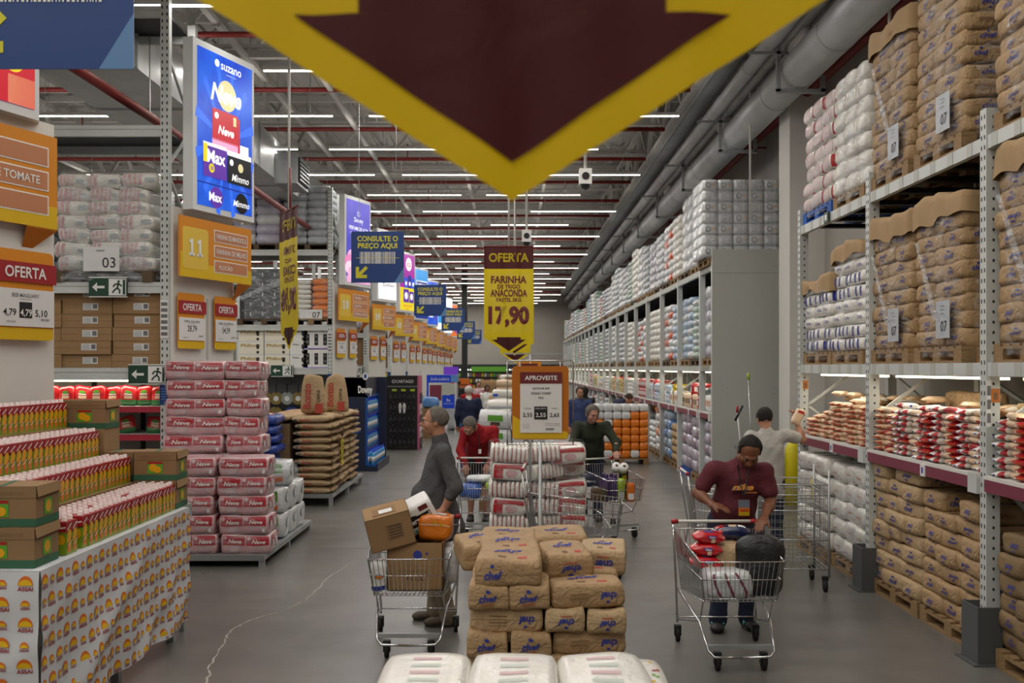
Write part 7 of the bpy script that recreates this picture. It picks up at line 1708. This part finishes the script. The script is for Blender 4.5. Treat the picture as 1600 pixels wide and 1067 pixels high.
# green man's cart goods, red man's cart goods
for i, (x, y, z, w_, h_, m, lab) in enumerate([(1.02, 13.25, .62, .22, .34, 'navy', 'dark blue and white Bianco pack'), (1.38, 13.0, .60, .10, .30, 'lime', 'green labelled bottle'), (1.5, 12.98, .58, .10, .24, 'orange', 'orange labelled juice jar'), (1.45, 13.3, .66, .12, .40, 'black', 'black and yellow carton'), (1.1, 13.0, .55, .2, .16, 'dark_wood', 'brown carton')]):
    f = bagfn(w_, .14, h_, (.3, .3, .2), .03, 30+i); b = MB(); add_bag(b, f, m, (5, 4, 5)); 
    if i == 0: bag_text(b, f, 'Bianco', '-y', 0, .45, .2, 'white', uw=1.2, bold=.02); bag_rect(b, f, '-y', -.95, .95, -.9, .0, 'paper')
    if i in (1, 2): bag_rect(b, f, '-y', -.8, .8, -.8, -.1, 'paper')
    if i == 3: bag_rect(b, f, '-y', -.5, .5, .0, .6, 'oferta_yellow')
    b.obj('grocery_pack', loc=(x, y, z), label='%s in the cart of the man in green' % lab, cat='grocery')
pb = bottle('purple', 'purple', 'ink_grey')
for i, (x, y) in enumerate([(1.20, 13.0), (1.27, 13.12), (1.31, 12.98), (1.18, 13.15)]): o = put('purple_bottle', pb[0], None, (x, y, .46), label='dark purple bottle in the green-clad man\'s cart, %s one' % nth(i), cat='bottle', group='purple bottles in the cart'); o.scale = (1, 1, 1.4); put('cap', pb[1], o)
for i, (x, y) in enumerate([(1.33, 13.2), (1.42, 13.12)]):
    b = MB(); b.lathe([(.02, 0), (.055, 0), (.055, .1), (.02, .1)], 'white', n=16); b.disc((0, 0, .101), (1, 0, 0), (0, 1, 0), .02, .02, 'dark_wood', 12); b.obj('paper_roll', loc=(x, y, .84), rot=(.9, .2, 0), label='white paper roll on top of the purple bottles, %s' % ['left', 'right'][i], cat='paper roll')
f = bagfn(.30, .3, .2, (.5, .4, .5), .12, 41); b = MB(); add_bag(b, f, 'blue_pack', (8, 6, 6)); b.obj('blue_bag', loc=(-.55, 13.3, .56), label='shiny blue bag in the cart of the man in red', cat='bag')
f = bagfn(.35, .2, .1, (.5, .5, .5), .12, 42); b = MB(); add_bag(b, f, 'wrap_white', (8, 5, 4)); b.obj('clear_pack', loc=(-.42, 13.35, .71), label='clear crumpled pack on the blue bag', cat='pack')
f = bagfn(.12, .1, .12, (.5, .5, .5), .2, 43); b = MB(); add_bag(b, f, 'lime', (5, 5, 4)); b.obj('herb_pack', loc=(-.28, 13.2, .62), label='small lime pack in the cart of the man in red', cat='pack')
R = random.Random(17)
for i in range(12):
    f = bagfn(.16, .16, .18, (.4, .4, .4), .15, 60+i); b = MB(); add_bag(b, f, R.choice(['lime', 'orange', 'paper', 'leaf_green', 'oferta_yellow', 'bag_red']), (4, 4, 4)); b.obj('grocery_pack', loc=(-.3+R.uniform(-.24, .24), 29.2+R.uniform(-.35, .3), .52+.17*(i//4)), label='small bright pack heaped in the distant cart, %s' % nth(i), cat='grocery', group='groceries heaped in the distant cart')

# ---------------- people ----------------
def V3(*a): return np.array(a, float)
def hand_prims(W, hd, pn, thumb, curl=.5, s=1.0, spread=.011):
    hd = _n(hd); pn = np.array(pn, float); pn = _n(pn-hd*(pn@hd)); ts = np.cross(hd, pn)*thumb
    W = np.array(W, float); P = [ECap(W, W+hd*.052*s, (.029*s, .019*s), (.037*s, .0155*s), ts), ECap(W+hd*.045*s, W+hd*.082*s, (.038*s, .0145*s), (.038*s, .0125*s), ts)]; Fg = []
    for i, (o, l) in enumerate(zip((.030, .010, -.010, -.029), (.070, .080, .074, .058))):
        a = W+hd*(.085-.004*abs(i-1.3))*s+ts*o*s; d = _n(hd+ts*(o*3)); c = 0
        for seg, (ln, r) in enumerate(((.46, .0088), (.31, .008), (.23, .007))):
            c += curl*(.55+.12*i) if seg else curl*.5; dd = _n(d*math.cos(c)+pn*math.sin(c)); n_ = a+dd*l*ln*s; Fg.append(Cap(a, n_, r*s, (r-.0008)*s)); a = n_
    a = W+hd*.022*s+ts*.026*s; d = _n(ts*.75+hd*.65+pn*.25); m1 = a+d*.042*s; d2 = _n(ts*.35+hd*.85+pn*.4); Fg += [Cap(a, m1, .013*s, .0105*s), Cap(m1, m1+d2*.03*s, .0105*s, .0085*s)]
    return P, Fg
def head_prims(c, fw, up, s=1.0, hair='short', age=0):
    c = np.array(c, float); fw = _n(fw); up = np.array(up, float); up = _n(up-fw*(up@fw)); sd = np.cross(fw, up); ax = [sd, fw, up]
    def q(x, y, z): return c+(sd*x+fw*y+up*z)*s
    P = [Ell(q(0, -.014, .030), V3(.077, .096, .090)*s, ax), Ell(q(0, .022, -.030), V3(.062, .070, .078)*s, ax), Ell(q(0, .052, -.082), V3(.034, .030, .026)*s, ax),
         Cap(q(-.03, .088, .018), q(.03, .088, .018), .012*s), Ell(q(-.042, .058, -.030), V3(.024, .028, .028)*s, ax), Ell(q(.042, .058, -.030), V3(.024, .028, .028)*s, ax)]
    Fn = [Cap(q(0, .092, .010), q(0, .116, -.026), .009*s, .0125*s), Cap(q(-.013, .100, -.030), q(.013, .100, -.030), .008*s), Cap(q(-.020, .090, -.060), q(.020, .090, -.060), .0075*s), Cap(q(-.016, .089, -.069), q(.016, .089, -.069), .008*s),
          Ell(q(-.079, -.008, -.008), V3(.011, .020, .031)*s, ax), Ell(q(.079, -.008, -.008), V3(.011, .020, .031)*s, ax)]
    return P, Fn, q, ax
def person(name, loc, rz, label, J, st, res=.0085, kind=None):
    e = empty('person', loc, rz, label=label, cat='person'); s = st.get('s', 1.0); J = {k: np.array(v, float) for k, v in J.items()}
    head, neck, chest, waist, hip = J['head'], J['neck'], J['chest'], J['waist'], J['hip']; sd = _n(J['shl']-J['shr']); hs = _n(J.get('hipside', sd))
    fw, up = J['hf'], J['hu']
    HP, HF, q, ax = head_prims(head, fw, up, s*st.get('hs', 1.0))
    gb, bl = st.get('belly', .0), st.get('build', 1.0)
    base = [Cap(neck-(head-neck)*.25, head-_n(up)*.04-_n(fw)*.015, .060*s, .056*s), ECap(chest, neck-(neck-chest)*.30, (.12, .08), (.07, .05), sd), ECap(waist, chest, (.11, .08), (.13, .09), sd), ECap(hip, waist, (.12, .08), (.11, .08), hs)]
    fine = []
    for k in 'lr':
        sh, el, wr = J['sh'+k], J['el'+k], J['wr'+k]; base += [Cap(sh, el, .042*s*bl, .036*s*bl), Cap(el, el+(wr-el)*.35, .036*s*bl, .037*s*bl), Cap(el+(wr-el)*.3, wr, .037*s*bl, .025*s), Cap(sh, chest+(sh-chest)*.3, .045, .06)]
        hd = J.get('hd'+k, wr-el); A, B = hand_prims(wr, hd, J.get('pn'+k, V3(0, 0, -1)), 1 if k == 'l' else -1, st.get('curl', .5), s); base += A; fine += B
        hj, kn, an = J['hip'+k], J['kn'+k], J['an'+k]; base += [Cap(hj, kn, .07*s*bl, .05*s), Cap(kn, kn+(an-kn)*.35, .05*s, .055*s), Cap(kn+(an-kn)*.3, an, .055*s, .034*s)]
    V, F = sdf_geo([(80, base), (170, HP+HF+[base[0]]), (260, fine)], res*.9, noise=.0)
    b = MB(); b.add(V, F, st['skin'], True)
    hs_ = s*st.get('hs', 1.0)
    for sx in (-1, 1):   # eyes, brows
        for c_, r_, m in ((q(sx*.030, .083, .002), .0115, 'eye_white'), (q(sx*.030, .0915, .001), .0062, 'eye_dark')):
            o = MB(); b.lathe([(r_*hs_*math.sin(a), -r_*hs_*math.cos(a)) for a in [k*PI/6 for k in range(7)]], m, tuple(c_), 8)
        b.tube([q(sx*.014, .100, .020), q(sx*.030, .101, .025), q(sx*.048, .090, .019)], .0035*hs_, st['hair'], 5)
    b.tube([q(-.020, .096, -.0645), q(0, .099, -.0640), q(.020, .096, -.0645)], .0028*hs_, 'lips', 5)
    b.obj('body', e)
    # hair
    if st.get('hairstyle', 'short') != 'none':
        bald = st.get('bald', 0.0); H = [Ell(q(0, -.018, .035), V3(.082, .100, .092)*hs_, ax, cut=[(q(0, .055-bald, .058), ax[2]*.62-ax[1]*.78), (q(0, -.02, -.045), ax[2]*.9+ax[1]*-.35)])]
        H += [Ell(q(sx*.074, -.004, .018), V3(.012, .030, .038)*hs_, ax) for sx in (-1, 1)]
        if st.get('hairstyle') == 'long': H += [Ell(q(0, -.07, -.04), V3(.08, .045, .12)*hs_, ax)]
        V, F = sdf_geo([(90, H)], res*.8, noise=.0035, nsc=60, seed=4); b = MB(); b.add(V, F, st['hair'], True); b.obj('hair', e)
    # upper garment
    sl = st.get('sleeve', 1.0); T = 1.0*bl; C = [ECap(waist, chest, (.158*T+gb*.5, .118*T+gb), (.165*T, .115*T), sd), ECap(hip+_n(waist-hip)*st.get('hem', -.04), waist, (.172*T+gb*.3, .130*T+gb*.7), (.158*T+gb*.5, .118*T+gb), hs), ECap(chest, neck-(neck-chest)*.30, (.165*T, .115*T), (.095, .074), sd), Cap(neck-(neck-chest)*.22, neck+(head-neck)*.06, .070, .062)]
    if gb: fwd = _n(np.cross(sd, waist-hip)); fwd = fwd if fwd[1] < 0 else -fwd; C.append(Ell(waist+fwd*.06, (.14, .11+gb, .14)))
    for k in 'lr':
        sh, el, wr = J['sh'+k], J['el'+k], J['wr'+k]; C += [Cap(sh, chest+(sh-chest)*.25+V3(0, 0, .03), .066*T, .09*T)]
        if sl >= 1: C += [Cap(sh, el, .068*T, .056*T), Cap(el, el+(wr-el)*(sl-1), .056*T, .048*T if sl < 1.7 else .038*T)]
        else: C += [Cap(sh, sh+(el-sh)*sl, .070*T, .064*T)]
    V, F = sdf_geo([(80, C)], res, noise=.0085, nsc=19, seed=st.get('seed', 1)); b = MB(); b.add(V, F, st['shirt'], True); gar = b.obj(st.get('garment', 'shirt'), e)
    # trousers
    K = [ECap(hip-_n(waist-hip)*.04, hip+_n(waist-hip)*.10, (.158*T, .115*T), (.15*T+gb*.4, .11*T+gb*.6), hs)]
    for k in 'lr':
        hj, kn, an = J['hip'+k], J['kn'+k], J['an'+k]
        if st.get('shorts'): K += [Cap(hj, kn+(hj-kn)*.1, .095*T, .078*T)]
        else: K += [Cap(hj, kn, .095*T, .070*T), Cap(kn, an+V3(0, 0, .01), .070*T, .060*T), Cap(an+V3(0, 0, .02), an-V3(0, 0, .015), .062*T, .062*T)]
    V, F = sdf_geo([(70, K)], res, noise=.006, nsc=14, seed=9); b = MB(); b.add(V, F, st['pants'], True); b.obj('shorts' if st.get('shorts') else 'trousers', e)
    for k in 'lr':
        an = J['an'+k]; td = _n(J.get('toe'+k, V3(0, -1, 0))); g = V3(an[0], an[1], 0); u = V3(0, 0, 1); sdx = np.cross(td, u)
        S = [Cap(an+V3(0, 0, -.01), g+u*.055-td*.02, .042, .040), ECap(g+u*.045-td*.035, g+u*.04+td*.13, (.040, .036), (.046, .03), sdx), Ell(g+u*.032+td*.15, (.045, .05, .03), [sdx, td, u])]
        V, F = sdf_geo([(80, S)], res*.9, noise=.001); V[:, 2] = np.maximum(V[:, 2], .004); b = MB(); b.add(V, F, st.get('shoe', 'shoe_black'), True)
        so = [tuple(g+td*(.055+.135*math.sin(a))+sdx*.050*math.cos(a)+u*.0) for a in [i*2*PI/16 for i in range(16)]]; b.poly(so, 'sole', -.022, Vector((0, 0, 1))); sh_ = b.obj('shoe', e)
        if st.get('accent'):
            b = MB(); b.box(-.0, .0, 0, 0, 0, 0, 'teal') if False else b.bar(tuple(g+sdx*.044+td*.02+u*.07), tuple(g+sdx*.048+td*.07+u*.045), .012, .03, 'teal'); b.bar(tuple(g-sdx*.044+td*.02+u*.07), tuple(g-sdx*.048+td*.07+u*.045), .012, .03, 'teal'); b.obj('side_stripe', sh_)
    if st.get('glasses'):
        b = MB()
        for sx in (-1, 1): c0 = q(sx*.032, .106, .001); b.tube([tuple(c0+(ax[0]*math.cos(a)*.024+ax[2]*math.sin(a)*.017)*hs_) for a in [i*2*PI/12 for i in range(12)]], .0016, 'dark_metal', 5, closed=True); b.tube([tuple(q(sx*.056, .104, .006)), tuple(q(sx*.080, .05, .006)), tuple(q(sx*.084, -.01, .004))], .0018, 'dark_metal', 5)
        b.tube([tuple(q(-.010, .108, .004)), tuple(q(.010, .108, .004))], .0016, 'dark_metal', 5); b.obj('glasses', e)
    if st.get('collar'):
        V, F = sdf_geo([(90, [Cap(neck-(neck-chest)*.15, neck+(head-neck)*.17, .073, .067)])], res, noise=.003); b = MB(); b.add(V, F, st['collar'], True); b.obj('collar', gar)
    return e, J, q, ax
def stand(h=1.75, hipz=None, w_=.19):
    k = h/1.75
    return dict(head=(0, -.02, 1.625*k), neck=(0, .01, 1.47*k), chest=(0, .0, 1.30*k), waist=(0, -.01, 1.08*k), hip=(0, .0, .93*k), hf=(0, -1, 0), hu=(0, 0, 1), shl=(w_, .0, 1.41*k), shr=(-w_, .0, 1.41*k), ell=(w_+.06, .02, 1.13*k), elr=(-w_-.06, .02, 1.13*k), wrl=(w_+.05, -.08, .90*k), wrr=(-w_-.05, -.08, .90*k),
                hipl=(.09, 0, .90*k), hipr=(-.09, 0, .90*k), knl=(.10, -.02, .50*k), knr=(-.10, -.02, .50*k), anl=(.11, .02, .085), anr=(-.11, .02, .085))
# man in grey (faces left; his left arm towards the viewer)
J = stand(1.80); J.update(head=(-.0, -.015, 1.70), neck=(0, .035, 1.53), chest=(0, .03, 1.33), waist=(0, -.02, 1.10), hip=(0, .04, .94), hf=(.06, -1, .02), shl=(.19, .07, 1.45), shr=(-.19, .04, 1.44), ell=(.26, .17, 1.17), wrl=(.245, .07, .985), hdl=(-.1, -.85, -.45), pnl=(-.2, -.3, -1), elr=(-.25, .10, 1.16), wrr=(-.20, -.12, 1.0), hipl=(.09, .05, .92), hipr=(-.09, .03, .92), knl=(.10, .03, .51), knr=(-.11, -.02, .50), anl=(.10, .10, .085), anr=(-.12, -.02, .085))
person('a', (-.635, 8.63, 0), -PI/2, 'older man in a dark grey sweater and glasses, in profile behind the left cart', J, dict(skin='skin', hair='hair_grey', shirt='shirt_grey', pants='trouser_beige', shoe='shoe_brown', sleeve=1.35, garment='sweater', glasses=True, belly=.025, build=1.04, bald=.035, collar='shirt_grey', hem=-.16, s=1.03, hs=1.0, seed=3, curl=.9), res=.0075)
# man in maroon T-shirt
J = stand(1.72); J.update(head=(.105, -.13, 1.475), neck=(.07, -.0, 1.385), chest=(.05, .03, 1.21), waist=(.03, .10, 1.02), hip=(.02, .16, .90), hf=(-.15, -.70, -.72), hu=(.0, -.7, .7), shl=(.255, .0, 1.30), shr=(-.155, .0, 1.31), ell=(.30, -.03, 1.06), wrl=(.185, -.27, .945), hdl=(-.45, -.6, -.35), pnl=(-.1, -.2, -1), elr=(-.29, .03, 1.12), wrr=(-.205, -.17, 1.045), hdr=(.75, -.45, -.15), pnr=(.1, .1, -1), hipl=(.11, .16, .87), hipr=(-.08, .16, .87), knl=(.13, .05, .48), knr=(-.10, .05, .48), anl=(.13, .08, .085), anr=(-.12, .03, .085), toel=(.12, -1, 0), toer=(-.25, -1, 0))
pe, J_, q_, ax_ = person('b', (1.82, 8.42, 0), 0, 'man in a maroon T-shirt with lanyard, looking down behind the right cart', J, dict(skin='skin_tan', hair='hair_black', shirt='shirt_maroon', pants='jeans', sleeve=.66, garment='t_shirt', build=1.08, hem=-.10, accent=True, belly=.015, seed=5, curl=.35, hs=1.05, bald=.05), res=.0075)
b = MB(); U_ = Vector((1, 0, 0)); Vv = Vector((0, .25, .97)); c0 = Vector((.055, -.118, 1.185))
b.text('nike', c0, U_, Vv, .05, mat('print_orange', '#d88a2a', .6), width=.17, bold=.03, shear=.3); b.text('nike', c0+Vector((-.012, .002, -.004)), U_, Vv, .05, 'ink_grey', width=.17, bold=.03, shear=.3); b.text('SPORTSWEAR', c0+Vector((.06, -.002, -.045)), U_, Vv, .012, 'print_orange', width=.1); b.obj('shirt_print', [c for c in pe.children if c.name.startswith('t_shirt')][0])
la = MB(); la.bar((.02, -.07, 1.36), (.05, -.135, 1.12), .012, .003, 'black'); la.bar((.115, -.07, 1.36), (.06, -.135, 1.12), .012, .003, 'black'); la.bar((.055, -.135, 1.13), (.055, -.135, 1.06), .014, .004, 'black'); lo = la.obj('lanyard', pe)
b = MB(); b.box(.01, .10, -.145, -.14, 1.02, 1.085, mat('badge_clear', '#6d7482', .3)); b.box(.01, .10, -.147, -.142, .955, 1.02, 'orange'); b.box(.015, .095, -.149, -.147, .96, .985, 'oferta_yellow'); b.text('ASSAI', (.055, -.150, 1.0), (1, 0, 0), (0, 0, 1), .014, 'maroon_print', width=.06); b.obj('badge', lo)
# man in white T-shirt, back view
J = stand(1.70); J.update(head=(.03, -.03, 1.585), neck=(.02, .0, 1.44), shr=(-.20, .0, 1.40), elr=(-.40, -.04, 1.34), wrr=(-.345, -.10, 1.56), hdr=(.15, -.2, 1), pnr=(1, 0, .1), ell=(.26, -.06, 1.14), wrl=(.2, -.25, 1.0), hf=(.1, -1, -.2))
person('c', (2.86, 11.45, 0), PI, 'man in a grey-white T-shirt seen from behind, raising a bag by the shelf', J, dict(skin='skin', hair='hair_black', shirt='shirt_white', pants='jeans', sleeve=.62, garment='t_shirt', hem=-.12, build=1.05, seed=7, curl=1.0))
f = bagfn(.11, .06, .19, (.4, .4, .4), .08, 99); b = MB(); add_bag(b, f, 'sugar_cream', (5, 4, 7)); bag_rect(b, f, '-y', -.9, .9, .6, .95, 'bag_red'); b.obj('sugar_bag', loc=(3.21, 11.50, 1.60), rot=(0, .5, .3), label='small packet held up in the raised hand by the shelf', cat='packet')
b = MB(); b.tube([(2.55, 11.7, 1.55), (2.64, 11.72, 1.72)], .014, 'black', 8); b.obj('black_stick', loc=(0, 0, 0), label='short black stick end showing left of the white-shirted man\'s head', cat='stick')
# man in dark green
J = stand(1.78); J.update(head=(.0, -.40, 1.52), neck=(.0, -.27, 1.40), chest=(.0, -.20, 1.24), waist=(0, -.06, 1.07), hip=(0, .06, .93), hf=(.35, -1, -.25), shl=(.20, -.22, 1.34), shr=(-.19, -.22, 1.34), ell=(.33, -.38, 1.13), wrl=(.31, -.60, 1.00), hdl=(-.1, -1, -.3), elr=(-.27, -.40, 1.12), wrr=(-.20, -.62, 1.0), hipl=(.1, .06, .9), hipr=(-.1, .06, .9))
person('d', (1.10, 14.42, 0), 0, 'grey-haired man in a dark green sweater and glasses leaning on a cart', J, dict(skin='skin_pale', hair='hair_grey', shirt='shirt_green', pants='jeans', sleeve=1.85, garment='sweater', glasses=True, build=1.08, belly=.02, seed=8, curl=1.1, hs=1.06, collar='shirt_navy'), res=.010)
# man in red
J = stand(1.74); J.update(head=(-.11, -.40, 1.36), neck=(-.02, -.27, 1.33), chest=(.02, -.17, 1.20), waist=(0, -.02, 1.05), hip=(0, .1, .92), hf=(-.25, -.75, -.75), hu=(0, -.7, .7), shl=(.21, -.20, 1.28), shr=(-.18, -.20, 1.27), ell=(.26, -.25, 1.02), wrl=(.13, -.38, .82), hdl=(-.2, -.5, -.8), elr=(-.24, -.26, 1.02), wrr=(-.16, -.40, .82), hdr=(.1, -.5, -.8), hipl=(.1, .1, .9), hipr=(-.1, .1, .9))
pe, _, _, _ = person('e', (-.47, 14.35, 0), 0, 'grey-haired man in a red sweater and shorts bending over a cart', J, dict(skin='skin_pale', hair='hair_grey', shirt='shirt_red', pants='shorts', shorts=True, sleeve=1.9, garment='sweater', build=1.05, seed=9, curl=.8, bald=.0, hs=1.05), res=.010)
b = MB(); b.bar((.0, -.35, 1.25), (.03, -.33, 1.05), .035, .01, 'dark_metal'); b.box(.01, .05, -.36, -.34, .98, 1.04, 'paper'); b.obj('lanyard', pe)
# distant people
J = stand(1.78); J.update(elr=(-.28, .02, 1.14), wrr=(-.31, -.02, .92))
person('f', (-.92, 21.8, 0), PI, 'white-haired person in a navy sweater walking away down the aisle', J, dict(skin='skin', hair='hair_white', shirt='shirt_navy', pants='jeans_blue', sleeve=1.95, garment='sweater', build=1.12, collar='paper', seed=4), res=.015)
J = stand(1.76)
person('g', (1.43, 21.6, 0), .1, 'man in glasses and a blue shirt standing behind the man in green', J, dict(skin='skin', hair='hair_brown', shirt='shirt_blue', pants='jeans', sleeve=1.9, glasses=True, build=1.05), res=.015)
person('h', (1.82, 25.5, 0), PI-.3, 'dark-haired person in black half hidden behind the blue shirt', stand(1.68), dict(skin='skin_tan', hair='hair_black', hairstyle='long', shirt='black', pants='jeans', sleeve=1.9), res=.018)
J = stand(1.75); J.update(head=(.03, -.62, 1.42), neck=(0, -.48, 1.36), chest=(0, -.34, 1.27), waist=(0, -.12, 1.10), hip=(0, .04, .93), hf=(.3, -.9, -.4), shl=(.19, -.40, 1.33), shr=(-.19, -.40, 1.33), ell=(.24, -.6, 1.22), elr=(-.24, -.55, 1.15), wrl=(.2, -.78, 1.30), wrr=(-.2, -.75, 1.25))
person('i', (2.18, 24.4, 0), PI/2, 'man in navy leaning over the orange packs towards the shelf', J, dict(skin='skin', hair='hair_brown', shirt='shirt_navy', pants='jeans', sleeve=1.9, build=1.05), res=.015)
for i, (x, y, rz, h, sk, hr, shm, pm, lab, hst) in enumerate([
    (-1.12, 27.5, PI, 1.72, 'skin_tan', 'shirt_red', 'shirt_red', 'jeans', 'person in red with a red cap ahead of the navy sweater', 'short'),
    (-.80, 33.0, .3, 1.60, 'skin_tan', 'hair_black', 'white', 'jeans', 'woman in white standing in the distant aisle', 'long'),
    (-.42, 30.2, 0, 1.62, 'skin_tan', 'hair_brown', 'sugar_cream', 'trouser_beige', 'woman in beige pushing the distant full cart', 'long'),
    (-1.25, 38, .2, 1.66, 'skin', 'hair_black', 'neve_pink', 'jeans', 'person in pink far down the aisle', 'long'),
    (-1.9, 36, 2.8, 1.74, 'skin_tan', 'hair_black', 'black', 'jeans', 'person in black far down on the left', 'short'),
    (-.35, 37, 1.2, 1.75, 'skin_tan', 'shirt_red', 'shirt_red', 'jeans', 'person in red far down beside the cream pile', 'short'),
    (.0, 34.5, .4, 1.72, 'skin_tan', 'hair_black', 'dog_blue', 'jeans', 'person in bright blue behind the cream sack pile', 'short')]):
    person('j%d' % i, (x, y, 0), rz, lab, stand(h), dict(skin=sk, hair=hr, shirt=shm, pants=pm, sleeve=1.9 if i != 1 else .6, hairstyle=hst), res=.02)
